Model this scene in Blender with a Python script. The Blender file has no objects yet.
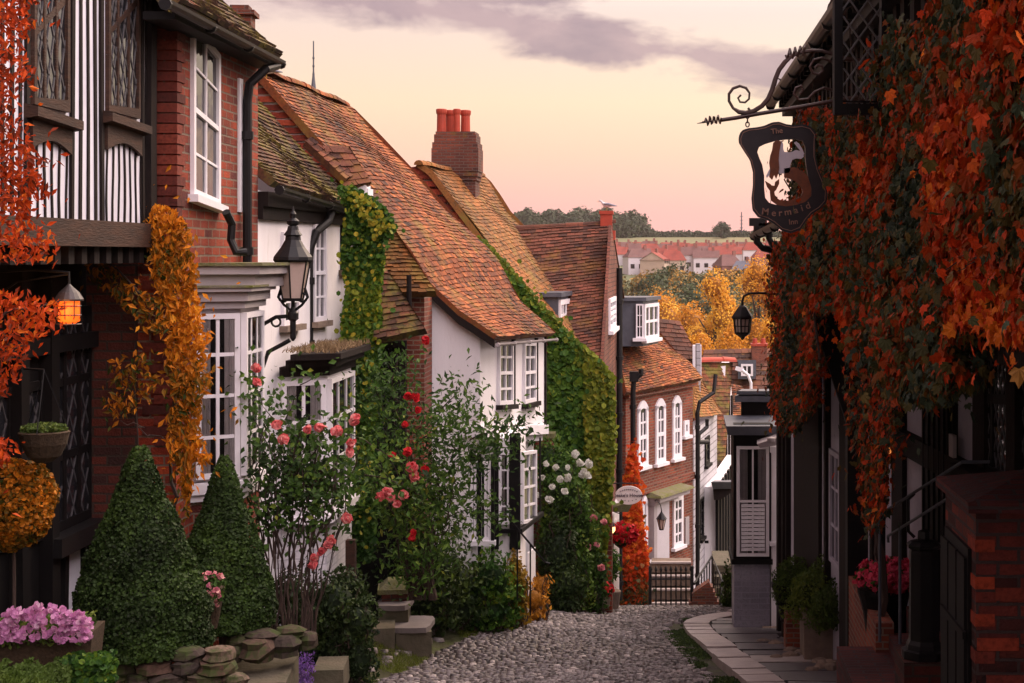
import bpy, math, random
import numpy as np
from mathutils import Vector, Matrix
random.seed(7); rng = np.random.default_rng(7)
F, CX, CY = 1600., 665., 255.
PI = math.pi
sc = bpy.context.scene
COL = sc.collection
def V(*a): return Vector(a)
def P(px, py, Y): return Vector(((px-CX)/F*Y, Y, (CY-py)/F*Y))
def PX(px, X): return X*F/(px-CX)
def lerp(a, b, t): return a+(b-a)*t
def U(a, b): return random.uniform(a, b)
def noise3(p, s=1.0, seed=0):
    p = np.asarray(p, float)*s
    r = np.random.default_rng(100+seed); o = np.zeros(p.shape[:-1])
    for k in range(6):
        d = r.normal(size=3); d *= (1+k*.5)/np.linalg.norm(d)
        o += np.sin(p@d+r.uniform(0, 6.28))/(1+k*.35)
    return o/2.2
# ---------------------------------------------------------------- mesh builder
ORG = {}
class MB:
    def __init__(s): s.v = []; s.f = []; s.t = []; s.nb = []
    def vert(s, p): s.v.append((p[0], p[1], p[2])); return len(s.v)-1
    def face(s, pts, t=.5):
        n = len(s.v)
        for p in pts: s.v.append((p[0], p[1], p[2]))
        s.f.append(tuple(range(n, n+len(pts)))); s.t.append(t)
    def hexa(s, b, t4, t=.5):
        n = len(s.v)
        for p in list(b)+list(t4): s.v.append((p[0], p[1], p[2]))
        for q in ((3,2,1,0),(4,5,6,7),(0,1,5,4),(1,2,6,5),(2,3,7,6),(3,0,4,7)):
            s.f.append(tuple(n+i for i in q)); s.t.append(t)
    def obox(s, o, ax, ay, az, t=.5):
        s.hexa([o, o+ax, o+ax+ay, o+ay], [o+az, o+ax+az, o+ax+ay+az, o+ay+az], t)
    def box(s, x0, x1, y0, y1, z0, z1, t=.5):
        s.obox(V(x0,y0,z0), V(x1-x0,0,0), V(0,y1-y0,0), V(0,0,z1-z0), t)
    def rbox(s, c, sx, sy, sz, rz=0, t=.5, tap=1.):
        ca, sa = math.cos(rz), math.sin(rz)
        def q(x, y, z): return V(c[0]+x*ca-y*sa, c[1]+x*sa+y*ca, c[2]+z)
        a, b = sx/2, sy/2
        s.hexa([q(-a,-b,0),q(a,-b,0),q(a,b,0),q(-a,b,0)],[q(-a*tap,-b*tap,sz),q(a*tap,-b*tap,sz),q(a*tap,b*tap,sz),q(-a*tap,b*tap,sz)], t)
    def tube(s, pts, r, n=6, t=.5):
        pts = [Vector(p) for p in pts]; m = len(pts)
        rr = r if isinstance(r, (list, tuple)) else [r]*m
        base = len(s.v); up = None
        for i, p in enumerate(pts):
            d = (pts[min(i+1, m-1)]-pts[max(i-1, 0)])
            d = d.normalized() if d.length > 1e-9 else V(0,0,1)
            if up is None:
                up = V(0,0,1) if abs(d.z) < .9 else V(1,0,0)
            a = d.cross(up)
            if a.length < 1e-6: a = d.cross(V(1,.3,0))
            a.normalize(); b = a.cross(d).normalized(); up = b
            for k in range(n):
                an = 2*PI*k/n; q = p+(a*math.cos(an)+b*math.sin(an))*rr[i]; s.v.append((q.x,q.y,q.z))
        for i in range(m-1):
            for k in range(n):
                k2 = (k+1) % n
                s.f.append((base+i*n+k, base+i*n+k2, base+(i+1)*n+k2, base+(i+1)*n+k)); s.t.append(t)
        s.f.append(tuple(base+k for k in range(n))[::-1]); s.t.append(t)
        s.f.append(tuple(base+(m-1)*n+k for k in range(n))); s.t.append(t)
    def lathe(s, c, prof, n=16, t=.5, sx=1., sy=1., rot=0.):
        base = len(s.v)
        for r, z in prof:
            for k in range(n):
                a = 2*PI*k/n+rot; s.v.append((c[0]+r*sx*math.cos(a), c[1]+r*sy*math.sin(a), c[2]+z))
        for i in range(len(prof)-1):
            for k in range(n):
                k2 = (k+1) % n
                s.f.append((base+i*n+k, base+i*n+k2, base+(i+1)*n+k2, base+(i+1)*n+k)); s.t.append(t)
        s.f.append(tuple(base+k for k in range(n))[::-1]); s.t.append(t)
        e = base+(len(prof)-1)*n
        s.f.append(tuple(e+k for k in range(n))); s.t.append(t)
    def npadd(s, verts, tmpl_faces, nper, tint):
        """verts (N*nper,3), the same face pattern per item"""
        s.nb.append((verts, tmpl_faces, nper, tint))
    def build(s, name, mat, parent=None, smooth=False, uv=True, org=None):
        if parent is not None: org = ORG.get(parent.name, V(0,0,0))
        elif org is None:
            if s.v:
                a = np.array(s.v); org = Vector(((a[:,0].min()+a[:,0].max())/2, (a[:,1].min()+a[:,1].max())/2, a[:,2].min()))
            elif s.nb:
                a = s.nb[0][0]; org = Vector(((a[:,0].min()+a[:,0].max())/2, (a[:,1].min()+a[:,1].max())/2, a[:,2].min()))
            else: org = V(0,0,0)
        vs = [np.array(s.v, float).reshape(-1,3)]; li = []; sz = []; ti = []
        if s.f:
            li.append(np.concatenate([np.array(f) for f in s.f])); sz.append(np.array([len(f) for f in s.f])); ti.append(np.array(s.t, float))
        off = len(s.v)
        for (vv, tf, k, tn) in s.nb:
            N = len(vv)//k
            fl = np.concatenate([np.array(f) for f in tf]); fz = np.array([len(f) for f in tf])
            li.append((fl[None,:]+(np.arange(N)*k)[:,None]).ravel()+off); sz.append(np.tile(fz, N)); ti.append(np.repeat(tn, len(tf)))
            vs.append(vv); off += len(vv)
        vv = np.concatenate(vs); li = np.concatenate(li).astype(np.int32); sz = np.concatenate(sz).astype(np.int32); ti = np.concatenate(ti)
        st = np.concatenate([[0], np.cumsum(sz)[:-1]]).astype(np.int32)
        me = bpy.data.meshes.new(name)
        me.vertices.add(len(vv)); me.vertices.foreach_set('co', (vv-np.array(org)).astype(np.float32).ravel())
        me.loops.add(len(li)); me.loops.foreach_set('vertex_index', li)
        me.polygons.add(len(sz)); me.polygons.foreach_set('loop_start', st); me.polygons.foreach_set('loop_total', sz)
        me.update(calc_edges=True)
        at = me.attributes.new('tint', 'FLOAT', 'FACE'); at.data.foreach_set('value', ti.astype(np.float32))
        if uv:
            a = vv[li[st]]; b = vv[li[st+1]]; c = vv[li[st+2]]
            n = np.cross(b-a, c-a); ln = np.linalg.norm(n, axis=1); n /= np.maximum(ln, 1e-12)[:,None]
            t = np.stack([-n[:,1], n[:,0], np.zeros(len(n))], 1); lt = np.linalg.norm(t, axis=1)
            fl = lt < .25; t[fl] = (1,0,0); t /= np.linalg.norm(t, axis=1)[:,None]
            b2 = np.cross(n, t); b2[fl] = (0,1,0)
            fi = np.repeat(np.arange(len(sz)), sz); pv = vv[li]
            uvc = np.stack([(pv*t[fi]).sum(1), (pv*b2[fi]).sum(1)], 1)
            l = me.uv_layers.new(name='UVMap'); l.data.foreach_set('uv', uvc.astype(np.float32).ravel())
        me.polygons.foreach_set('use_smooth', np.full(len(sz), bool(smooth)))
        me.materials.append(mat)
        o = bpy.data.objects.new(name, me); COL.objects.link(o)
        if parent is not None: o.parent = parent
        else: o.location = org
        ORG[o.name] = Vector(org)
        return o
def thing(name, label, cat, loc, group=None):
    o = bpy.data.objects.new(name, None); COL.objects.link(o); o.location = loc; o.empty_display_size = .2
    o['label'] = label; o['category'] = cat
    if group: o['group'] = group
    ORG[o.name] = Vector(loc); return o
def tag(o, label=None, cat=None, group=None, kind=None):
    if label: o['label'] = label
    if cat: o['category'] = cat
    if group: o['group'] = group
    if kind: o['kind'] = kind
    return o
# ---------------------------------------------------------------- materials
def newmat(name):
    m = bpy.data.materials.new(name); m.use_nodes = True
    nt = m.node_tree; nt.nodes.clear()
    out = nt.nodes.new('ShaderNodeOutputMaterial'); b = nt.nodes.new('ShaderNodeBsdfPrincipled')
    nt.links.new(b.outputs[0], out.inputs[0])
    return m, nt, b, out
def N(nt, typ, **kw):
    n = nt.nodes.new(typ)
    for k, v in kw.items():
        if k[0] == '_': setattr(n, k[1:], v)
        else:
            n.inputs[k.replace('_', ' ')].default_value = v
    return n
def ramp(nt, src, stops, interp='LINEAR'):
    r = nt.nodes.new('ShaderNodeValToRGB'); r.color_ramp.interpolation = interp
    e = r.color_ramp.elements
    while len(e) > 1: e.remove(e[-1])
    e[0].position = stops[0][0]; e[0].color = (*stops[0][1], 1)
    for p, c in stops[1:]:
        k = e.new(p); k.color = (*c, 1)
    nt.links.new(src, r.inputs[0]); return r.outputs[0]
def mix(nt, f, a, b, mode='MIX'):
    m = nt.nodes.new('ShaderNodeMix'); m.data_type = 'RGBA'; m.blend_type = mode
    for sock, v in ((m.inputs[0], f), (m.inputs[6], a), (m.inputs[7], b)):
        if hasattr(v, 'links'): nt.links.new(v, sock)
        elif isinstance(v, (int, float)): sock.default_value = v
        else: sock.default_value = (*v, 1)
    return m.outputs[2]
def pos(nt):
    return nt.nodes.new('ShaderNodeNewGeometry').outputs['Position']
def noisen(nt, vec, scale, detail=4, rough=.55):
    n = N(nt, 'ShaderNodeTexNoise', Scale=scale, Detail=detail, Roughness=rough); nt.links.new(vec, n.inputs['Vector']); return n.outputs[0]
def bump(nt, b, h, strength=.4, dist=.01):
    n = N(nt, 'ShaderNodeBump', Strength=strength, Distance=dist); nt.links.new(h, n.inputs['Height']); nt.links.new(n.outputs[0], b.inputs['Normal'])
def mramp(nt, src, lo, hi):
    m = N(nt, 'ShaderNodeMapRange'); m.inputs[1].default_value = lo; m.inputs[2].default_value = hi; nt.links.new(src, m.inputs[0]); return m.outputs[0]
def surf(name, col, col2=None, scale=3., rough=.7, bs=.3, bd=.01, bscale=40., spec=.3, metal=0., dirt=None, dirt_amt=.5, stretch=None):
    m, nt, b, out = newmat(name)
    p = pos(nt)
    if stretch:
        mp = N(nt, 'ShaderNodeMapping'); mp.inputs['Scale'].default_value = stretch; nt.links.new(p, mp.inputs[0]); p = mp.outputs[0]
    c2 = col2 or tuple(x*.7 for x in col)
    c = mix(nt, mramp(nt, noisen(nt, p, scale, 6, .65), .3, .7), col, c2)
    if dirt: c = mix(nt, mramp(nt, noisen(nt, p, scale*2.7, 7, .7), 1-dirt_amt, 1.1-dirt_amt*.6), c, dirt)
    nt.links.new(c, b.inputs['Base Color']); b.inputs['Roughness'].default_value = rough
    b.inputs['Specular IOR Level'].default_value = spec; b.inputs['Metallic'].default_value = metal
    if bs: bump(nt, b, noisen(nt, p, bscale, 4), bs, bd)
    return m
def brick(name, c1, c2, c3, mortar, bw=.225, bh=.075, ms=.010, moss=None, bs=.8, paint=False):
    m, nt, b, out = newmat(name)
    uv = N(nt, 'ShaderNodeUVMap').outputs[0]; p = pos(nt)
    nz = N(nt, 'ShaderNodeTexNoise', Scale=9., Detail=2.); nt.links.new(uv, nz.inputs['Vector'])
    sub = N(nt, 'ShaderNodeVectorMath', _operation='MULTIPLY_ADD'); nt.links.new(nz.outputs['Color'], sub.inputs[0])
    sub.inputs[1].default_value = (.012,.012,0); nt.links.new(uv, sub.inputs[2])
    br = N(nt, 'ShaderNodeTexBrick', Scale=1., Mortar_Size=ms, Mortar_Smooth=.2, Bias=0., Brick_Width=bw, Row_Height=bh)
    br.inputs['Color1'].default_value = (0,0,0,1); br.inputs['Color2'].default_value = (1,1,1,1); br.inputs['Mortar'].default_value = (.5,.5,.5,1)
    nt.links.new(sub.outputs[0], br.inputs['Vector'])
    c = ramp(nt, br.outputs['Color'], [(0, c1), (.35, c2), (.7, c1), (.85, c3), (1, c2)])
    c = mix(nt, mramp(nt, noisen(nt, p, 1.3, 5), .35, .75), c, tuple(x*.55 for x in c3))
    c = mix(nt, mramp(nt, noisen(nt, p, 30, 5, .7), .5, .8), c, tuple(x*.4 for x in c1))
    c = mix(nt, br.outputs['Fac'], c, mortar)
    if moss: c = mix(nt, mramp(nt, noisen(nt, p, 2.5, 7, .75), .6, .72), c, moss)
    nt.links.new(c, b.inputs['Base Color']); b.inputs['Roughness'].default_value = .55 if paint else .85
    b.inputs['Specular IOR Level'].default_value = .3
    inv = N(nt, 'ShaderNodeMath', _operation='MULTIPLY_ADD'); nt.links.new(br.outputs['Fac'], inv.inputs[0]); inv.inputs[1].default_value = -1.
    nt.links.new(noisen(nt, p, 55, 3), inv.inputs[2])
    bump(nt, b, inv.outputs[0], bs, .012)
    return m
def tintmat(name, stops, moss=None, moss_lo=.55, moss_hi=.68, ms=1.6, rough=.85, trans=0., spec=.25, fine=.35, fs=40):
    m, nt, b, out = newmat(name)
    a = nt.nodes.new('ShaderNodeAttribute'); a.attribute_name = 'tint'
    c = ramp(nt, a.outputs['Fac'], stops); p = pos(nt)
    if fine: c = mix(nt, mramp(nt, noisen(nt, p, fs, 4), .4, .8), c, mix(nt, 1., c, (fine,)*3, 'MULTIPLY'))
    if moss:
        c = mix(nt, mramp(nt, noisen(nt, p, ms, 8, .75), moss_lo, moss_hi), c, moss[0])
        if len(moss) > 1: c = mix(nt, mramp(nt, noisen(nt, p, ms*3.1, 8, .75), moss_lo+.06, moss_hi+.06), c, moss[1])
    nt.links.new(c, b.inputs['Base Color']); b.inputs['Roughness'].default_value = rough; b.inputs['Specular IOR Level'].default_value = spec
    if trans:
        tr = nt.nodes.new('ShaderNodeBsdfTranslucent'); nt.links.new(c, tr.inputs[0])
        mx = nt.nodes.new('ShaderNodeMixShader'); mx.inputs[0].default_value = trans
        nt.links.new(b.outputs[0], mx.inputs[1]); nt.links.new(tr.outputs[0], mx.inputs[2]); nt.links.new(mx.outputs[0], out.inputs[0])
    return m
def emit(name, col, s):
    m, nt, b, out = newmat(name); b.inputs['Base Color'].default_value = (*col, 1)
    b.inputs['Emission Color'].default_value = (*col, 1); b.inputs['Emission Strength'].default_value = s; return m
M = {}
M['brick_red'] = brick('red_brick', (.42,.065,.02), (.25,.035,.015), (.10,.022,.018), (.17,.12,.085), ms=.009)
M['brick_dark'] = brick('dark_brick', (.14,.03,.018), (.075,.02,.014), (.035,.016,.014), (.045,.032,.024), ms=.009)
M['brick_warm'] = brick('warm_brick', (.35,.085,.04), (.24,.055,.03), (.12,.035,.025), (.20,.14,.10), ms=.008, bw=.16, bh=.054)
M['brick_chim'] = brick('chimney_brick', (.28,.075,.04), (.16,.05,.03), (.07,.035,.028), (.12,.085,.07), moss=(.16,.10,.02), bw=.14, bh=.047, ms=.006)
M['brick_white'] = brick('painted_brick', (.74,.72,.75), (.68,.67,.70), (.6,.59,.62), (.46,.45,.49), bs=.5, paint=True, ms=.007)
M['brick_grey'] = brick('grey_painted_brick', (.32,.31,.36), (.29,.28,.33), (.26,.25,.3), (.255,.245,.29), bs=.25, paint=True, ms=.006)
M['brick_porch'] = brick('porch_brick', (.15,.028,.022), (.25,.042,.022), (.02,.01,.01), (.05,.033,.03), ms=.010, bs=1.)
M['tile_hung'] = brick('hung_tile', (.26,.09,.055), (.19,.07,.045), (.12,.05,.04), (.05,.025,.02), bw=.11, bh=.075, ms=.006, moss=(.14,.09,.03))
M['weatherboard'] = brick('white_weatherboard', (.62,.6,.64), (.58,.57,.6), (.55,.54,.57), (.22,.21,.22), bw=4., bh=.15, ms=.012, paint=True)
M['plaster'] = surf('white_plaster', (.80,.78,.79), (.68,.66,.66), 1.4, .8, .25, .01, 25, dirt=(.46,.43,.39), dirt_amt=.42, stretch=(1.6,1.6,.4))
M['plaster_cool'] = surf('white_plaster_panel', (.72,.72,.80), (.60,.60,.66), 2., .8, .3, .01, 25, dirt=(.2,.19,.2), dirt_amt=.35)
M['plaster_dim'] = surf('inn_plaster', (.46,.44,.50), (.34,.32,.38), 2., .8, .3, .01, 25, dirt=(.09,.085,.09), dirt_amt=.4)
M['timber'] = surf('black_timber', (.010,.008,.008), (.018,.012,.010), 6, .75, .6, .01, 20, spec=.12, dirt=(.06,.035,.022), dirt_amt=.28, stretch=(3,3,.5))
M['timber_brown'] = surf('weathered_timber', (.06,.026,.014), (.02,.011,.008), 8, .75, .6, .01, 30, stretch=(1,.4,3))
M['black'] = surf('black_paint', (.006,.0055,.006), (.010,.009,.009), 4, .6, .2, .004, 40, spec=.12)
M['iron'] = surf('black_iron', (.007,.007,.008), (.012,.011,.011), 8, .45, .25, .003, 60, spec=.25)
M['ironred'] = surf('rusty_iron', (.03,.014,.012), (.06,.022,.015), 12, .5, .25, .003, 60, spec=.5)
M['white'] = surf('white_paint', (.80,.78,.80), (.7,.68,.70), 4, .5, .1, .003, 30, dirt=(.4,.38,.38), dirt_amt=.3)
M['cream'] = surf('stone_paint', (.40,.36,.36), (.31,.28,.28), 3, .6, .15, .003, 30, dirt=(.2,.18,.15), dirt_amt=.36)
M['mossy'] = surf('mossy_ledge', (.16,.14,.11), (.12,.13,.025), 6, .95, .8, .02, 30, dirt=(.20,.20,.02), dirt_amt=.45)
M['stone'] = surf('garden_stone', (.24,.18,.13), (.13,.10,.08), 5, .9, .7, .02, 25, dirt=(.06,.07,.02), dirt_amt=.4)
M['flag'] = surf('flagstone', (.20,.17,.165), (.13,.115,.11), 3, .7, .4, .01, 30, dirt=(.06,.055,.05), dirt_amt=.42)
M['kerb'] = surf('kerb_stone', (.44,.38,.35), (.32,.28,.26), 4, .75, .4, .01, 30, dirt=(.16,.14,.12), dirt_amt=.38)
M['terracotta'] = surf('terracotta', (.42,.06,.03), (.30,.045,.025), 6, .6, .2, .004, 30, dirt=(.12,.03,.02), dirt_amt=.35)
M['lead'] = surf('lead_flashing', (.10,.11,.13), (.06,.065,.08), 5, .5, .2, .004, 30)
M['door'] = surf('pale_door', (.55,.52,.55), (.48,.46,.48), 3, .5, .1, .002, 20)
M['cloth'] = surf('curtain_cloth', (.62,.58,.58), (.45,.42,.43), 8, .9, .1, .003, 60)
M['copper'] = surf('lantern_metal', (.05,.035,.032), (.02,.016,.016), 10, .5, .2, .003, 40, spec=.5)
M['paver_red'] = brick('red_step_brick', (.17,.035,.03), (.11,.025,.022), (.06,.02,.02), (.05,.035,.035), ms=.010)
M['wicker'] = surf('wicker', (.07,.045,.025), (.03,.02,.012), 40, .9, .8, .01, 60)
M['bark'] = surf('bark', (.07,.045,.035), (.035,.024,.02), 12, .9, .8, .01, 40, stretch=(1,1,.3))
M['soil'] = surf('soil', (.03,.022,.016), (.05,.035,.02), 8, 1., .8, .02, 30)
M['bird_white'] = surf('white_feather', (.7,.68,.7), (.6,.58,.6), 10, .8, 0)
M['bird_grey'] = surf('grey_feather', (.25,.26,.3), (.2,.2,.24), 10, .8, 0)
M['yellow'] = surf('beak', (.6,.35,.05), None, 10, .6, 0)
T3 = lambda a, b, c, d: [(0, a), (.4, b), (.75, c), (1, d)]
M['tile_or'] = tintmat('orange_clay_tile', T3((.04,.018,.012), (.14,.042,.018), (.28,.075,.022), (.44,.14,.04)), moss=[(.19,.11,.024), (.05,.034,.018)], moss_lo=.50, moss_hi=.67, ms=2.2)
M['tile_br'] = tintmat('brown_clay_tile', T3((.04,.024,.02), (.095,.045,.028), (.15,.062,.032), (.25,.08,.04)), moss=[(.17,.14,.03), (.05,.05,.024)], moss_lo=.47, moss_hi=.60, ms=2.4)
M['tile_dk'] = tintmat('dark_clay_tile', T3((.05,.026,.022), (.10,.045,.03), (.16,.06,.035), (.25,.085,.05)), moss=[(.20,.10,.03), (.05,.035,.025)], moss_lo=.52, moss_hi=.66, ms=2.)
M['tile_mo'] = tintmat('mossy_clay_tile', T3((.09,.045,.02), (.20,.085,.024), (.30,.11,.028), (.40,.15,.04)), moss=[(.19,.125,.025), (.06,.05,.02)], moss_lo=.49, moss_hi=.66, ms=2.2)
def leafm(name, *st, tr=.25, rough=.5): return tintmat(name, list(st), rough=.6, trans=tr, spec=.16, fine=.6, fs=60)
M['lf_creeper'] = leafm('creeper_leaf', (0,(.03,.045,.03)), (.25,(.06,.085,.045)), (.42,(.13,.09,.02)), (.52,(.34,.055,.01)), (.75,(.66,.06,.010)), (1,(.75,.20,.02)))
M['lf_red'] = leafm('scarlet_leaf', (0,(.10,.02,.006)), (.4,(.34,.04,.008)), (.75,(.62,.07,.008)), (1,(.70,.16,.015)))
M['lf_wist'] = leafm('amber_leaf', (0,(.04,.06,.01)), (.25,(.20,.10,.01)), (.6,(.62,.19,.010)), (1,(.78,.32,.02)))
M['lf_ivy'] = leafm('ivy_leaf', (0,(.012,.034,.010)), (.4,(.035,.10,.014)), (.75,(.10,.19,.018)), (1,(.26,.28,.02)))
M['lf_ivy_lt'] = leafm('yellow_ivy_leaf', (0,(.07,.11,.012)), (.5,(.19,.22,.018)), (1,(.36,.28,.025)))
M['lf_box'] = leafm('box_leaf', (0,(.012,.022,.007)), (.5,(.028,.055,.012)), (1,(.06,.11,.018)), tr=.1)
M['lf_dark'] = leafm('dark_shrub_leaf', (0,(.012,.024,.010)), (.5,(.03,.055,.014)), (1,(.08,.12,.02)), tr=.15)
M['lf_rose'] = leafm('rose_leaf', (0,(.02,.042,.014)), (.5,(.06,.13,.02)), (.85,(.13,.21,.03)), (1,(.22,.24,.03)))
M['lf_gold'] = leafm('golden_leaf', (0,(.10,.08,.01)), (.5,(.26,.15,.012)), (1,(.42,.26,.03)))
M['lf_aut'] = leafm('autumn_leaf', (0,(.32,.13,.015)), (.5,(.74,.32,.025)), (1,(.88,.52,.06)))
M['lf_fine'] = leafm('fine_green_leaf', (0,(.03,.05,.012)), (.5,(.07,.12,.02)), (1,(.16,.20,.03)))
M['lf_far'] = leafm('far_tree_leaf', (0,(.04,.065,.03)), (.5,(.09,.12,.045)), (.75,(.22,.16,.04)), (1,(.50,.27,.045)), tr=.1)
M['lf_farg'] = leafm('far_green_leaf', (0,(.03,.05,.03)), (1,(.08,.11,.05)), tr=.1)
M['pt_pink'] = leafm('pink_petal', (0,(.50,.14,.22)), (.5,(.72,.25,.28)), (1,(.82,.45,.40)), tr=.3)
M['pt_mauve'] = leafm('mauve_petal', (0,(.45,.15,.36)), (.5,(.70,.32,.56)), (1,(.82,.58,.72)), tr=.3)
M['pt_red'] = leafm('red_petal', (0,(.42,.012,.02)), (1,(.80,.03,.04)), tr=.3)
M['pt_coral'] = leafm('coral_petal', (0,(.62,.07,.08)), (.5,(.82,.18,.19)), (1,(.88,.40,.36)), tr=.3)
M['pt_hot'] = leafm('hot_pink_petal', (0,(.60,.03,.07)), (1,(.95,.14,.24)), tr=.35)
M['pt_white'] = leafm('white_petal', (0,(.6,.6,.52)), (1,(.8,.8,.75)), tr=.3)
M['pt_purple'] = leafm('purple_petal', (0,(.10,.05,.22)), (1,(.25,.12,.40)), tr=.2)
M['grass'] = leafm('grass_blade', (0,(.04,.06,.008)), (1,(.14,.17,.015)), tr=.2)
def glassm(name, base=(.015,.016,.02), wav=.12, rough=.04):
    m, nt, b, out = newmat(name); b.inputs['Base Color'].default_value = (*base, 1); b.inputs['Roughness'].default_value = rough
    b.inputs['Specular IOR Level'].default_value = .9
    bump(nt, b, noisen(nt, pos(nt), 3.5, 2), wav, .05); return m
M['glass'] = glassm('window_glass')
def cleargl(name):
    m, nt, b, out = newmat(name); nt.nodes.remove(b)
    g = N(nt, 'ShaderNodeBsdfGlossy', Roughness=.03); t = nt.nodes.new('ShaderNodeBsdfTransparent')
    fr = N(nt, 'ShaderNodeFresnel', IOR=1.6); mx = nt.nodes.new('ShaderNodeMixShader')
    bp = N(nt, 'ShaderNodeBump', Strength=.1, Distance=.05); nt.links.new(noisen(nt, pos(nt), 3.5, 2), bp.inputs['Height']); nt.links.new(bp.outputs[0], g.inputs['Normal'])
    nt.links.new(fr.outputs[0], mx.inputs[0]); nt.links.new(t.outputs[0], mx.inputs[1]); nt.links.new(g.outputs[0], mx.inputs[2]); nt.links.new(mx.outputs[0], out.inputs[0])
    return m
M['clear'] = cleargl('clear_glass')
M['lampglass'] = surf('lamp_glass', (.55,.42,.36), (.45,.36,.3), 5, .15, 0, spec=.6)
M['dark'] = surf('dark_interior', (.012,.011,.011), None, 3, .9, 0)
M['letter'] = surf('sign_letter', (.30,.16,.12), (.2,.11,.08), 20, .6, 0)
M['signblack'] = surf('sign_board', (.016,.014,.018), (.028,.022,.026), 9, .45, .15, .003, 40)
M['skin'] = surf('painted_skin', (.55,.50,.55), (.48,.44,.5), 20, .5, 0)
M['rust'] = surf('painted_rust_brown', (.20,.06,.025), (.10,.035,.02), 25, .5, .1, .002, 60)
M['lit'] = emit('lamp_glow', (1., .13, .012), 1.0)
M['litwarm'] = emit('warm_lamp_glow', (1., .45, .18), 3.)
# ---------------------------------------------------------------- walls, windows
class Wall:
    def __init__(s, A, B):
        s.A = Vector(A); s.B = Vector(B); s.L = (s.B-s.A).length; s.t = (s.B-s.A)/s.L
        s.n = Vector((-s.t.y, s.t.x))
        if s.n.dot(-(s.A+s.B)/2) < 0: s.n = -s.n
    def u(s, px):
        r = (px-CX)/F; return (r*s.A.y-s.A.x)/(s.t.x-r*s.t.y)
    def at(s, px, py):
        u = s.u(px); Y = s.A.y+u*s.t.y; return (u, (CY-py)/F*Y)
    def p(s, u, z, d=0.):
        q = s.A+s.t*u+s.n*d; return V(q.x, q.y, z)
    def strip(s, mb, a, b, w, d0=-.01, d1=.02, t=.5):
        a = Vector(a); b = Vector(b); e = (b-a); e.normalize(); k = Vector((-e.y, e.x))*(w/2)
        c = [a-k, b-k, b+k, a+k]
        mb.hexa([s.p(q.x, q.y, d0) for q in c], [s.p(q.x, q.y, d1) for q in c], t)
    def rect(s, mb, u0, u1, z0, z1, d0, d1, t=.5):
        c = [(u0,z0),(u1,z0),(u1,z1),(u0,z1)]
        mb.hexa([s.p(q[0], q[1], d0) for q in c], [s.p(q[0], q[1], d1) for q in c], t)
    def poly(s, mb, pts, d0=-.12, d1=0., t=.5):
        a = [s.p(u, z, d1) for u, z in pts]; b = [s.p(u, z, d0) for u, z in pts]
        mb.face(a, t); mb.face(b[::-1], t)
        for i in range(len(pts)):
            j = (i+1) % len(pts); mb.face([a[i], b[i], b[j], a[j]], t)
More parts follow.
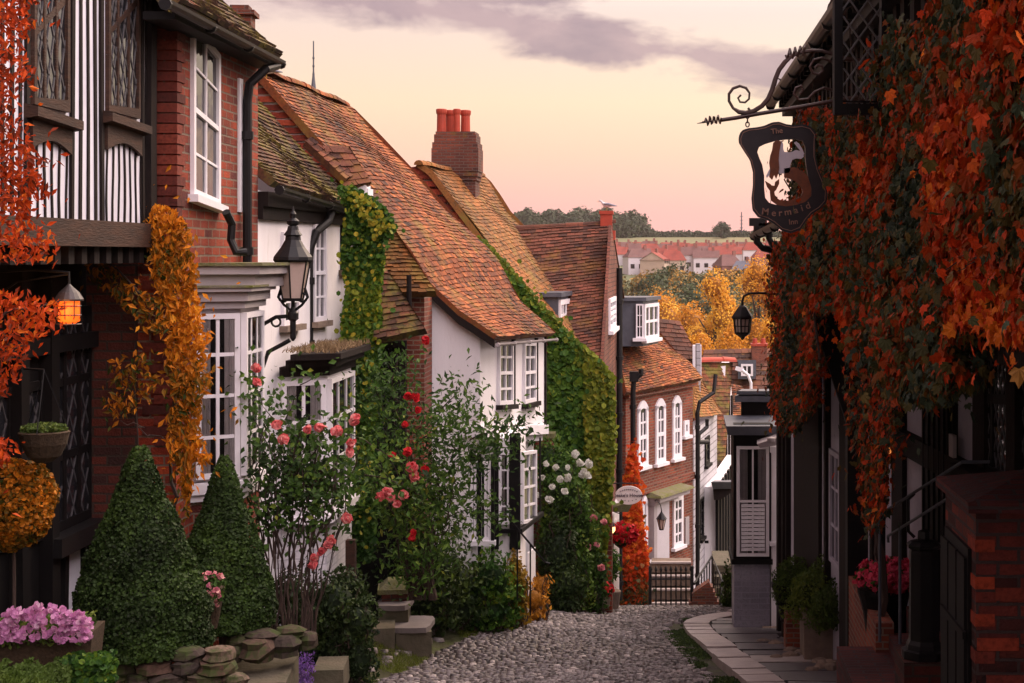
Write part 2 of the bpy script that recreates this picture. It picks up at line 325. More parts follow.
def window(w, pxl, pxr, yt, yb, parent, cols=2, rows=4, yt2=None, yb2=None, fm='white', fw=.05, bar=.022, sill=True, curtain=False, lattice=False,
           midrail=True, arch=False, side=None, glass='glass', d=.035, sillm=None, label=None, mull=0):
    L = w.at(pxl, yt); LB = w.at(pxl, yb)
    uL = L[0]; uR = w.u(pxr)
    YR = w.A.y+uR*w.t.y
    zTL, zBL = L[1], LB[1]
    zTR = zTL if yt2 is None else (CY-yt2)/F*YR
    zBR = zBL if yb2 is None else (CY-yb2)/F*YR
    W = abs(uR-uL); H = zTL-zBL
    def q(s_, t_): 
        u = lerp(uL, uR, s_); return (u, lerp(lerp(zBL, zBR, s_), lerp(zTL, zTR, s_), t_))
    def bx(mb, s0, t0, s1, t1, d0, d1):
        c = [q(s0,t0), q(s1,t0), q(s1,t1), q(s0,t1)]
        mb.hexa([w.p(*x, d0) for x in c], [w.p(*x, d1) for x in c])
    a, b = fw/W, fw/H
    fr = MB()
    topfn = None
    bx(fr, 0,0,a,1,-.02,d); bx(fr, 1-a,0,1,1,-.02,d); bx(fr, a,0,1-a,b,-.02,d)
    if not arch: bx(fr, a,1-b,1-a,1,-.02,d)
    else:
        n = 8
        for i in range(n):
            s0, s1 = i/n, (i+1)/n
            h0 = .13*math.sin(PI*s0); h1 = .13*math.sin(PI*s1)
            c = [q(s0,1-b+h0*.6), q(s1,1-b+h1*.6), q(s1,1+h1), q(s0,1+h0)]
            fr.hexa([w.p(*x, -.02) for x in c], [w.p(*x, d) for x in c])
    if midrail: bx(fr, a,.5-b*.4,1-a,.5+b*.4,-.01,d-.004)
    for i in range(1, cols):
        s_ = i/cols; wd = (bar*2.2 if (mull and i % mull == 0) else bar)/W/2; bx(fr, s_-wd, b, s_+wd, 1-b, 0, d-.01)
    for i in range(1, rows):
        t_ = i/rows
        if midrail and abs(t_-.5) < .01: continue
        hb = bar/H/2; bx(fr, a, t_-hb, 1-a, t_+hb, 0, d-.013)
    o = fr.build('window', M[fm] if isinstance(fm, str) else fm, parent)
    if label: o['label'] = label
    if lattice:
        lm = MB(); st = lattice if isinstance(lattice, float) else .13
        for sgn in (1, -1):
            k = -H*2
            while k < W+H*2:
                pts = []
                # line u = k + sgn*0.62*z'
                for zz in np.linspace(0, H, 25):
                    uu = k+sgn*.6*zz
                    if 0 <= uu <= W: pts.append((uu/W, zz/H))
                if len(pts) > 1:
                    A_, B_ = q(*pts[0]), q(*pts[-1])
                    w.strip(lm, A_, B_, .011, .006, .014)
                k += st
        lm.build('lattice', M['latlead'], o)
    ph = MB()
    if curtain:
        bk = MB(); c = [q(.01,.01), q(.99,.01), q(.99,.99), q(.01,.99)]
        cm = MB(); n = 24
        lo = .35 if curtain == 'short' else .0
        for (s0_, s1_) in (((.03,.34),(.66,.97)) if curtain != 'full' else ((.02,.98),)):
            for i in range(n):
                a0, a1 = lerp(s0_, s1_, i/n), lerp(s0_, s1_, (i+1)/n)
                d0 = .006+.007*math.sin(i*1.9+.5); d1 = .006+.007*math.sin((i+1)*1.9+.5)
                cm.face([w.p(*q(a0, lo), d0), w.p(*q(a1, lo), d1), w.p(*q(a1, .98), d1), w.p(*q(a0, .98), d0)])
        bk.face([w.p(*x, -.0015 if False else .0005) for x in c])
        bk.build('room_shade', M['dark'], o); cm.build('curtain', M['cloth'], o)
        ph.face([w.p(*x, d-.016) for x in c]); ph.build('pane', M['clear'], o)
    else:
        c = [q(.01,.01), q(.99,.01), q(.99,.99), q(.01,.99)]
        if arch:
            c = [q(.01,.01), q(.99,.01)]+[q(1-s_/8, .97+.1*math.sin(PI*s_/8)) for s_ in range(0, 9)]
        ph.face([w.p(*x, .008) for x in c]); ph.build('pane', M[glass], o)
    if sill:
        sm = MB(); e = .06/W
        c = [q(-e, 0), q(1+e, 0), q(1+e, -.06/H), q(-e, -.06/H)]
        sm.hexa([w.p(*x, -.02) for x in c], [w.p(*x, d+.05) for x in c]); sm.build('sill', M[sillm or fm], o)
    return o
M['latlead'] = surf('lead_lattice', (.09,.085,.09), (.05,.05,.055), 20, .5, 0, spec=.5)
def resample(pts, n):
    pts = [Vector(p) for p in pts]; L = [0]
    for a, b in zip(pts, pts[1:]): L.append(L[-1]+(b-a).length)
    out = []
    for i in range(n+1):
        s = L[-1]*i/n; k = 0
        while k < len(pts)-2 and L[k+1] < s: k += 1
        seg = L[k+1]-L[k]; out.append(pts[k].lerp(pts[k+1], (s-L[k])/seg if seg > 0 else 0))
    return out, L[-1]
def tile_roof(near, far, parent, mat, course=.105, tw=.165, wave=.02, thick=.07, tb=.45, name='roof', seed=1, lift=.024, label=None, under=True):
    """near/far: polylines eave -> ridge"""
    rnd = random.Random(seed)
    _, L = resample(near, 2); n = max(3, int(L/course))
    A, _ = resample(near, n); B, _ = resample(far, n)
    mid = (B[0]-A[0]).length; mid2 = (B[-1]-A[-1]).length; m = max(2, int(max(mid, mid2)/tw))
    g = (A[n]-A[0]).cross(B[0]-A[0]).normalized()
    if g.z < 0: g = -g
    def S(i, j):
        p = A[i].lerp(B[i], j/m)
        wv = wave*(math.sin(p.y*2.1+seed)+math.sin(p.y*.9+i*.11+seed*2)+.6*math.sin(i*.35+seed+p.x))
        return p+g*wv
    mb = MB()
    cl = lambda p: .16*math.sin(p.x*1.7+p.y*1.1+seed)+.10*math.sin(p.z*3.1+p.y*2.3+seed)
    for i in range(n):
        off = .5 if i % 2 else 0.
        for j in range(-1 if off else 0, m):
            j0 = max(0., j+off); j1 = min(float(m), j+1+off)
            if j1-j0 < .1: continue
            e = .04
            l0 = S(i, j0+e*rnd.random()); l1 = S(i, j1-e*rnd.random()); i2 = min(n, i+1); h0 = S(i2, j0+e*.5); h1 = S(i2, j1-e*.5)
            if i2 > i: ex = (h0-l0)*.12; h0 = h0+ex; h1 = h1+ex
            lf = lift*rnd.uniform(.7, 1.35); j_ = rnd.uniform(-.012, .012)
            dn = (l0-h0).normalized()*rnd.uniform(-.01, .012)
            q = [l0+g*(lf+j_*.3)+dn, l1+g*lf+dn, h1+g*.004, h0+g*.004]
            t = min(1, max(0, tb+cl(l0)+rnd.gauss(0, .23)))
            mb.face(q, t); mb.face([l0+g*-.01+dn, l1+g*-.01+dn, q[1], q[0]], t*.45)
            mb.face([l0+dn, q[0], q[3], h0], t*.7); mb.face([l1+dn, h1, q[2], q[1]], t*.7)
    if under:
        for i in range(n):
            for k in range(0, m, 3):
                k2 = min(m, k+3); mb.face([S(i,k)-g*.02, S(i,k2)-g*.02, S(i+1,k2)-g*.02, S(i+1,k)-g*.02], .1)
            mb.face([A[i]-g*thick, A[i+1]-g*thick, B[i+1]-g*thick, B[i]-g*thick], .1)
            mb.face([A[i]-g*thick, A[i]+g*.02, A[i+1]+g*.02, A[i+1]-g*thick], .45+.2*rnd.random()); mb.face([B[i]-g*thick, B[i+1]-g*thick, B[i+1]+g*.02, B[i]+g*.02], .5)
        mb.face([A[0]-g*thick, B[0]-g*thick, B[0], A[0]], .2)
    o = mb.build(name, mat, parent)
    if label: o['label'] = label
    return o
def ridge(a, b, parent, mat, r=.11, step=.3, name='ridge_tiles', wave=.03):
    a, b = Vector(a), Vector(b); n = max(1, int((b-a).length/step)); mb = MB()
    d = (b-a).normalized(); s = d.cross(V(0,0,1)).normalized(); up = s.cross(d)
    for i in range(n):
        p0 = a.lerp(b, i/n)+up*wave*math.sin(i*.9); p1 = a.lerp(b, (i+1.06)/n)+up*wave*math.sin((i+1)*.9)
        t = U(.3, .9); k = 6; r0 = r*U(.93, 1.1)
        R = [[p+s*math.cos(PI*j/k)*rr+up*(math.sin(PI*j/k)*rr-.03) for j in range(k+1)] for p, rr in ((p0, r0), (p1, r0*.93))]
        for j in range(k): mb.face([R[0][j], R[0][j+1], R[1][j+1], R[1][j]], t)
        mb.face(R[0], t*.6); mb.face(R[1][::-1], t*.6)
    return mb.build(name, mat, parent)
def gutter(a, b, parent, r=.055, mat='iron'):
    a, b = Vector(a), Vector(b); mb = MB(); d = (b-a).normalized(); s = d.cross(V(0,0,1)).normalized(); k = 6
    for p0, p1 in ((a, b),):
        for rr, flip in ((r, 0), (r*.85, 1)):
            R = [[p+s*math.cos(PI*j/k)*rr-V(0,0,1)*math.sin(PI*j/k)*rr for j in range(k+1)] for p in (p0, p1)]
            for j in range(k): mb.face([R[0][j], R[0][j+1], R[1][j+1], R[1][j]])
    n = max(2, int((b-a).length/.9))
    for i in range(n+1):
        p = a.lerp(b, i/n); mb.tube([p-d*.02-V(0,0,r*.5), p+d*.02-V(0,0,r*.5)], r*.95, 8)
    return mb.build('gutter', M[mat], parent)
def pipe(pts, parent, r=.035, mat='iron', name='drainpipe', coll=True):
    mb = MB(); mb.tube(pts, r, 10)
    a, b = Vector(pts[-2]), Vector(pts[-1])
    if coll:
        n = max(1, int((b-a).length/1.1))
        for i in range(n+1):
            p = a.lerp(b, (i+.3)/(n+.6)); d = (b-a).normalized()*.035; mb.tube([p-d, p+d], r*1.35, 10)
    return mb.build(name, M[mat], parent, smooth=False)
# ---------------------------------------------------------------- plants
LT = {}
LT['oval'] = (np.array([(0,0,0),(.32,.42,.10),(0,1,0),(-.32,.42,.10)]), [(0,1,2,3)])
LT['long'] = (np.array([(0,0,0),(.2,.4,.06),(0,1,-.08),(-.2,.4,.06)]), [(0,1,2,3)])
LT['round'] = (np.array([(0,0,0),(.4,.3,.05),(.35,.75,.08),(0,1,0),(-.35,.75,.08),(-.4,.3,.05)]), [(0,1,2,3),(0,3,4,5)])
LT['maple'] = (np.array([(0,.05,0),(.22,-.06,.0),(.50,.22,-.05),(.36,.34,.02),(.44,.62,-.04),(.2,.62,.03),(0,1.02,-.1),(-.2,.62,.03),(-.44,.62,-.04),(-.36,.34,.02),(-.50,.22,-.05),(-.22,-.06,0)]),
   [(0,1,2,3),(0,3,4,5),(0,5,6,7),(0,7,8,9),(0,9,10,11)])
LT['blade'] = (np.array([(-.06,0,0),(.06,0,0),(.03,.6,.1),(0,1,.3),(-.03,.6,.1)]), [(0,1,2,4),(4,2,3)])
def nrm(a): return a/np.maximum(np.linalg.norm(a, axis=1), 1e-9)[:,None]
def leaves(mb, C, Nn, size, tm, tint, tip=(0,0,-1), jt=.5, jn=.5):
    C = np.asarray(C, float); n = len(C)
    if n == 0: return
    z = nrm(np.asarray(Nn, float)+rng.normal(size=(n,3))*jn)
    tp = np.broadcast_to(np.asarray(tip, float), (n,3))+rng.normal(size=(n,3))*jt
    y = nrm(tp-(tp*z).sum(1)[:,None]*z); x = np.cross(y, z)
    T, fs = LT[tm]; s = np.broadcast_to(np.asarray(size, float), (n,))
    vv = C[:,None,:]+s[:,None,None]*(T[None,:,0,None]*x[:,None,:]+(T[None,:,1,None]-.4)*y[:,None,:]+T[None,:,2,None]*z[:,None,:])
    mb.npadd(vv.reshape(-1,3), fs, len(T), np.clip(np.broadcast_to(tint, (n,)), 0, 1))
def inpoly(px, py, poly):
    c = np.zeros(len(px), bool); n = len(poly)
    for i in range(n):
        x0, y0 = poly[i]; x1, y1 = poly[(i+1) % n]
        if y0 == y1: continue
        k = ((y0 > py) != (y1 > py)) & (px < (x1-x0)*(py-y0)/(y1-y0)+x0); c ^= k
    return c
def polysample(poly, n, wfn=None):
    a = np.array(poly, float); lo = a.min(0); hi = a.max(0); X = []; Y = []; k = 0
    while k < n:
        px = rng.uniform(lo[0], hi[0], n*3); py = rng.uniform(lo[1], hi[1], n*3); m = inpoly(px, py, poly)
        if wfn is not None: m &= rng.uniform(size=len(px)) < wfn(px, py)
        X.append(px[m]); Y.append(py[m]); k += m.sum()
    return np.concatenate(X)[:n], np.concatenate(Y)[:n]
def wall_leaves(mb, w, poly, n, size, tm, tintf, bulge=.2, d0=.03, jt=.5, jn=.45, seed=0, eqsize=True, spray=.05, sf=.16):
    """leaves over a region of a wall's plane"""
    def depth(px):
        r = (px-CX)/F; u = (r*w.A.y-w.A.x)/(w.t.x-r*w.t.y); return w.A.y+u*w.t.y, u
    px0 = np.array([p[0] for p in poly], float); D = depth(px0)[0]; Dm = D.max()
    wf = (lambda px, py: (depth(px)[0]/Dm)**2) if eqsize else None
    px, py = polysample(poly, n, wf); Y, u = depth(px); z = (CY-py)/F*Y
    B = np.stack([w.A.x+u*w.t.x, w.A.y+u*w.t.y, z], 1)
    nn = np.array([w.n.x, w.n.y, 0.])
    bl = np.clip(.5+.5*noise3(B, 1.8, seed), 0, 1); r = rng.uniform(size=n)
    d = d0+bulge*(.35+.65*bl)*np.sqrt(r)
    C = B+nn*d[:,None]
    C = C+(rng.uniform(size=(n,1)) < sf)*np.abs(rng.normal(size=(n,1)))*rng.normal(size=(n,3))*np.array([1,1,1.1])*spray*1.4
    leaves(mb, C, np.tile(nn+np.array([0,0,.25]), (n,1)), size*rng.uniform(.6, 1.25, n), tm, tintf(C, r, n), jt=jt, jn=jn)
    return C
def blob(mb, c, r, n, size, tm, tintf, jn=.6, lump=.18, tip=(0,0,-.3), jt=.8, seed=0, lo=.62, shape='ell', core=True, zmin=-1):
    d = nrm(rng.normal(size=(n,3)))
    c = np.asarray(c, float); r = np.asarray(r, float)
    if shape == 'cone':   # r = (rx, ry, height), c = base centre
        t = 1-np.sqrt(rng.uniform(size=n)*.985+.002); a = rng.uniform(0, 2*PI, n)
        pr = np.minimum(1, (t/.07+.35))*(1-t)**.78*(1+.18*np.sin(PI*np.clip(t*1.4, 0, 1)))
        pr = np.where(t > .93, pr*.9, pr)
        nd = np.stack([np.cos(a), np.sin(a), np.full(n, .45)], 1)
        base = np.stack([np.cos(a)*pr*r[0], np.sin(a)*pr*r[1], t*r[2]], 1)+c
        k = 1+lump*noise3(base, 7/r[0], seed)*.5
        fr = rng.uniform(.9, 1.02, n)*k
        C = np.stack([c[0]+(base[:,0]-c[0])*fr, c[1]+(base[:,1]-c[1])*fr, base[:,2]], 1); Nn = nd
        if core:
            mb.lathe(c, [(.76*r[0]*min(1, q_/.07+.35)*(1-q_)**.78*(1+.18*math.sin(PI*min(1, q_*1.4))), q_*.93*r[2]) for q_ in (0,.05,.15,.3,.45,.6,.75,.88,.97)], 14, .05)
    else:
        d[:,2] = np.where(d[:,2] < zmin, -d[:,2], d[:,2])
        k = 1+lump*noise3(d*2.2+c*.37, 1.6, seed)
        fr = (lo+(1-lo)*np.sqrt(rng.uniform(size=n)))*k
        C = c+d*r*fr[:,None]; Nn = d
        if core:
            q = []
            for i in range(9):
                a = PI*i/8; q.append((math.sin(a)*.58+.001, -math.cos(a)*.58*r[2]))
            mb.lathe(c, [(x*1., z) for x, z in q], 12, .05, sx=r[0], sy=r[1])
    leaves(mb, C, Nn, size*rng.uniform(.6, 1.25, n), tm, tintf(C, rng.uniform(size=n), n), jn=jn, tip=tip, jt=jt)
    return C, Nn
def tf(base=.4, clump=.25, rnd=.2, s=2., seed=0):
    return lambda C, r, n: base+clump*noise3(C, s, seed)+rnd*rng.normal(size=n)*.6
def branch(mb, a, b, r, wig=.1, n=6, t=.5):
    a, b = Vector(a), Vector(b); pts = [a]
    L = (b-a).length
    for i in range(1, n): 
        k = math.sin(PI*i/n)*wig*L
        pts.append(a.lerp(b, i/n)+V(U(-1,1), U(-1,1), U(-1,1))*k)
    pts.append(b); mb.tube(pts, [r*(1-.65*i/n) for i in range(n+1)], 5, t); return pts
def bloom(mb, c, r, n=14):
    d = nrm(rng.normal(size=(n,3))+np.array([0,-.3,.3])); C = np.array(c)+d*r*.45*rng.uniform(.4, 1, n)[:,None]
    leaves(mb, C, d, r*1.25, 'round', rng.uniform(0, 1, n), jn=.35, jt=1., tip=(0,0,1))
# ================================================================ camera, world, light
cam = bpy.data.cameras.new('camera'); co = bpy.data.objects.new('camera', cam); COL.objects.link(co); sc.camera = co
co.location = (0,0,0); co.rotation_euler = (PI/2,0,0); cam.sensor_width = 36; cam.lens = F/1024*36
cam.shift_x = (512-CX)/1024; cam.shift_y = -(341.5-CY)/1024; cam.clip_start = .1; cam.clip_end = 5000
sc.view_settings.view_transform = 'Standard'; sc.view_settings.look = 'None'; sc.view_settings.gamma = 1; sc.view_settings.exposure = 0.35
wd = bpy.data.worlds.new('World'); sc.world = wd; wd.use_nodes = True; nt = wd.node_tree; nt.nodes.clear()
wo = nt.nodes.new('ShaderNodeOutputWorld'); tc = nt.nodes.new('ShaderNodeTexCoord'); sx = nt.nodes.new('ShaderNodeSeparateXYZ')
nt.links.new(tc.outputs['Generated'], sx.inputs[0])
def mth(op, a, b=None, c=None, clamp=False):
    m = nt.nodes.new('ShaderNodeMath'); m.operation = op; m.use_clamp = clamp
    for i, v in enumerate((a, b, c)):
        if v is None: continue
        if hasattr(v, 'links'): nt.links.new(v, m.inputs[i])
        else: m.inputs[i].default_value = v
    return m.outputs[0]
az = mth('DIVIDE', sx.outputs['X'], mth('MAXIMUM', sx.outputs['Y'], .02))      # tan of azimuth
sky = ramp(nt, mth('MULTIPLY', sx.outputs['Z'], 1.), [(0,(1.02,.49,.47)), (.028,(1.05,.55,.49)), (.065,(1.06,.68,.49)), (.095,(1.02,.78,.53)), (.15,(.92,.74,.64)), (.30,(2.2,1.75,1.5)), (.6,(3.2,2.65,2.4)), (1,(3.2,2.8,2.65))])
side = mth('MULTIPLY_ADD', az, 1.1, .62, True)
sky = mix(nt, side, mix(nt, 1., sky, (.93,.84,.86), 'MULTIPLY'), sky)
back = mramp(nt, sx.outputs['Y'], -.5, .5)
sky = mix(nt, back, mix(nt, 1., sky, (1.45,1.40,1.62), 'MULTIPLY'), sky)
mp = nt.nodes.new('ShaderNodeMapping'); mp.inputs['Scale'].default_value = (10, 3, 24); mp.inputs['Location'].default_value = (3.3, 0, 1.9); nt.links.new(tc.outputs['Generated'], mp.inputs[0])
cn = N(nt, 'ShaderNodeTexNoise', Scale=1., Detail=7., Roughness=.55, Distortion=.3); nt.links.new(mp.outputs[0], cn.inputs['Vector'])
# a long cloud bank that sinks to the right, from high on the left
band = mth('ADD', sx.outputs['Z'], mth('MULTIPLY', az, .16))
bm = mth('SUBTRACT', 1., mth('DIVIDE', mth('ABSOLUTE', mth('SUBTRACT', band, .126)), .024), None, True)
bm = mth('MULTIPLY', bm, mramp(nt, az, -.24, -.14))
hi = mth('MULTIPLY', mramp(nt, sx.outputs['Z'], .128, .165), mramp(nt, az, .0, -.12))
bm = mth('MAXIMUM', bm, hi)
cl = mth('MULTIPLY', mth('SUBTRACT', mth('ADD', cn.outputs[0], mth('MULTIPLY', bm, .38)), .60), 6.5, None, True)
cl = mth('MULTIPLY', cl, mramp(nt, bm, .0, .25))
pk = mth('MULTIPLY', mth('SUBTRACT', cn.outputs[0], .60), 3., None, True)
sky2 = mix(nt, mth('MULTIPLY', pk, .25), sky, (.80,.45,.42))
cc = mix(nt, mramp(nt, cn.outputs[0], .45, .75), (.50,.33,.34), (.25,.17,.22))
sky3 = mix(nt, mth('MULTIPLY', cl, .95), sky2, cc)
bg = nt.nodes.new('ShaderNodeBackground'); nt.links.new(sky3, bg.inputs[0]); bg.inputs[1].default_value = .80
ns = nt.nodes.new('ShaderNodeTexSky'); ns.sky_type = 'NISHITA'; ns.sun_disc = False; ns.sun_elevation = math.radians(38); ns.sun_rotation = math.radians(35); ns.air_density = 1.; ns.dust_density = 3.
bg2 = nt.nodes.new('ShaderNodeBackground'); nt.links.new(ns.outputs[0], bg2.inputs[0]); bg2.inputs[1].default_value = .012
ad = nt.nodes.new('ShaderNodeAddShader'); nt.links.new(bg.outputs[0], ad.inputs[0]); nt.links.new(bg2.outputs[0], ad.inputs[1]); nt.links.new(ad.outputs[0], wo.inputs[0])
sl = bpy.data.lights.new('sun', 'SUN'); sl.energy = 1.9; sl.angle = math.radians(22); sl.color = (1., .72, .52)
so = bpy.data.objects.new('sun', sl); COL.objects.link(so)
_az, _el = math.radians(35), math.radians(38)      # clockwise from +Y
so.rotation_euler = Vector((math.sin(_az)*math.cos(_el), math.cos(_az)*math.cos(_el), math.sin(_el))).to_track_quat('Z', 'Y').to_euler()
# ================================================================ ground
_gy = [-60, 26, 28, 32, 36, 60, 100, 250, 330, 400, 430, 500, 560, 700, 900, 1500, 3000]
_gz = [7.65, -5.72, -6.18, -7.2, -8.5, -16, -24, -26, -20, -8, -5.6, -3.2, -.6, 8.4, 9, 2, -30]
def gz(y): return float(np.interp(y, _gy, _gz))
def hill(x, y): return 0.
M['ground'], nt, b, out = newmat('street_ground')
p = pos(nt); s3 = nt.nodes.new('ShaderNodeSeparateXYZ'); nt.links.new(p, s3.inputs[0])
near = mix(nt, mramp(nt, noisen(nt, p, 3, 6, .7), .4, .6), (.035,.028,.022), (.055,.06,.02))
farc = mix(nt, mramp(nt, noisen(nt, p, .02, 5, .6), .4, .6), (.10,.12,.05), (.16,.15,.06))
nt.links.new(mix(nt, mramp(nt, s3.outputs[1], 50, 80), near, farc), b.inputs['Base Color']); b.inputs['Roughness'].default_value = .95
bump(nt, b, noisen(nt, p, 25, 5), .7, .03)
g = MB(); xs = [-1500,-600,-250,-100,-40,-15,-7,-4,-2,0,2,4,7,15,40,100,250,600,1500]; ys = [-40,0,6,10,14,18,22,24,26,27,28,30,32,36,48,60,80,100,170,250,290,330,365,400,415,430,465,500,530,560,630,700,800,900,1500,3000]
base = {}
for y in ys:
    for x in xs: base[(x, y)] = g.vert((x, y, gz(y)+hill(x, y)-.05*(y < 40)))
for i in range(len(ys)-1):
    for j in range(len(xs)-1):
        g.f.append((base[(xs[j],ys[i])], base[(xs[j+1],ys[i])], base[(xs[j+1],ys[i+1])], base[(xs[j],ys[i+1])])); g.t.append(.5)
tag(g.build('ground', M['ground'], org=V(0,0,0)), kind='structure')
LE = ([8,14.67,17.0,18.5,20.3,21.5,23,25,27,30], [-2.95,-2.72,-2.50,-2.25,-2.09,-1.70,-1.52,-1.46,-1.45,-1.4])
RE = ([8,14.67,16.5,18.6,20.3,21.6,22.4,23.2,24.2,27,30], [1.1,.72,.56,.41,.28,.24,.34,.6,1.06,1.5,1.7])
def le(y): return float(np.interp(y, *LE))
def re(y): return float(np.interp(y, *RE))
def bank(x, y):
    x = np.asarray(x, float); y = np.asarray(y, float)
    d = np.clip((np.interp(y, *LE)-x)/.8, 0, 1); e = np.clip((-x-.4)/1.5, 0, 1)
    return .20*e*e*(3-2*e)*np.interp(y, [16.3,20,23,26], [0,1,1,0])+(.26*d*d*(3-2*d)+.10*np.clip((np.interp(y, *LE)-x-1)/2, 0, 1))*np.clip((25.5-y)/3, 0, 1)
def gb(x, y): return gz(y)+float(bank(x, y))
M['bankm'] = surf('mossy_earth', (.055,.07,.014), (.045,.036,.024), 2.5, .95, .8, .03, 25, dirt=(.10,.085,.07), dirt_amt=.4)
vb = MB(); yy_ = np.arange(12, 26.01, .4); xx_ = [0,.15,.35,.6,.85,1.1,1.6,2.4,5]
for i in range(len(yy_)-1):
    for j in range(len(xx_)-1):
        q = [(le(yy_[i])-xx_[j], yy_[i]), (le(yy_[i+1])-xx_[j], yy_[i+1]), (le(yy_[i+1])-xx_[j+1], yy_[i+1]), (le(yy_[i])-xx_[j+1], yy_[i])]
        vb.face([V(a, b_, gb(a, b_)-.02) for a, b_ in q][::-1])
tag(vb.build('verge', M['bankm'], smooth=True), kind='structure')
vb = MB(); ys_ = list(np.arange(12, 28.1, .4)); n_ = 14
for i in range(len(ys_)-1):
    for j in range(n_):
        q = [(lerp(le(Y_), 1.9, k_/n_), Y_) for Y_, k_ in ((ys_[i], j), (ys_[i], j+1), (ys_[i+1], j+1), (ys_[i+1], j))]
        vb.face([V(a, b_, gb(a, b_)-.015) for a, b_ in q])
tag(vb.build('road_bed', M['ground'], smooth=True), kind='structure')
# cobbles of the road
M['cobble'] = tintmat('cobble_stone', [(0,(.045,.036,.034)), (.3,(.11,.085,.075)), (.5,(.15,.125,.125)), (.8,(.26,.22,.205)), (1,(.48,.41,.37))], rough=.5, spec=.5, fine=.5, fs=50)
def cobbles(name, xl, xr, y0, y1, dx, dy, tb=.45, keep=1., label=None, seed=3, hmul=1., kind='structure'):
    r = np.random.default_rng(seed); pts = []
    y = y0; row = 0
    while y < y1:
        a, b_ = xl(y), xr(y); n = max(1, int((b_-a)/dx)); x = a+(np.arange(n)+.5*(row % 2)+.3*r.uniform(-1, 1, n))*dx
        yy = y+r.uniform(-.35, .35, n)*dy
        pts.append(np.stack([x, yy], 1)); y += dy; row += 1
    pts = np.concatenate(pts); pts = pts[r.uniform(size=len(pts)) < keep]; n = len(pts)
    z = np.interp(pts[:,1], _gy, _gz)+bank(pts[:,0], pts[:,1]); k = 8; an = np.arange(k)*2*PI/k
    sx_ = dx*r.uniform(.34, .62, n); sy_ = dy*r.uniform(.34, .62, n); ro = r.uniform(-.5, .5, n); hh = .024*r.uniform(.5, 1.5, n)*hmul
    V_ = np.zeros((n, 2*k+1, 3))
    for ring, (rr, zz) in enumerate(((1., -.03), (.78, .86))):
        jit = r.uniform(.85, 1.15, (n, k))
        lx = np.cos(an)*rr*jit*sx_[:,None]; ly = np.sin(an)*rr*jit*sy_[:,None]
        V_[:,ring*k:(ring+1)*k,0] = lx*np.cos(ro)[:,None]-ly*np.sin(ro)[:,None]+pts[:,0][:,None]
        V_[:,ring*k:(ring+1)*k,1] = lx*np.sin(ro)[:,None]+ly*np.cos(ro)[:,None]+pts[:,1][:,None]
        V_[:,ring*k:(ring+1)*k,2] = (z+(hh*zz if ring else -.03))[:,None]-(ly*.155 if True else 0)
    V_[:,2*k,0] = pts[:,0]; V_[:,2*k,1] = pts[:,1]; V_[:,2*k,2] = z+hh
    fs = [(i, (i+1) % k, k+(i+1) % k, k+i) for i in range(k)]+[(k+i, k+(i+1) % k, 2*k) for i in range(k)]
    mb = MB(); C3 = np.concatenate([pts, z[:,None]], 1)
    mb.npadd(V_.reshape(-1,3), fs, 2*k+1, np.clip(tb+.20*noise3(C3, 1.3, seed)+r.normal(size=n)*.25, 0, 1))
    o = mb.build(name, M['cobble'], smooth=True, uv=False); tag(o, kind=kind)
    return o
cobbles('cobbled_road', lambda y: le(y), lambda y: re(y)-.14, 13.2, 30, .086, .070, tb=.38)
cobbles('verge_cobbles', lambda y: le(y)-1.2, lambda y: le(y)-.05, 13.2, 27, .17, .13, tb=.35, keep=.55, seed=5)
cobbles('doorstep_cobbles', lambda y: re(y)+.9, lambda y: 2.1, 12.5, 21, .085, .08, tb=.35, keep=.9, seed=8)
# moss strip and kerb, flagstones
r_ = random.Random(11)
kb = MB(); y = 13.
while y < 24.:
    L = r_.uniform(.45, .8); y2 = y+L; a, b_ = re(y), re(y2)
    w = .34
    dxn = (b_-a)/L
    p0 = V(a, y+.012, gz(y)); p1 = V(b_, y2-.012, gz(y2)); nrm_ = V(1, -dxn, 0).normalized()*w
    h = .075+r_.uniform(-.01, .01)
    kb.hexa([p0-V(0,0,.05), p0+nrm_-V(0,0,.05), p1+nrm_-V(0,0,.05), p1-V(0,0,.05)], [p0+V(0,0,h), p0+nrm_+V(0,0,h), p1+nrm_+V(0,0,h), p1+V(0,0,h)])
    y = y2
tag(kb.build('kerb', M['kerb']), kind='structure')
fl = MB(); y = 13.
M['flagt'] = tintmat('flagstone_slab', [(0,(.07,.062,.064)), (.5,(.12,.108,.11)), (.9,(.19,.17,.16)), (1,(.36,.31,.28))], rough=.55, spec=.45, fine=.55, fs=9)
while y < 23.5:
    L = r_.uniform(.5, .85); x = re(y+L/2)+.36; xe = 1.05+.55*(y < 20.3)+r_.uniform(-.12, .12)
    while x < xe-.25:
        wdt = min(r_.uniform(.55, 1.2), xe-x+.2); h = .06+r_.uniform(-.012, .012); sk = r_.uniform(-.04, .04)
        t = r_.random()**2*.8
        if 16.2 < y < 17 and x < 1.1: t = .98
        lx = max(0, re(y)+.36-x) if x < re(y)+.4 else 0
        q = [V(x+.01, y+.01+sk, gz(y)), V(x+wdt-.01, y+.01, gz(y)), V(x+wdt-.01, y+L-.01, gz(y+L)), V(x+.01, y+L-.01+sk, gz(y+L))]
        fl.hexa([p-V(0,0,.05) for p in q], [p+V(0,0,h) for p in q], t); x += wdt
    y += L
tag(fl.build('pavement', M['flagt']), kind='structure')
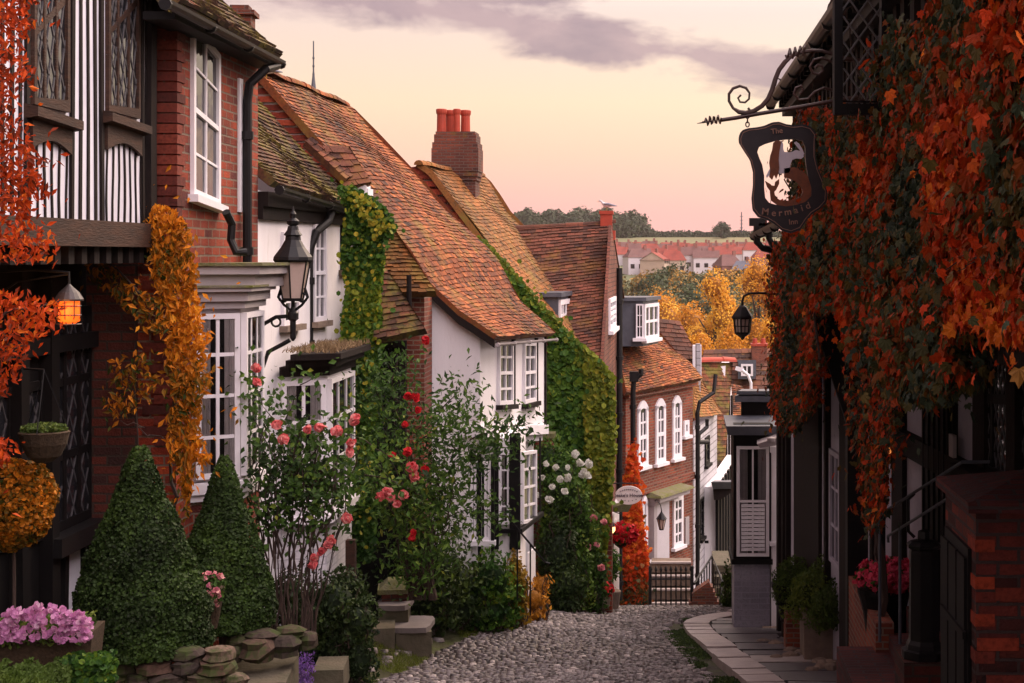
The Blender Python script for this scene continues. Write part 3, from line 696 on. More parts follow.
def groundcover(name, fx0, fx1, y0, y1, n, h, mat, label, cat, tm='blade', tint=(.2,.9), seed=1, clumps=.0):
    r = np.random.default_rng(seed); yy = r.uniform(y0, y1, n); a = np.array([fx0(y) for y in yy]); b_ = np.array([fx1(y) for y in yy])
    x = a+(b_-a)*r.uniform(size=n); C = np.stack([x, yy, np.interp(yy, _gy, _gz)+bank(x, yy)+h*.4], 1)
    k = noise3(C*np.array([1,1,0]), 2.4, seed) > clumps; C = C[k]; n = len(C)
    mb = MB(); leaves(mb, C, np.tile([0,-.6,.5], (n,1)), h*r.uniform(.5, 1.3, n), tm, r.uniform(*tint, n), tip=(0,0,1), jt=.45, jn=.5)
    o = mb.build(name, M[mat], uv=False); tag(o, label, cat, kind='stuff'); return o
groundcover('verge_grass', lambda y: le(y)-1.3, lambda y: le(y)+.03, 13.5, 24.5, 44000, .05, 'grass', 'short green grass along the left edge of the cobbles', 'grass', clumps=.0)
groundcover('kerb_moss', lambda y: re(y)-.30, lambda y: re(y)+.02, 13.2, 23.5, 9000, .035, 'lf_dark', 'dark moss in the gap beside the pale kerb', 'moss', tm='oval', seed=4, clumps=-.6)
# ================================================================ far valley
def tree(px, pyb, pyt, Y, wpx, mat, label, group, kind='autumn_tree', cat='tree', n=900, leafpx=3.2, seed=1, narrow=False, base=None):
    s = Y/F; top = P(px, pyt, Y); bot = P(px, pyb, Y); H = top.z-bot.z; w = wpx*s/2
    t = thing(kind, label, cat, bot, group)
    tb = MB(); tb.tube([bot-V(0,0,.5), bot+V(0,0,H*.3), bot+V(w*.05,0,H*.75)], [H*.035, H*.025, H*.008], 6)
    for k in range(4):
        a = U(0, 6.28); tb.tube([bot+V(0,0,H*(.25+.1*k)), bot+V(math.cos(a)*w*.5, math.sin(a)*w*.5, H*(.45+.1*k))], [H*.014, H*.004], 5)
    tb.build('trunk', M['bark'], t)
    mb = MB(); rr = random.Random(seed); nb = 9
    for i in range(nb):
        f = i/(nb-1)
        zz = H*(.22+.68*f); sp = w*(.62*math.sin(PI*min(1, .18+.8*f))) if not narrow else w*.5*math.sin(PI*min(1, .25+.7*f))
        a = rr.uniform(0, 6.28); c = bot+V(math.cos(a)*sp, math.sin(a)*sp, zz); rad = w*rr.uniform(.38, .55)
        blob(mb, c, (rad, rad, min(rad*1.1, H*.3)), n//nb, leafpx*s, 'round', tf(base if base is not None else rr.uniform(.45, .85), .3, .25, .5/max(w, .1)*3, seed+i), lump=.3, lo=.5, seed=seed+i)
    mb.build('crown', M[mat], t, uv=False); return t
def roofbox(mb_r, mb_w, c, w, d, h, rh, ang, hip=False, ov=.25):
    ca, sa = math.cos(ang), math.sin(ang)
    def q(x, y, z): return V(c[0]+x*ca-y*sa, c[1]+x*sa+y*ca, c[2]+z)
    a, b_ = w/2, d/2
    mb_w.hexa([q(-a,-b_,-1.5), q(a,-b_,-1.5), q(a,b_,-1.5), q(-a,b_,-1.5)], [q(-a,-b_,h), q(a,-b_,h), q(a,b_,h), q(-a,b_,h)])
    A, B = a+ov, b_+ov; e = a*.55 if hip else A
    p1, p2 = q(-e,0,h+rh), q(e,0,h+rh); c4 = [q(-A,-B,h), q(A,-B,h), q(A,B,h), q(-A,B,h)]
    mb_r.face([c4[0], c4[1], p2, p1]); mb_r.face([c4[2], c4[3], p1, p2]); mb_r.face([c4[3], c4[2], c4[1], c4[0]])
    if hip: mb_r.face([c4[1], c4[2], p2]); mb_r.face([c4[3], c4[0], p1])
    else:
        mb_w.face([q(-a,-b_,h), q(-a,b_,h), q(-a,0,h+rh*.97)][::-1]); mb_w.face([q(a,-b_,h), q(a,b_,h), q(a,0,h+rh*.97)])
    return q
def rc(name, *c):  return surf(name, c[0], c[1], .6, .85, 0)
M['far_r1'] = rc('far_roof_red', (.30,.06,.04), (.17,.045,.035)); M['far_r2'] = rc('far_roof_brown', (.17,.085,.075), (.12,.065,.06)); M['far_r3'] = rc('far_roof_slate', (.15,.17,.20), (.12,.13,.16))
M['far_w1'] = rc('far_wall_white', (.66,.64,.66), (.6,.58,.6)); M['far_w2'] = rc('far_wall_cream', (.50,.40,.30), (.44,.36,.28)); M['far_w3'] = rc('far_wall_brick', (.28,.13,.10), (.22,.10,.08))
def farhouse(px, pyb, Y, w, d, h, rh, ang, rm, wm, label, hip=False, front=None, gab=0, wins=3):
    w *= .78; h *= .88; rh *= .85
    c = P(px, pyb, Y); t = thing('distant_house', label, 'house', c, 'houses on the far hillside'); r_m, w_m = MB(), MB()
    q = roofbox(r_m, w_m, c, w, d, h, rh, ang, hip)
    w_m.build('wall', M[wm], t); ro = r_m.build('roof', M[rm], t)
    for k in range(wins):
        x = -w/2+w*(k+.5)/wins
        for z in ((1., 3.4) if h > 4.2 else (1.,)):
            f = MB(); f.hexa([q(x-.55,-d/2-.04,z), q(x+.55,-d/2-.04,z), q(x+.55,-d/2+.01,z), q(x-.55,-d/2+.01,z)], [q(x-.55,-d/2-.04,z+1.2), q(x+.55,-d/2-.04,z+1.2), q(x+.55,-d/2+.01,z+1.2), q(x-.55,-d/2+.01,z+1.2)])
            f.build('window', M['glass'], t)
    ch = MB(); cx = q(w*.28, 0, 0); ch.rbox((cx.x, cx.y, c.z+h+rh*.5), .8, .6, rh*.5+1.0, ang); ch.build('chimney', M['far_w3'], ro)
    return t
FH = [ # px, base py, Y, w, d, h, rh, ang, roof, wall, label, hip
 (638,272,440,9,7,4.6,2.6,.25,'far_r2','far_w1','white house with a brown roof at the left end of the hill row',True),
 (655,276,432,5.5,7,4.8,2.6,1.2,'far_r1','far_w2','cream house with a red roof turned gable on',False),
 (672,274,436,9,7,4.2,3.4,.1,'far_r1','far_w2','long red roofed house left of the white double gable house',True),
 (690,270,450,8,7,4.6,2.8,-.1,'far_r2','far_w1','pale house half hidden behind the red roofed one',False),
 (706,271,446,9,6,4.2,2.4,.0,'far_r2','far_w1','white house with small gables in the middle of the hill row',False),
 (728,277,430,8,7,3.4,3.6,.35,'far_r2','far_w3','brick house with a wide brown hipped roof',True),
 (744,279,425,5,7,2.8,2.8,-.5,'far_r3','far_w3','low brick house with grey slate solar roof',False),
 (764,272,440,8,7,4.4,2.9,.1,'far_r1','far_w3','pinkish brick house at the right end of the hill row',True),
 (752,264,470,7,6,4.6,2.8,.0,'far_r1','far_w1','white walled house with a red roof above the slate one',True),
 (785,270,445,8,7,4.4,2.9,.1,'far_r2','far_w1','white house behind the creeper at the hill row end',True),
]
for k, a in enumerate(FH): farhouse(*a)
cols = ['red', 'brown', 'rusty', 'dark red', 'dull red', 'plum']
kk = 0
for row, (Y, py) in enumerate(((500, 264), (530, 261), (565, 259), (600, 257), (640, 255.5))):
    for j in range(13):
        px = 582+j*20+(row % 2)*9+U(-3, 3)
        if px > 850: continue
        kk += 1
        t = farhouse(px, py+U(-.5,.5), Y+U(-8,8), U(8,11), 7, U(2.8,3.6), U(2.6,3.4), U(-.3,.3), ['far_r1','far_r2','far_r1'][kk % 3], ['far_w1','far_w3','far_w2'][(kk*7+row) % 3],
            '%s roofed terrace house, number %d from the left in row %d up the hill' % (['red','brown','red'][kk % 3], j+1, row+2), hip=bool(kk % 2), wins=2)
# trees: ridge wood, hedge, lone tree, mast
wd_ = MB()
for i in range(95):
    px = 505+i*1.5+U(-2,2); Y = 700+U(-15,15)
    top = 216+6*math.sin(i*.35)+U(-1.5,1.5)+(3 if px > 628 else 0)
    if px > 636: top += (px-636)*1.6
    if top > 233: continue
    c = P(px, 236, Y); tz = P(px, top, Y).z; rad = U(4.5,6.5)
    blob(wd_, (c.x, c.y, (c.z+tz)/2-.8), (rad, rad, (tz-c.z)/2+1.4), 620, 1.1, 'round', tf(U(.2,.6), .25, .2, .2, i), lump=.25, lo=.6, seed=i)
tag(wd_.build('hilltop_wood', M['lf_farg'], uv=False), 'dark green wood along the hilltop behind the roofs', 'wood', kind='stuff')
hd = MB()
for i in range(105):
    px = 580+i*2.6+U(-1,1); Y = 690; c = P(px, 237, Y); h = U(2.,3.)
    blob(hd, (c.x, c.y, c.z), (2.4,2,h), 200, .9, 'round', tf(U(.2,.5), .2, .2, .2, i), lump=.25, lo=.6, seed=i)
tag(hd.build('ridge_hedge', M['lf_farg'], uv=False), 'long dark hedge line running along the ridge', 'hedge', kind='stuff')
tree(722, 238, 224, 680, 19, 'lf_farg', 'lone round tree standing above the hedge on the ridge', None, 'oak_tree', n=1300, leafpx=1.6, seed=77, base=.4)
ms = MB(); a = P(741.5, 236, 690); ms.tube([a, V(a.x, a.y, P(741, 212, 690).z)], [.35,.25], 6); ms.tube([a+V(0,0,3), a+V(0,0,3.1)], .8, 8)
for k in range(5): ms.tube([a+V(-.7,0,2+k*1.6), a+V(.7,0,2+k*1.6)], .12, 4)
tag(ms.build('radio_mast', M['lead']), 'thin grey mast rising from the ridge right of the lone tree', 'mast')
# wooded bank below the houses
bk = MB()
for i in range(230):
    px = U(570, 850); Y = U(320, 395); gp = gz(Y); c = V((px-CX)/F*Y, Y, gp); h = U(3.,5.5); rad = U(2.5,4.5)
    blob(bk, (c.x, c.y, c.z+h*.6), (rad, rad, h*.75), 520, .62, 'round', tf(U(.0,.65) if i % 3 else U(.65,1.), .2, .18, .3, i), lump=.28, lo=.55, seed=i)
tag(bk.build('wooded_bank', M['lf_far'], uv=False), 'mixed green and rusty trees massed on the bank under the far houses', 'wood', kind='stuff')
lb = ['tall orange poplar just left of the street lantern', 'broad golden tree behind the hanging street lantern', 'pale orange low tree at the left of the valley trees', 'bright amber tree filling the right of the valley', 'small ochre tree below the wooded bank', 'golden tree between the brick gable and the tall poplar', 'low yellow tree close behind the brown roofed building','rust coloured tree beside the creeper edge', 'dull orange tree behind the white dormer window']
for k, (px, pb, pt, Y, w, m_) in enumerate([(714,400,274,190,62,'lf_aut'), (757,400,260,200,78,'lf_aut'), (660,380,298,230,74,'lf_aut'), (790,400,285,180,60,'lf_aut'), (690,390,310,220,66,'lf_aut'), (735,410,330,150,70,'lf_aut'), (700,400,340,160,50,'lf_aut'), (772,420,320,150,50,'lf_aut'), (640,380,318,220,50,'lf_aut')]):
    tree(px, pb, pt, Y, w, m_, lb[k], 'autumn trees in the valley', n=6500, leafpx=2.1, seed=30+k, narrow=(k == 0))

# ================================================================ evening haze
M['haze'], nt_, b_z, out_z = newmat('evening_haze'); nt_.nodes.remove(b_z)
pv = nt_.nodes.new('ShaderNodeVolumePrincipled'); pv.inputs['Color'].default_value = (.95,.82,.80,1); pv.inputs['Density'].default_value = .00011; pv.inputs['Anisotropy'].default_value = .3
nt_.links.new(pv.outputs[0], out_z.inputs['Volume'])
hz = MB(); hz.box(-3200, 3200, -3200, 3200, -62, 26); tag(hz.build('haze', M['haze'], uv=False), kind='stuff')
# ================================================================ LEFT: timber framed house
TH = thing('timber_framed_house', 'black and white timber framed house with jettied upper storey at the left edge', 'house', (-4.5, 8, gz(9)))
WU = Wall((-4.0, 6.5), (-4.0, 12.43)); WL = Wall((-4.55, 6.5), (-4.55, 12.58))
mb = MB(); mb.box(-8.5,-4.0,6.5,12.43,.2,3.3); mb.build('wall', M['plaster_cool'], TH)
mb = MB(); mb.box(-8.5,-4.55,6.5,12.58,-4.6,.1); mb.build('ground_floor_wall', M['black'], TH)
near = [V(-3.8,6.4,3.1), V(-6.2,6.4,5.4)]; far = [V(-3.8,12.5,3.1), V(-6.2,12.5,5.4)]
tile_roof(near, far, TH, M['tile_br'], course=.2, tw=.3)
st = MB(); u0 = WU.u(-60); u1 = WU.L; wins_ = [(WU.u(27), WU.u(69)), (WU.u(102), WU.u(140))]
def wob(w, mb, u, z0, z1, wd, d1=.010):
    n = 4; pr = None
    for i in range(n):
        a = lerp(z0, z1, i/n); b_ = lerp(z0, z1, (i+1)/n); du0 = .012*math.sin(u*7+i*1.3); du1 = .012*math.sin(u*7+(i+1)*1.3)
        k = wd*(1+.15*math.sin(u*13+i))/2; k2 = wd*(1+.15*math.sin(u*13+i+1))/2
        c = [(u+du0-k, a), (u+du0+k, a), (u+du1+k2, b_), (u+du1-k2, b_)]
        mb.hexa([w.p(*q, -.02) for q in c], [w.p(*q, d1) for q in c])
u = 0.
while u < u1-.04:
    inw = any(a-.02 < u < b_+.02 for a, b_ in wins_)
    w_ = U(.028,.05)
    if inw: wob(WU, st, u, .2, .93, w_*.6)
    else: wob(WU, st, u, .2, 3.2, w_)
    u += U(.10,.15) if not inw else .125
for a, b_ in wins_: wob(WU, st, a-.03, .2, 3.2, .05, .02); wob(WU, st, b_+.03, .2, 3.2, .05, .02)
wob(WU, st, u1-.05, .2, 3.2, .12, .05)
st.build('timber_studs', M['timber'], TH)
for (a, b_, zz) in ((30,66,.95),(105,137,1.03)):
    w_ = window(WU, a, b_, -40 if a > 100 else -30, (255-zz*1600/PX(a,-4.0)), TH, cols=3, rows=2, fm='timber_brown', fw=.045, bar=.035, lattice=.10, sill=False, midrail=False, d=.03, yb2=(255-zz*1600/PX(b_,-4.0)), yt2=-120)
    s_ = MB(); ua, ub = WU.u(a)-.1, WU.u(b_)+.08
    s_.hexa([WU.p(ua, zz-.10, -.01), WU.p(ub, zz-.13, -.01), WU.p(ub, zz-.03, -.01), WU.p(ua, zz, -.01)], [WU.p(ua, zz-.08, .09), WU.p(ub, zz-.11, .09), WU.p(ub, zz-.05, .09), WU.p(ua, zz-.02, .09)])
    n = 10
    for i in range(n):   # carved bracket under the sill
        f0, f1 = i/n, (i+1)/n; h0, h1 = .17-.07*math.sin(PI*f0), .17-.07*math.sin(PI*f1)
        x0, x1 = lerp(ua+.06, ub-.06, f0), lerp(ua+.06, ub-.06, f1)
        s_.hexa([WU.p(x0, zz-.11-h0, .0), WU.p(x1, zz-.11-h1, .0), WU.p(x1, zz-.1, .0), WU.p(x0, zz-.1, .0)], [WU.p(x0, zz-.11-h0, .035), WU.p(x1, zz-.11-h1, .035), WU.p(x1, zz-.1, .035), WU.p(x0, zz-.1, .035)])
    s_.build('sill', M['timber_brown'], w_)
bm_ = MB(); bm_.box(-4.15,-3.93,6.5,12.45,.06,.24); bm_.build('bressumer', M['timber_brown'], TH)
sf = MB(); sf.box(-4.55,-4.15,6.5,12.45,.08,.14)
y = 6.6
while y < 12.4: sf.box(-4.5,-3.98,y,y+.10,-.06,.07); y += .24
sf.build('jetty_joists', M['timber'], TH)
# ground floor windows
w1 = window(WL, -30, 40, 395, 560, TH, cols=4, rows=2, fm='black', fw=.06, bar=.05, lattice=.17, sill=False, midrail=False, yt2=380, yb2=540)
w2 = window(WL, 47, 90, 310, 536, TH, cols=3, rows=3, fm='black', fw=.07, bar=.06, lattice=.17, sill=False, midrail=False, yb2=516, yt2=305)
gp = MB(); zs = -2.07
WL.rect(gp, WL.u(40), WL.u(93), zs-.14, zs, -.01, .16); gp.build('sill', M['iron'], w2)
pn = MB(); WL.rect(pn, WL.u(45), WL.u(80), -3.6, zs-.16, .0, .012); pn.build('white_panel', M['plaster_cool'], TH)
ps = MB()
for px in (44, 53, 61, 80): wob(WL, ps, WL.u(px), -3.7, zs-.14, .07, .05)
for px in (12, 42, 92, 108): wob(WL, ps, WL.u(px), -3.9, .05, .13, .10)
WL.rect(ps, WL.u(-20), WL.u(118), -.72, -.60, -.01, .09); ps.build('timber_posts', M['black'], TH)
dr = MB(); WL.rect(dr, WL.u(95), WL.u(106), -3.8, -.8, .0, .03)
for k in range(3): WL.rect(dr, WL.u(96+k*3.5), WL.u(98+k*3.5), -3.7, -.9, .03, .045)
dr.build('door', M['black'], TH)
# lantern
LN = thing('wall_lantern', 'small round caged lantern glowing orange under the timber house jetty', 'lantern', P(69, 324, 10.6))
c = P(69, 324, 10.6); r = 11/1600*10.6
mb = MB(); mb.lathe(c, [(r*.5,0),(r*.95,.02),(r*1.02,.08),(r,.13),(r*.9,.165)], 16); mb.build('glowing_glass', M['lit'], LN, smooth=True)
mb = MB(); mb.lathe(c+V(0,0,.165), [(r*1.25,-.012),(r*1.28,0),(r*.9,.045),(r*.3,.085),(r*.12,.1)], 16)
for k in range(8):
    a = 2*PI*k/8; mb.tube([c+V(math.cos(a)*r*.6, math.sin(a)*r*.6, -.01), c+V(math.cos(a)*r*1.06, math.sin(a)*r*1.06, .05), c+V(math.cos(a)*r*1.05, math.sin(a)*r*1.05, .165)], .004, 5)
for z in (.0,.06,.12): mb.tube([c+V(math.cos(2*PI*k/12)*r*1.07, math.sin(2*PI*k/12)*r*1.07, z) for k in range(13)], .004, 5)
mb.build('cage', M['copper'], LN)
mb = MB(); mb.tube([c+V(0,0,.26), c+V(0,0,.34), V(-4.2, 10.62, c.z+.36), V(-4.55, 10.65, c.z+.34)], .010, 6); mb.tube([c+V(0,0,.33), V(-4.3,10.62,c.z+.28), V(-4.55,10.65,c.z+.12)], .007, 6); mb.build('bracket', M['iron'], LN)
pl = bpy.data.lights.new('lantern_light', 'POINT'); pl.energy = 4; pl.color = (1,.35,.1); pl.shadow_soft_size = .1
po = bpy.data.objects.new('lantern_light', pl); COL.objects.link(po); po.parent = LN; po.location = (0,-.25,.05)
# ================================================================ LEFT: brick house with the bay
BH = thing('brick_house', 'dark red brick house with a white sash window and a grey bay window', 'house', (-4.5, 13.8, gz(13.8)))
WF = Wall((-3.85,12.6), (-3.85,15.13)); WS = Wall((-8.5,12.6), (-3.85,12.6))
mb = MB(); WF.poly(mb, [(0,-4.6),(WF.L,-4.6),(WF.L,1.86),(0,1.86)], -.3, 0); mb.build('street_wall', M['brick_red'], BH)
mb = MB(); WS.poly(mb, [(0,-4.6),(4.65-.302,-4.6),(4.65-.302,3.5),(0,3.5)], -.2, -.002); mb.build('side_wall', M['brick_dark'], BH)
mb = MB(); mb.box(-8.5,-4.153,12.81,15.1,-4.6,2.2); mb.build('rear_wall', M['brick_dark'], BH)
q = MB(); z = -1.5; k = 0                      # quoins at the corner
while z < 1.8:
    L = .26 if k % 2 else .17; q.box(-3.85-L, -3.835, 12.58, 12.6+(.2 if k % 2 else .11), z, z+.07, U(.1,.9)); z += .082; k += 1
q.build('quoins', tintmat('quoin_brick', [(0,(.07,.02,.016)), (.6,(.15,.03,.02)), (1,(.24,.05,.028))]), BH)
near = [V(-3.62,11.9,1.88), V(-6.2,11.9,4.2)]; far = [V(-3.62,15.1,1.88), V(-6.2,15.1,4.2)]
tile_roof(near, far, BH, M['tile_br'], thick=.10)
mb = MB(); mb.box(-3.9,-3.66,11.95,15.10,1.76,1.82)
mb.build('eaves', M['black'], BH)
gutter(V(-3.59,11.5,1.83), V(-3.59,14.95,1.81), BH, .05, 'iron')
window(WF, 190, 217, 20, 195, BH, cols=2, rows=4, fw=.055, bar=.022, yt2=55, yb2=206, d=.035, label='tall white sash window')
window(WF, 237.5, 241, 78, 212, BH, cols=1, rows=4, fw=.05, d=.02, sill=False)
pipe([V(-3.60,14.85,1.76), V(-3.64,14.6,1.70), V(-3.77,14.52,1.55), V(-3.79,14.52,1.4), V(-3.79,14.52,-.28)], BH, .042)
pipe([P(226,212,13.6), P(232,224,13.7), P(231,240,13.7), P(236,252,13.7), P(246,252,13.75)], BH, .035, name='waste_pipe', coll=False)
ch = MB(); c = P(241, 22, 17.5); ch.rbox((c.x,c.y,c.z-.6), .26,.3,.66, .1); ch.rbox((c.x,c.y,c.z+.06),.34,.38,.05,.1); ch.rbox((c.x,c.y,c.z+.11),.2,.24,.06,.1)
ch.build('chimney', M['brick_chim'], BH)
# canted bay
BY = MB()
A0, A1, A2, A3 = V(-3.85,13.0,0), V(-3.50,13.25,0), V(-3.515,13.95,0), V(-3.85,14.15,0)
zb, zt = -1.86, -.44
ws = [Wall((A0.x,A0.y),(A1.x,A1.y)), Wall((A1.x,A1.y),(A2.x,A2.y)), Wall((A2.x,A2.y),(A3.x,A3.y))]
def prism(mb, pts, z0, z1, t=.5):
    b_ = [V(p[0],p[1],z0) for p in pts]; u_ = [V(p[0],p[1],z1) for p in pts]; n = len(pts)
    mb.face(b_[::-1], t); mb.face(u_, t)
    for i in range(n): j = (i+1) % n; mb.face([b_[i], b_[j], u_[j], u_[i]], t)
def off(pts, c, k): return [(c[0]+(p[0]-c[0])*k, c[1]+(p[1]-c[1])*k) for p in pts]
pp = [(A0.x,A0.y),(A1.x,A1.y),(A2.x,A2.y),(A3.x,A3.y)]
def grow(pts, e):  # outward from house wall x=-3.85
    yc = sum(p[1] for p in pts)/len(pts)
    return [(p[0]+(e if p[0] > -3.84 else 0), p[1]+(e if p[1] > yc else -e)) for p in pts]
m0 = MB(); prism(m0, grow(pp,-.02), zb, zt); bw_ = m0.build('bay_window', M['cream'], BH)
m0 = MB(); prism(m0, grow(pp,-.015), -4.4, zb-.08); m0.build('plinth', M['brick_red'], bw_)
m0 = MB(); prism(m0, grow(pp,.05), zb-.09, zb); prism(m0, grow(pp,.02), zb-.15, zb-.09); m0.build('sill', M['white'], bw_)
m0 = MB()
for z0, z1, e in ((-.44,-.38,.03),(-.38,-.30,.06),(-.30,-.27,.10)): prism(m0, grow(pp,e), z0, z1)
pp2 = [(-3.85,13.15),(-3.42,13.35),(-3.36,14.2),(-3.85,14.35)]
prism(m0, grow(pp2,.0), -.27, -.16); prism(m0, grow(pp2,.05), -.16, -.09)
m0.build('cornice', M['cream'], bw_)
m0 = MB(); prism(m0, grow(pp,.115), -.268, -.25); prism(m0, grow(pp2,.08), -.09, -.065); m0.build('mossy_cap', M['mossy'], bw_)
def baywin(w, cols, rows, z0, z1, par, e=.06, **k):
    a = (w.A.x, w.A.y); pa = CX+F*(w.A.x+w.t.x*e)/(w.A.y+w.t.y*e); B = w.L-e; pb = CX+F*(w.A.x+w.t.x*B)/(w.A.y+w.t.y*B)
    Ya = w.A.y+w.t.y*e
    return window(w, pa, pb, CY-z1*F/Ya, CY-z0*F/Ya, par, cols=cols, rows=rows, sill=False, **k)
baywin(ws[0], 2, 4, zb+.03, zt-.04, BH, e=.03, fw=.045, bar=.03, curtain=True, midrail=False, d=.03)
baywin(ws[1], 3, 4, zb+.03, zt-.04, BH, e=.03, fw=.045, bar=.03, curtain=True, midrail=False, d=.03)
# ================================================================ LEFT: white stucco cottage
SCo = thing('white_cottage', 'long white rendered cottage with a mossy brown roof and a low white bay', 'house', (-4.6, 17, gz(17)))
W2 = Wall((-3.85,15.13),(-3.66,18.6))
mb = MB(); W2.poly(mb, [(0,-4.9),(W2.L,-4.9),(W2.L,.36),(0,.62)], -.3, 0); mb.build('street_wall', M['plaster'], SCo)
mb = MB(); mb.box(-7,-4.16,15.15,18.58,-4.9,.3); mb.build('rear_wall', M['plaster'], SCo)
e0, e1 = V(-3.70,15.16,.70), V(-3.54,18.9,.51)
R1n = [e0, e0+V(-.35,0,.28), e0+V(-1.3,0,1.25), e0+V(-2.6,0,2.65)]; R1f = [e1, e1+V(-.3,0,.25), e1+V(-1.3,0,1.30), e1+V(-2.5,0,2.55)]
tile_roof(R1n, R1f, SCo, M['tile_br'], course=.075, tw=.12, wave=.035, seed=4)
mb = MB(); W2.rect(mb, 0, W2.L, .46, .60, .0, .10); W2.rect(mb, 0, W2.L, .34, .46, -.005, .05); mb.build('eaves', M['timber'], SCo)
gutter(e0+V(.05,0,-.06), e1+V(.05,0,-.05), SCo, .05)
window(W2, 281, 297, 232, 326, SCo, cols=2, rows=4, fw=.05, bar=.022, sillm='stone')
window(W2, 312, 324, 224, 322, SCo, cols=2, rows=4, fw=.05, bar=.022, sillm='stone')
window(W2, 340, 346.5, 222, 270, SCo, cols=2, rows=3, fw=.04, bar=.022, sillm='stone', fm='black')
pipe([P(331,213,17.3), P(328,222,17.2), P(316,232,17.0), P(310,248,16.95), P(309,262,16.95), P(309,362,16.95)], SCo, .045)
# bay 2
zb2, zt2 = -2.98, -1.20
A0, A1, A2, A3 = V(-3.80,15.7,0), V(-3.36,15.95,0), V(-3.36,17.25,0), V(-3.75,17.5,0)
pp = [(A0.x,A0.y),(A1.x,A1.y),(A2.x,A2.y),(A3.x,A3.y)]
m0 = MB(); prism(m0, grow(pp,-.02), zb2+.4, zt2); bw2 = m0.build('bay_window', M['white'], SCo)
m0 = MB(); prism(m0, grow(pp,-.015), -4.9, zb2+.4-.07); m0.build('plinth', M['brick_white'], bw2)
m0 = MB(); prism(m0, grow(pp,.06), zb2+.32, zb2+.4); m0.build('sill', M['white'], bw2)
m0 = MB(); prism(m0, grow(pp,.02), zt2, zt2+.10); prism(m0, grow(pp,.10), zt2+.10, zt2+.17); prism(m0, grow(pp,.16), zt2+.17, zt2+.23); m0.build('cornice', M['timber'], bw2)
m0 = MB()
C = [(x, y) for x, y in zip(rng.uniform(-3.75,-3.22,900), rng.uniform(15.7,17.5,900))]
leaves(m0, [(x,y,zt2+.26) for x,y in C], np.tile([0,-1,.3],(900,1)), .07, 'blade', rng.uniform(0,1,900), tip=(0,0,1), jt=.5)
m0.build('dry_grass', tintmat('dry_grass', [(0,(.16,.10,.05)), (1,(.38,.27,.14))]), bw2)
ws = [Wall((A0.x,A0.y),(A1.x,A1.y)), Wall((A1.x,A1.y),(A2.x,A2.y))]
baywin(ws[0], 2, 3, -2.48, zt2-.04, SCo, e=.03, fw=.05, bar=.035, curtain='short', midrail=False, d=.03)
baywin(ws[1], 3, 3, -2.48, zt2-.04, SCo, e=.05, fw=.05, bar=.03, midrail=False, d=.03)
# ================================================================ street lamp on the cottage
LP = thing('street_lamp', 'black iron hexagonal street lamp with a pale glass on a scrolled wall bracket', 'lamp', P(341/1.0-48, 340, 14.2))
c = P(293, 300, 14.2); s = 14.2/F
def hexl(mb, prof, n=6, rot=PI/6, t=.5): mb.lathe(c, prof, n, t, rot=rot)
mb = MB(); mb.lathe(c, [(10*s,2*s),(17.2*s,39*s)], 6, rot=PI/6); mb.build('glass', M['lampglass'], LP)
mb = MB(); hexl(mb, [(11*s,-1*s),(11.5*s,2*s)]); hexl(mb, [(18.5*s,38*s),(20*s,40*s),(19.5*s,43*s),(12*s,53*s),(8*s,60*s),(7.5*s,64*s),(9.5*s,65*s),(6*s,70*s),(5*s,74*s)], 12)
mb.lathe(c, [(2*s,73*s),(6*s,76*s),(6.5*s,79*s),(3*s,82*s),(3.5*s,86*s),(1.5*s,89*s),(.4*s,94*s)], 12)
for k in range(6):
    a = PI/6+k*PI/3; mb.tube([c+V(math.cos(a)*10.5*s, math.sin(a)*10.5*s, 1*s), c+V(math.cos(a)*17.8*s, math.sin(a)*17.8*s, 39.5*s)], .9*s, 5)
mb.build('lamp_head', M['iron'], LP)
mb = MB()
b0 = P(265, 372, 14.2)
mb.tube([V(-3.85,14.2,P(0,362,14.2).z), P(262,372,14.2), P(268,352,14.2), P(283,344,14.2), P(290,340,14.2)], 2.2*s, 8)
mb.tube([P(262,325,14.2), P(276,317,14.2), P(291,316,14.2)], 2*s, 8); mb.tube([V(-3.85,14.2,P(0,325,14.2).z), P(262,325,14.2), P(262,372,14.2)], 1.3*s, 6)
mb.lathe(P(293,341,14.2), [(1*s,0),(3*s,3*s),(3*s,20*s),(5.5*s,22*s),(5.5*s,28*s),(3*s,31*s),(2*s,34*s),(2*s,43*s)], 10)
for k, sg in ((285,-1),(302,1)):
    cc = P(293+sg*10, 297, 14.2); pts = []
    for i in range(15):
        a = i/14*PI*2.6; rr = 5.5*s*(1-.6*i/14); pts.append(cc+V(sg*math.cos(a+PI)*rr, 0, -math.sin(a)*rr))
    mb.tube(pts, 1.1*s, 5); mb.tube([P(293, 312, 14.2), P(293+sg*9, 305, 14.2), P(293+sg*15, 297, 14.2), P(293+sg*12, 288, 14.2)], 1.4*s, 5)
for k in range(12): pass
mb.tube([P(276,322,14.2)+V(math.cos(a)*4.5*s, 0, math.sin(a)*4.5*s) for a in np.linspace(0, 2*PI, 12)], 1.2*s, 5)
mb.build('bracket', M['iron'], LP)
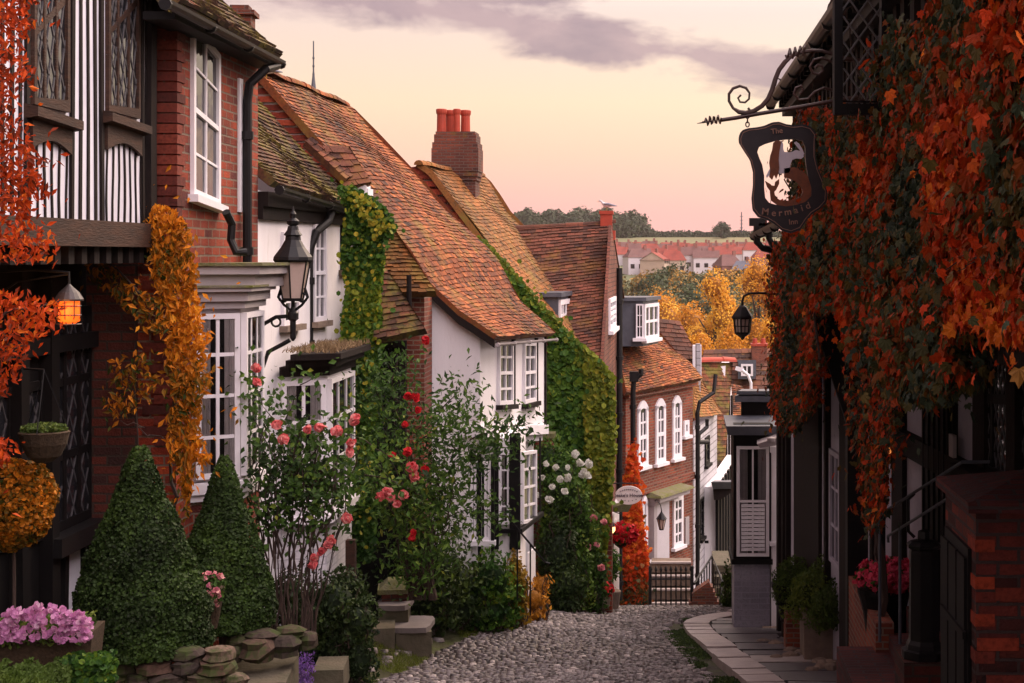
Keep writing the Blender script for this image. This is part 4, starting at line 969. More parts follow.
# ================================================================ small tiled cottage between
SB = thing('small_tiled_cottage', 'small low cottage with mossy tiles squeezed between the white cottage and the white gabled house', 'cottage', (-3.1, 18.6, gz(18.6)))
mb = MB(); mb.box(-3.62,-2.76,18.35,18.95,-5,-.45); mb.build('wall', M['brick_warm'], SB)
def Q(px, py, Y): return P(px, py, Y)
tile_roof([Q(374,293,18.15), Q(374,222,18.9)], [Q(436,293,18.15), Q(390,222,18.9)], SB, M['tile_mo'], seed=9, course=.065, tw=.10)
tile_roof([Q(374,341,17.6), Q(374,266,18.3)], [Q(426,330,17.6), Q(388,270,18.3)], SB, M['tile_br'], seed=12, course=.085, tw=.12, name='porch_roof', label='lower lean-to roof')
WB = Wall((-3.62,18.2),(-2.95,18.2))
mb = MB(); WB.rect(mb, 0, .66, -5, -.98, -.14, 0); mb.build('porch_wall', M['black'], SB)
window(WB, 380, 392, 345, 440, SB, cols=2, rows=3, fm='timber', fw=.03, lattice=.12); window(WB, 394, 404, 345, 440, SB, cols=2, rows=3, fm='timber', fw=.03, lattice=.12)
mb = MB(); WB.rect(mb, .62, .67, -5, -.98, 0, .03); WB.rect(mb, 0, .67, -1.06, -.98, 0.003, .04); 
mb.tube([P(409,275,18), P(409,300,18), P(411,322,18)], .03, 6); mb.build('timber_frame', M['timber'], SB)
# ================================================================ white gabled cottage
WG = thing('white_gabled_cottage', 'white gabled cottage with a long orange tiled roof, jettied front and leaning sash windows', 'house', (-3, 20.5, gz(20.5)))
GW = Wall((-7.2,19.05),(-2.2,19.05)); FW = Wall((-2.2,19.05),(-1.70,22.6))
def G(px, py): return GW.at(px, py)
verge = [(496,337),(474,322),(460,313),(430,285),(409,250),(388,226),(366,202),(348,178),(318,141),(285,103),(256,70)]
nearv = [P(x, y, 18.95) for x, y in verge]
skyl = [(555,333),(520,302),(497,261),(470,233),(450,212),(413,171),(377,133),(352,108),(345,106)]
farv = [P(x, y, 22.7) for x, y in skyl]
poly = [G(480, 415), G(480, 330)]+[G(x, y+4) for x, y in verge[1:]]+[(0, 2.2), (0, -1.2), (.1,-5.2), (GW.L-.25,-5.2), (GW.L-.25, G(480,418)[1])]
mb = MB(); GW.poly(mb, [(u_, z_) for u_, z_ in poly], -.25, 0); mb.build('gable_wall', M['plaster'], WG)
mb = MB()
for a, b_ in zip(verge[4:], verge[5:]):
    q0, q1 = G(*a), G(*b_); dn = .44
    n = max(2, int((q1[1]-q0[1])/.08))
    for i in range(n):
        f0, f1 = i/n, (i+1)/n; u0_, z0_ = lerp(q0[0], q1[0], f0), lerp(q0[1], q1[1], f0); z1_ = lerp(q0[1], q1[1], f1)
        GW.rect(mb, u0_-.42, u0_-.02, z0_-.09, z0_-.09+.068, .004+.006*(i % 2), .03+.02*(i % 2), U(.2,.95))
mb.build('verge_bricks', tintmat('verge_brick', [(0,(.14,.03,.02)), (.6,(.30,.05,.026)), (1,(.46,.085,.035))]), WG)
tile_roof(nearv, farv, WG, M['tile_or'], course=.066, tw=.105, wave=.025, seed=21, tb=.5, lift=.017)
ridge(nearv[-1]+V(0,-.1,.04), farv[-1]+V(0,.05,.04), WG, M['tile_or'], r=.07, wave=.01, step=.2)
bb = MB()
for i in range(len(nearv)-5): bb.hexa([nearv[i]+V(-.02,.0,-.13), nearv[i+1]+V(-.02,.0,-.13), nearv[i+1]+V(-.02,.06,-.13), nearv[i]+V(-.02,.06,-.13)], [nearv[i]+V(-.02,.0,-.03), nearv[i+1]+V(-.02,.0,-.03), nearv[i+1]+V(-.02,.06,-.03), nearv[i]+V(-.02,.06,-.03)])
bb.build('bargeboard', M['timber'], WG)
zj0, zj1 = -2.08, -2.44
mb = MB(); FW.poly(mb, [(0,zj0),(FW.L,zj1),(FW.L,-1.12),(0,-.98)], -.25, 0); mb.build('upper_front', M['plaster'], WG)
mb = MB(); FW.poly(mb, [(0,-5.3),(FW.L,-5.3),(FW.L,zj1),(0,zj0)], -.6, -.16); mb.build('lower_front', M['plaster'], WG)
mb = MB(); FW.poly(mb, [(-.04,zj0-.09),(FW.L+.04,zj1-.09),(FW.L+.04,zj1+.04),(-.04,zj0+.04)], -.3, .05); FW.poly(mb, [(0,zj0-.18),(FW.L,zj1-.18),(FW.L,zj1-.1),(0,zj0-.1)], -.3, -.03)
mb.build('jetty_moulding', M['white'], WG)
window(FW, 497, 511, 341, 405, WG, cols=2, rows=4, fw=.05, bar=.03, d=.04, sillm='timber', yt2=341.5, yb2=404, label='left leaning sash window')
window(FW, 522.5, 534, 342, 404, WG, cols=2, rows=4, fw=.05, bar=.03, d=.04, sillm='timber', yt2=342.5, yb2=401, label='right leaning sash window')
mb = MB()
for a in (511.5, 534.5): u_ = FW.u(a); FW.rect(mb, u_, u_+.045, FW.at(a,407)[1], FW.at(a,338)[1], .0, .045)
FW.rect(mb, FW.L-.04, FW.L, -2.4, -1.15, .0, .03)
mb.build('window_posts', M['timber'], WG)
gutter(nearv[0]+V(.02,0,-.08), farv[0]+V(.02,0,-.08), WG, .03, 'cream')
# lower storey: corner oriel
WN = Wall((-2.6,19.6),(-1.80,19.6)); WR = Wall((-1.80,19.6),(-1.64,20.9))
mb = MB(); mb.box(-2.9,-1.82,19.62,20.88,-5.3,zj0-.16); mb.build('oriel', M['plaster'], WG)
window(WN, 499, 517, 452, 524, WG, cols=2, rows=4, fw=.035, bar=.022, curtain=True, midrail=False, sill=False)
window(WR, 521, 534.5, 452, 524, WG, cols=2, rows=4, fw=.04, bar=.03, sill=False, yt2=450, yb2=521, midrail=False)
mb = MB(); WN.rect(mb, WN.L-.10, WN.L+.03, -3.6, zj0-.1, 0, .05); WN.rect(mb, WN.u(496)-.03, WN.u(499), -3.6, zj0-.1, 0, .04); WN.rect(mb, WN.u(496), WN.L+.04, -3.40, -3.35, 0, .06); WR.rect(mb, -.04, WR.L, -3.40, -3.35, 0, .06); WR.rect(mb, WR.L-.02, WR.L, -3.4, zj0-.3, 0, .02)
mb.build('oriel_posts', M['black'], WG)
WC = Wall((-3.2,19.3),(-2.28,19.3))
mb = MB(); WC.rect(mb, 0, WC.L, -5.3, -2.35, -.2, 0); mb.build('corner_wall', M['plaster'], WG)
window(WC, 470, 491, 462, 540, WG, cols=4, rows=2, fm='white', fw=.04, bar=.03, midrail=False, lattice=.12)
mb = MB()
for px in (467,480,493): WC.rect(mb, WC.u(px)-.02, WC.u(px)+.02, -5, -2.4, 0, .05)
WC.rect(mb, WC.u(440), WC.L, -2.5, -2.36, 0, .08); mb.build('corner_posts', M['black'], WG)
mb = MB(); WR.rect(mb, WR.u(527), WR.u(534), -4.5, -3.75, 0, .02); mb.build('hatch', M['white'], WG)
# dormer stub on the slope
mb = MB(); a = P(352, 186, 18.7); mb.rbox((a.x+.02,a.y+.1,a.z-.32), .30,.3,.33, 0); dm = mb.build('dormer', M['plaster'], WG)
WD = Wall((a.x+.17,a.y-.05),(a.x+.19,a.y+.25)); mb = MB(); WD.rect(mb, .03,.27,a.z-.26,a.z-.03,0,.02); mb.build('window', M['white'], dm)
tile_roof([P(343,189,18.5)+V(0,0,0), P(322,146,18.6)], [P(371,184,18.7), P(349,147,18.75)], WG, M['tile_dk'], seed=31, course=.085, tw=.12, name='dormer_roof')
tile_roof([P(345,180,18.45), P(305,142,18.55)], [P(352,176,18.6), P(312,138,18.6)], WG, M['tile_dk'], seed=32, course=.085, tw=.10, name='verge_tiles')
# ================================================================ ivy gabled house
IH = thing('ivy_gabled_house', 'brown tiled gabled house thick with green ivy beyond the white gabled cottage', 'house', (-2, 26, gz(26)))
IW = Wall((-6.,24.0),(-.84,24.0))
vg = [(612,378),(600,366),(560,327),(540,306),(512,276),(480,236),(461,211),(444,188),(432,172),(419,163)]
nv = [P(x, y, 23.9) for x, y in vg]; fv = [P(x, y, 28.) for x, y in ((603,358),(598,343),(585,320),(570,300),(548,262),(525,228),(510,212),(500,196),(490,182),(482,175))]
I_ = lambda x, y: IW.at(x, y)
mb = MB(); IW.poly(mb, [(I_(612,375)[0], -6.)]+[I_(x, y+3) for x, y in vg]+[(0,1.),(0,-6.)], -.25, 0); mb.build('gable_wall', M['brick_red'], IH)
tile_roof(nv, fv, IH, M['tile_mo'], course=.075, tw=.12, wave=.03, seed=41, tb=.4, lift=.018)
ridge(nv[-1]+V(0,-.05,.0), fv[-1]+V(0,0,.0), IH, M['tile_mo'], r=.07, wave=.01, step=.25)
mb = MB()
for a, b_ in zip(vg[2:], vg[3:]):
    q0, q1 = I_(*a), I_(*b_); n = max(2, int((q1[1]-q0[1])/.09))
    for i in range(n):
        f0 = i/n; u0_, z0_ = lerp(q0[0], q1[0], f0), lerp(q0[1], q1[1], f0); IW.rect(mb, u0_-.40, u0_-.02, z0_-.1, z0_-.02, .004+.006*(i % 2), .03+.02*(i % 2), U(.1,.9))
mb.build('verge_bricks', bpy.data.materials['verge_brick'], IH)
# cross wing
XW = Wall((-.95,24.3),(-.80,31.))
ra = P(500,231,27.4); rb = P(612,222.5,27.5)
tile_roof([P(478,400,24.25), ra], [P(603,376,24.3), rb], IH, M['tile_dk'], course=.082, tw=.13, wave=.02, seed=51, name='cross_wing_roof', lift=.022, tb=.5)
tile_roof([P(575,320,31.), ra+V(0,.03,0)], [P(627,312,31.), rb+V(0,.03,0)], IH, M['tile_or'], course=.12, tw=.17, seed=52, name='far_slope_roof')
ridge(ra+V(0,0,.02), rb+V(.05,0,.02), IH, M['tile_dk'], r=.07, wave=.01, step=.25)
apx = XW.u(611.5)
mb = MB(); XW.poly(mb, [(0,-6.2),(XW.L,-6.8),(XW.L,-.95),(apx,.50),(0,-1.85)], -.05, 0); mb.build('street_gable', M['tile_hung'], IH)
window(XW, 608.5, 614.5, 299, 331, IH, cols=2, rows=3, fw=.07, bar=.04)
window(XW, 617.5, 620.5, 480, 570, IH, cols=1, rows=4, fw=.07, bar=.04)
for (pxs, y0, y1, r) in ((619.5, 268, 600, .055),):
    Y = XW.A.y+XW.u(pxs)*XW.t.y-1.2; X = (pxs-CX)/F*Y
    pipe([V(X,Y,(CY-y0)/F*Y), V(X,Y,(CY-y0)/F*Y-.3), V(X,Y,(CY-y1)/F*Y)], IH, r)
# dormer on cross wing (lead top, window faces right)
def dormer(px0, px1, py0, py1, Yn, Yf, par, cheek, px2, pyw0, pyw1, nm='dormer'):
    a = P(px0, py1, Yn); b_ = P(px1, py1, Yn); top = P(px0, py0, Yn).z; far_ = V((px2-CX)/F*Yf, Yf, 0)
    pts = [(a.x,a.y),(b_.x,b_.y),(far_.x,far_.y),(a.x,far_.y)]
    mb = MB(); prism(mb, pts, min(a.z,b_.z)-.12, top); o = mb.build(nm, M[cheek], par)
    mb = MB(); prism(mb, [(a.x-.05,a.y-.06),(b_.x+.06,b_.y-.06),(far_.x+.06,far_.y+.05),(a.x-.05,far_.y+.05)], top, top+.07); mb.build('flat_roof', M['lead'], o)
    return Wall((b_.x,b_.y),(far_.x,far_.y)), o
w_, o_ = dormer(530, 558, 297, 335, 24.9, 25.9, IH, 'lead', 568.5, 0, 0)
window(w_, 558.5, 568, 300, 333, IH, cols=3, rows=2, fw=.08, bar=.06, midrail=False, label='dormer window')
# chimneys
CHB = MB()
a = P(431, 205, 25.6); b_ = P(478, 205, 25.6); wd_c = b_.x-a.x; s = 25.6/F; cx_ = (a.x+b_.x)/2; cy_ = 25.6+wd_c/2
for (yb, yt, k) in ((268,180,.86),(180,176,.92),(176,171,.97),(171,148,1.),(148,142,.97),(142,134,.90),(134,131,.84)):
    z0, z1 = (CY-yb)*s, (CY-yt)*s; CHB.rbox((cx_, cy_, z0), wd_c*k, wd_c*k*.9, z1-z0, .0)
cho = CHB.build('chimney', M['brick_chim'], IH); cho['label'] = 'tall brick chimney with red pots'
for i, px in enumerate((441.5, 450.5, 457, 465.5)):
    Y = cy_+(.1 if i % 2 else -.12); ss = Y/F; x = (px-CX)*ss; z = (CY-132.5)*(25.6/F); r = 5.2*ss*(1 if i != 2 else .7)
    mb = MB(); mb.lathe(V(x, Y, z-.05), [(r*1.0,0),(r*.93,.05),(r*.86,.36),(r*.98,.37),(r*1.06,.40),(r*1.06,.44),(r*.9,.45),(r*.7,.44),(r*.68,.3)], 14); mb.build('chimney_pot', M['terracotta'], cho, smooth=False)
mb = MB(); mb.box(cx_-wd_c*.47, cx_+wd_c*.47, 25.55, 25.62, (CY-247)*s, (CY-238)*s) ; mb.rbox((cx_+.33, 25.5, (CY-242)*s), .14,.2,.4); mb.build('flashing', M['lead'], cho)
mb = MB(); a = P(606.5, 233, 27.5); mb.rbox((a.x, a.y, a.z-.1), .2,.24,.42); mb.rbox((a.x,a.y,a.z+.32), .24,.28,.06); mb.rbox((a.x,a.y,a.z-.12), .3,.34,.16); o_ = mb.build('chimney', M['terracotta'], IH); o_['label'] = 'small red chimney where the gull stands'
# door of the guest house and its lamp
DW = Wall((-1.1,27.2),(-.70,27.5))
mb = MB(); XW.rect(mb, XW.u(606), XW.u(611.5), -6.1, -4.4, 0, .12); mb.build('porch_post', M['cream'], IH)
mb = MB(); mb.hexa([P(600,512,24.2), P(622,512,26.5)+V(.1,0,0), P(622,512,26.5), P(600,512,24.6)], [P(600,506,24.2), P(626,500,26.5)+V(.15,0,0), P(622,503,26.5), P(600,503,24.6)]); mb.build('porch_hood', M['mossy'], IH)
mb = MB(); XW.rect(mb, XW.u(607.5), XW.u(616.5), -6.1, -4.25, .01, .06); mb.build('door', M['door'], IH)
# oval sign
SG = thing('oval_sign', 'white oval hanging sign with small dark lettering and five stars', 'sign', P(629,503,25.2))
c = P(628.7, 495.3, 25.2); s = 25.2/F
mb = MB(); n = 32
for d, k in ((0,1.),):
    f_ = [c+V(math.cos(2*PI*i/n)*13.6*s, 0, math.sin(2*PI*i/n)*9.3*s) for i in range(n)]; b2 = [p+V(0,.03,0) for p in f_]
    mb.face(f_); mb.face(b2[::-1]); [mb.face([f_[i], f_[(i+1) % n], b2[(i+1) % n], b2[i]]) for i in range(n)]
mb.build('board', surf('cream_sign', (.86,.80,.76), (.80,.74,.70), 8, .5, 0), SG)
def text(body, c, size, mat, parent, right=V(1,0,0), up=V(0,0,1), ext=.003, name='lettering', shear=0, sxk=1.):
    cu = bpy.data.curves.new('t', 'FONT'); cu.body = body; cu.size = size; cu.align_x = 'CENTER'; cu.align_y = 'CENTER'; cu.extrude = ext; cu.shear = shear; cu.offset = size*.012
    to = bpy.data.objects.new('t', cu); COL.objects.link(to); bpy.context.view_layer.update()
    me = bpy.data.meshes.new_from_object(to.evaluated_get(bpy.context.evaluated_depsgraph_get())); bpy.data.objects.remove(to)
    out_ = right.cross(up); O = ORG[parent.name]
    for v in me.vertices: v.co = (Vector(c)-O)+right*v.co.x*sxk+up*v.co.y+out_*v.co.z
    me.materials.clear(); me.materials.append(mat); o = bpy.data.objects.new(name, me); COL.objects.link(o); o.parent = parent; ORG[o.name] = O.copy(); return o
dk = surf('dark_lettering', (.10,.07,.09), None, 8, .6, 0)
text("Jeake's House", c+V(0,-.004,-.1*s), 4.9*s, dk, SG, name='lettering')
mb = MB()
for i in range(5):
    p = c+V((i-2)*3.7*s, -.004, (-5.6+.35*(i-2)**2)*s); mb.face([p+V(math.cos(PI/2+j*PI/5)*(.75 if j % 2 == 0 else .32)*s, 0, math.sin(PI/2+j*PI/5)*(.75 if j % 2 == 0 else .32)*s) for j in range(10)])
for i in range(9):      # scrolled flourish over the name
    f = (i-4)/4; p = c+V(f*8.2*s, -.004, (5.6-1.9*f*f)*s); mb.tube([p+V(math.cos(a)*.75*s*(1-a/8), 0, math.sin(a)*.9*s*(1-a/8)) for a in np.linspace(0, 5, 8)], .22*s, 4)
mb.build('stars_and_scroll', dk, SG)
mb = MB(); mb.tube([c+V(-9*s,0,9*s), c+V(-9*s,0,12*s)], .4*s, 4); mb.tube([V(-.93,25.2,c.z+12*s), c+V(10*s,0,12*s)], .6*s, 5); mb.build('bracket', M['iron'], SG)
# ================================================================ red brick house with arched windows
RB = thing('red_brick_house', 'red brick house with three tall white arched windows and an orange tiled roof', 'house', (0, 31, gz(31)))
RW = Wall((-.72,29.3),(.56,32.05)); 
mb = MB(); RW.poly(mb, [(0,-7.4),(RW.L,-7.8),(RW.L,-2.45),(0,-2.45)], -.3, 0); mb.build('street_wall', M['brick_warm'], RB)
def R_(px, py, d=0): u_, z_ = RW.at(px, py); return RW.p(u_, z_, d)
eN = R_(617,393,.18); eF = R_(692,378,.22)
rN = P(612,318,31.6); rF = P(647,318,33.2)
tile_roof([eN, eN.lerp(rN,.5)+V(0,0,-.05), rN], [eF, eF.lerp(rF,.5)+V(0,0,-.05), rF], RB, M['tile_or'], course=.085, tw=.125, seed=61, wave=.03, tb=.55, lift=.02)
mb = MB(); RW.rect(mb, -.05, RW.L, -2.62, -2.47, .0, .10); mb.build('eaves_course', M['brick_warm'], RB); mb = MB(); RW.rect(mb, 0, RW.L, -4.48, -4.34, 0, .05); mb.build('string_course', M['brick_warm'], RB)
window(RW, 637, 647, 409, 468, RB, cols=2, rows=4, fw=.09, bar=.035, arch=True, yt2=407, yb2=465)
window(RW, 655, 664.5, 406, 464, RB, cols=2, rows=4, fw=.09, bar=.035, arch=True, yt2=405, yb2=461.5)
window(RW, 672, 680.5, 403, 459, RB, cols=2, rows=4, fw=.09, bar=.035, arch=True, yt2=402, yb2=457)
window(RW, 683, 688, 421, 436, RB, cols=1, rows=1, fw=.08, midrail=False, fm='white')
window(RW, 641, 646.5, 504, 562, RB, cols=1, rows=4, fw=.09, bar=.035, arch=True)
window(RW, 672.5, 682, 498, 548, RB, cols=2, rows=4, fw=.08, bar=.035)
mb = MB(); RW.rect(mb, RW.u(651.5), RW.u(667), -7., -4.62, .0, .05); mb.build('door', M['door'], RB)
mb = MB(); RW.rect(mb, RW.u(648.5), RW.u(651.5), -7., -4.6, 0, .12); RW.rect(mb, RW.u(648), RW.u(671), -4.72, -4.60, 0, .16); mb.build('door_frame', M['cream'], RB)
a0, a1 = RW.u(646), RW.u(680)
mb = MB(); z_ = R_(660,497)[2]; RW.rect(mb, a0+.06, a1-.1, z_-.02, z_+.06, 0, .26); mb.build('door_hood', M['cream'], RB)
mb = MB(); z2 = z_+.07
mb.hexa([RW.p(a0,z2,.32), RW.p(a1,z2,.32), RW.p(a1,z2,.0), RW.p(a0,z2,.0)], [RW.p(a0+.02,z2+.04,.3), RW.p(a1-.02,z2+.04,.3), RW.p(a1-.1,z2+.11,.0), RW.p(a0+.1,z2+.11,.0)]); mb.build('hood_roof', M['mossy'], RB)
mb = MB(); RW.rect(mb, RW.u(671), RW.u(687), -6.9, -6.5, 0, .12); mb.build('plinth', M['brick_warm'], RB)
mb = MB(); RW.rect(mb, RW.u(684.5), RW.u(688), -5.75, -5.2, 0, .03); mb.build('notice_board', M['cream'], RB)
x_ = R_(692.5,392,.12)
pipe([R_(702,374,.3), R_(700,392,.3), R_(694,402,.12), R_(693,412,.1), R_(693,590,.1)], RB, .042)
q_ = P(634,372,28.9); pipe([P(641,369,28.9), P(641,374,28.9), P(634,380,28.9), P(633,392,28.9), P(633,470,28.9)], RB, .05)
mb = MB(); mb.rbox(P(634,376,28.9)-V(0,0,.1), .16,.16,.18); mb.build('rain_hopper', M['iron'], RB)
# dormer with casements
w_, o_ = dormer(622, 643, 301, 340, 30.3, 31.3, RB, 'lead', 658, 0, 0)
window(w_, 636 if False else 643.5, 657.5, 304, 340, RB, cols=3, rows=2, fw=.07, bar=.05, midrail=False, label='white dormer casement', sill=True)
wn = Wall((P(633,0,30.25).x, 30.25),(P(644,0,30.25).x,30.25)); window(wn, 636, 643.5, 304, 338, RB, cols=2, rows=3, fw=.028, bar=.018, midrail=False)
# steps, wall, railings in front
ST = thing('door_steps', 'stone steps with a stepped brick side wall in front of the red brick house', 'steps', V(.1,28.5,gz(28.5)))
mb = MB(); WSx = Wall((P(646,0,28.6).x,28.6),(P(690,0,28.6).x,28.6))
for k in range(4): zt_ = -6.25+k*.19; mb.box(P(651,0,28.6).x, P(692,0,28.6).x, 28.6+k*.28, 30.0, zt_-.16-.4*(k == 0), zt_)
mb.build('steps', M['stone'], ST)
mb = MB(); mb.box(P(651,0,28.6).x+.01, P(692,0,28.6).x-.01, 28.56, 28.60, -6.6, -6.30); 
prof = [(689,610),(689,603),(692,603),(692,594),(697,590),(709,582),(711,587),(713,587),(713,592),(715,592),(715,597),(717,597),(717,602),(719,602),(719,611)]
WX = Wall((P(680,0,27.8).x,27.8),(P(725,0,27.8).x,27.8)); WX.poly(mb, [WX.at(*q) for q in prof], -.3, 0); mb.build('side_wall', M['brick_chim'], ST)
mb = MB(); 
for k in range(4): mb.box(P(650.5,0,28.6).x, P(692,0,28.6).x, 28.57+k*.28, 28.66+k*.28, -6.245+k*.19, -6.215+k*.19)
mb.build('treads', M['kerb'], ST)
RL = thing('iron_railing', 'black iron gate and railing across the steps of the red brick house', 'railing', V(0,28.2,gz(28.2)))
mb = MB(); Y = 27.95
for k in range(9):
    px = 651+k*5; mb.tube([P(px,609,Y), P(px,571,Y)], .014, 5); mb.lathe(P(px,571,Y), [(.02,0),(.028,.03),(.004,.09)], 6)
for py in (579, 606): mb.tube([P(650,py,Y), P(692,py,Y)], .014, 5)
mb.tube([P(650,610,Y), P(650,566,Y)], .03, 6); mb.tube([P(692,610,Y), P(692,566,Y)], .03, 6); mb.build('gate', M['iron'], RL)
mb = MB(); mb.tube([P(694,584,28.2), P(712,556,29.6), P(722,580,28.4), P(722,606,27.9)], .025, 6)
for k in range(7):
    f = k/6; a = P(696,582,28.2).lerp(P(712,558,29.6), f); mb.tube([a, a-V(0,0,.55)], .012, 5)
for k in range(6):
    f = k/5; a = P(712,558,29.6).lerp(P(722,590,28.2), f); mb.tube([a, a-V(0,0,.5)], .012, 5)
mb.build('stair_railing', M['iron'], RL)
# right steps
M['stonedk'] = surf('dark_worn_stone', (.12,.10,.07), (.07,.065,.04), 4, .9, .6, .02, 25, dirt=(.04,.05,.02), dirt_amt=.45)
ST2 = MB()
for k in range(5): z = -6.35+k*.155; ST2.box(P(716,0,28.4).x, P(734,0,28.4).x, 28.5+k*.26, 31, z-.13-.5*(k == 0), z)
tag(ST2.build('stone_steps', M['stonedk']), 'flight of worn steps beside the hedge left of the shop bay', 'steps')
WLN = thing('door_lantern', 'small lantern on a curved bracket beside the white door of the brick house', 'lantern', P(661,529,29.6))
c = P(661.5, 529, 29.6); s = 29.6/F
mb = MB(); mb.lathe(c, [(2*s,0),(4.2*s,10*s)], 6); mb.build('glass', M['lampglass'], WLN)
mb = MB(); mb.lathe(c, [(2.3*s,-1*s),(2.3*s,0)], 6); mb.lathe(c, [(5.6*s,10*s),(2.6*s,14.5*s),(.8*s,17*s),(.3*s,20*s)], 8)
for k in range(6): a = k*PI/3; mb.tube([c+V(math.cos(a)*2.1*s, math.sin(a)*2.1*s, 0), c+V(math.cos(a)*4.3*s, math.sin(a)*4.3*s, 10*s)], .4*s, 4)
mb.build('lamp_head', M['iron'], WLN)
mb = MB(); mb.tube([c+V(0,0,19*s), c+V(-1*s,0,24*s), c+V(-5*s,.3,27*s), c+V(-8*s,.6,22*s)], .5*s, 5); mb.build('bracket', M['iron'], WLN)
# ================================================================ houses further down
def simple_house(nm, label, A, B, zb, zt, mat, cat='house'):
    t = thing(nm, label, cat, V((A[0]+B[0])/2, (A[1]+B[1])/2, zb)); w = Wall(A, B); mb = MB(); w.poly(mb, [(0,zb),(w.L,zb),(w.L,zt),(0,zt)], -.25, 0); mb.build('wall', M[mat], t); return t, w
def pt(px, Y): return ((px-CX)/F*Y, Y)
WH, ww = simple_house('weatherboard_house', 'white weatherboarded house with a small yellow mossy roof', pt(694,33), pt(717,36.5), -8.6, -3.6, 'weatherboard')
window(ww, 704.5, 708.5, 438, 466, WH, cols=1, rows=2, fm='black', fw=.08, midrail=False)
window(ww, 699, 702.5, 500, 540, WH, cols=1, rows=3, fm='black', fw=.06, midrail=False); window(ww, 705, 709, 498, 540, WH, cols=1, rows=3, fm='black', fw=.06, midrail=False)
tile_roof([P(694,418,32.9), P(693,398,33.6), P(697,376,34.5)], [P(722,414,36.), P(712,398,36.4), P(702,384,36.6)], WH, M['tile_mo'], course=.12, tw=.18, seed=71, tb=.8)
pipe([P(707,419,33.6), P(707,427,33.6), P(699,434,33.4), P(698,445,33.4), P(698,560,33.4)], WH, .042)
mb = MB(); mb.tube([P(698,442,33.4), P(708,442,33.7)], .05, 8); mb.build('cross_pipe', M['iron'], WH)
mb = MB(); a = P(698,395,35); mb.rbox((a.x,a.y,P(0,410,35).z), .09,.2,1.45, .1); mb.build('board_chimney', M['weatherboard'], WH)
BC, ww = simple_house('brown_brick_house', 'dark brick house end with a low brown roof behind the dormer', pt(655,37), pt(694,37.2), -8, -2.45, 'brick_dark')
tile_roof([P(650,357,36.6), P(650,318,37.6)], [P(700,360,36.6), P(680,322,37.8)], BC, M['tile_dk'], course=.14, tw=.2, seed=72)
mb = MB(); mb.rbox(P(697,400,36.4), .20,.2,1.25); mb.build('white_post', M['white'], BC)
TT, ww = simple_house('steep_tiled_house', 'narrow house with a steep brown tiled slope and a timbered gable', pt(712,40), pt(733,47), -10.5, -4.5, 'plaster')
mb = MB(); q0 = P(698,520,39.8); 
tile_roof([P(699,500,39.6), P(699,362,41.5)], [P(722,500,39.6), P(733,362,42.)], TT, M['tile_br'], course=.11, tw=.14, seed=73, tb=.65, wave=.03)
ridge(P(698,361,41.5), P(734,361,42.), TT, M['terracotta'], r=.12)
WT = Wall(pt(722,40.5), pt(737,47)); mb = MB(); WT.poly(mb, [(0,-10.5),(WT.L,-10.5),(WT.L,-6.2),(WT.L*.45,-2.9),(WT.L*.2,-2.9),(0,-5.5)], -.2, 0); mb.build('gable_wall', M['plaster'], TT)
mb = MB()
for f in (.03,.2,.38,.56,.75,.95): WT.rect(mb, WT.L*f-.13, WT.L*f+.13, -10.5, float(np.interp(f,[0,.2,.45,1],[-5.5,-3.1,-3.1,-6.2]))-.15, 0, .05)
WT.rect(mb, 0, WT.L, -6.3,-6.1, 0,.06); mb.build('timber_studs', M['timber'], TT)
HD, ww = simple_house('timbered_shop', 'black and white timbered shopfront under a flat lead hood further down the street', pt(716,34.5), pt(737,40), -9, -5.0, 'plaster')
mb = MB()
for k in range(9): u_ = ww.L*k/8; ww.rect(mb, u_-.13, u_+.13, -9, -5, 0, .06)
mb.build('timber_studs', M['black'], HD)
for k in range(4): u_ = ww.L*(k*2+.5)/8; 
a = P(712,480,33.5); mb = MB(); mb.hexa([P(713,489,33.2), P(737,489,33.4), P(737,486,36), P(716,486,36)], [P(711,482,33.0), P(738,482,33.2), P(738,480,36), P(715,480,36)]); mb.build('flat_hood', M['lead'], HD)
mb = MB(); mb.hexa([P(714,500,33.4), P(720,500,33.4), P(720,500,35.5), P(717,500,35.5)], [P(713,489,33.4), P(737,489,33.4), P(737,487,35.9), P(716,487,35.9)]); mb.build('hood_bracket', M['timber'], HD)
BR, ww = simple_house('big_brown_roofed_house', 'large brown roofed building with a rooflight far down the street', pt(694,92), pt(800,92), -20, -8.6, 'brick_warm')
tile_roof([P(692,402,91.5), P(704,350,97)], [P(800,406,91.5), P(771,349,97)], BR, M['tile_dk'], course=.5, tw=.6, seed=74, lift=.05, wave=.03)
wv = Wall(pt(738,92.4), pt(756,92.4))
mb = MB(); mb.hexa([P(738,379,92), P(756,379,92), P(756,379,95.5), P(738,379,95.5)], [P(738,360,92), P(756,360,92), P(756,360,95.5), P(738,360,95.5)]); o_ = mb.build('dormer', M['lead'], BR)
wv = Wall(pt(737,91.9), pt(757,91.9)); window(wv, 741, 753, 364, 376, BR, cols=2, rows=1, fw=.12, bar=.08, midrail=False, sill=False)
mb = MB(); a = P(759,370,96); mb.rbox((a.x,a.y,a.z), .9,.9,1.45); mb.build('chimney', M['brick_warm'], BR)
mb = MB(); mb.rbox((a.x,a.y,a.z+1.45), 1.,1.,.15); 
for k in (-.25,.25): mb.lathe(V(a.x+k,a.y,a.z+1.6), [(.16,0),(.13,.3)], 8)
mb.build('chimney_pot', M['terracotta'], BR)
OR, ww = simple_house('orange_roofed_cottage', 'cottage with a mottled orange roof behind the shop bay', pt(733,45), pt(790,45), -12, -5.0, 'brick_warm')
tile_roof([P(731,426,44.6), P(731,384,47.5)], [P(772,424,44.6), P(742,386,47.5)], OR, M['tile_or'], course=.16, tw=.22, seed=75, tb=.35); 
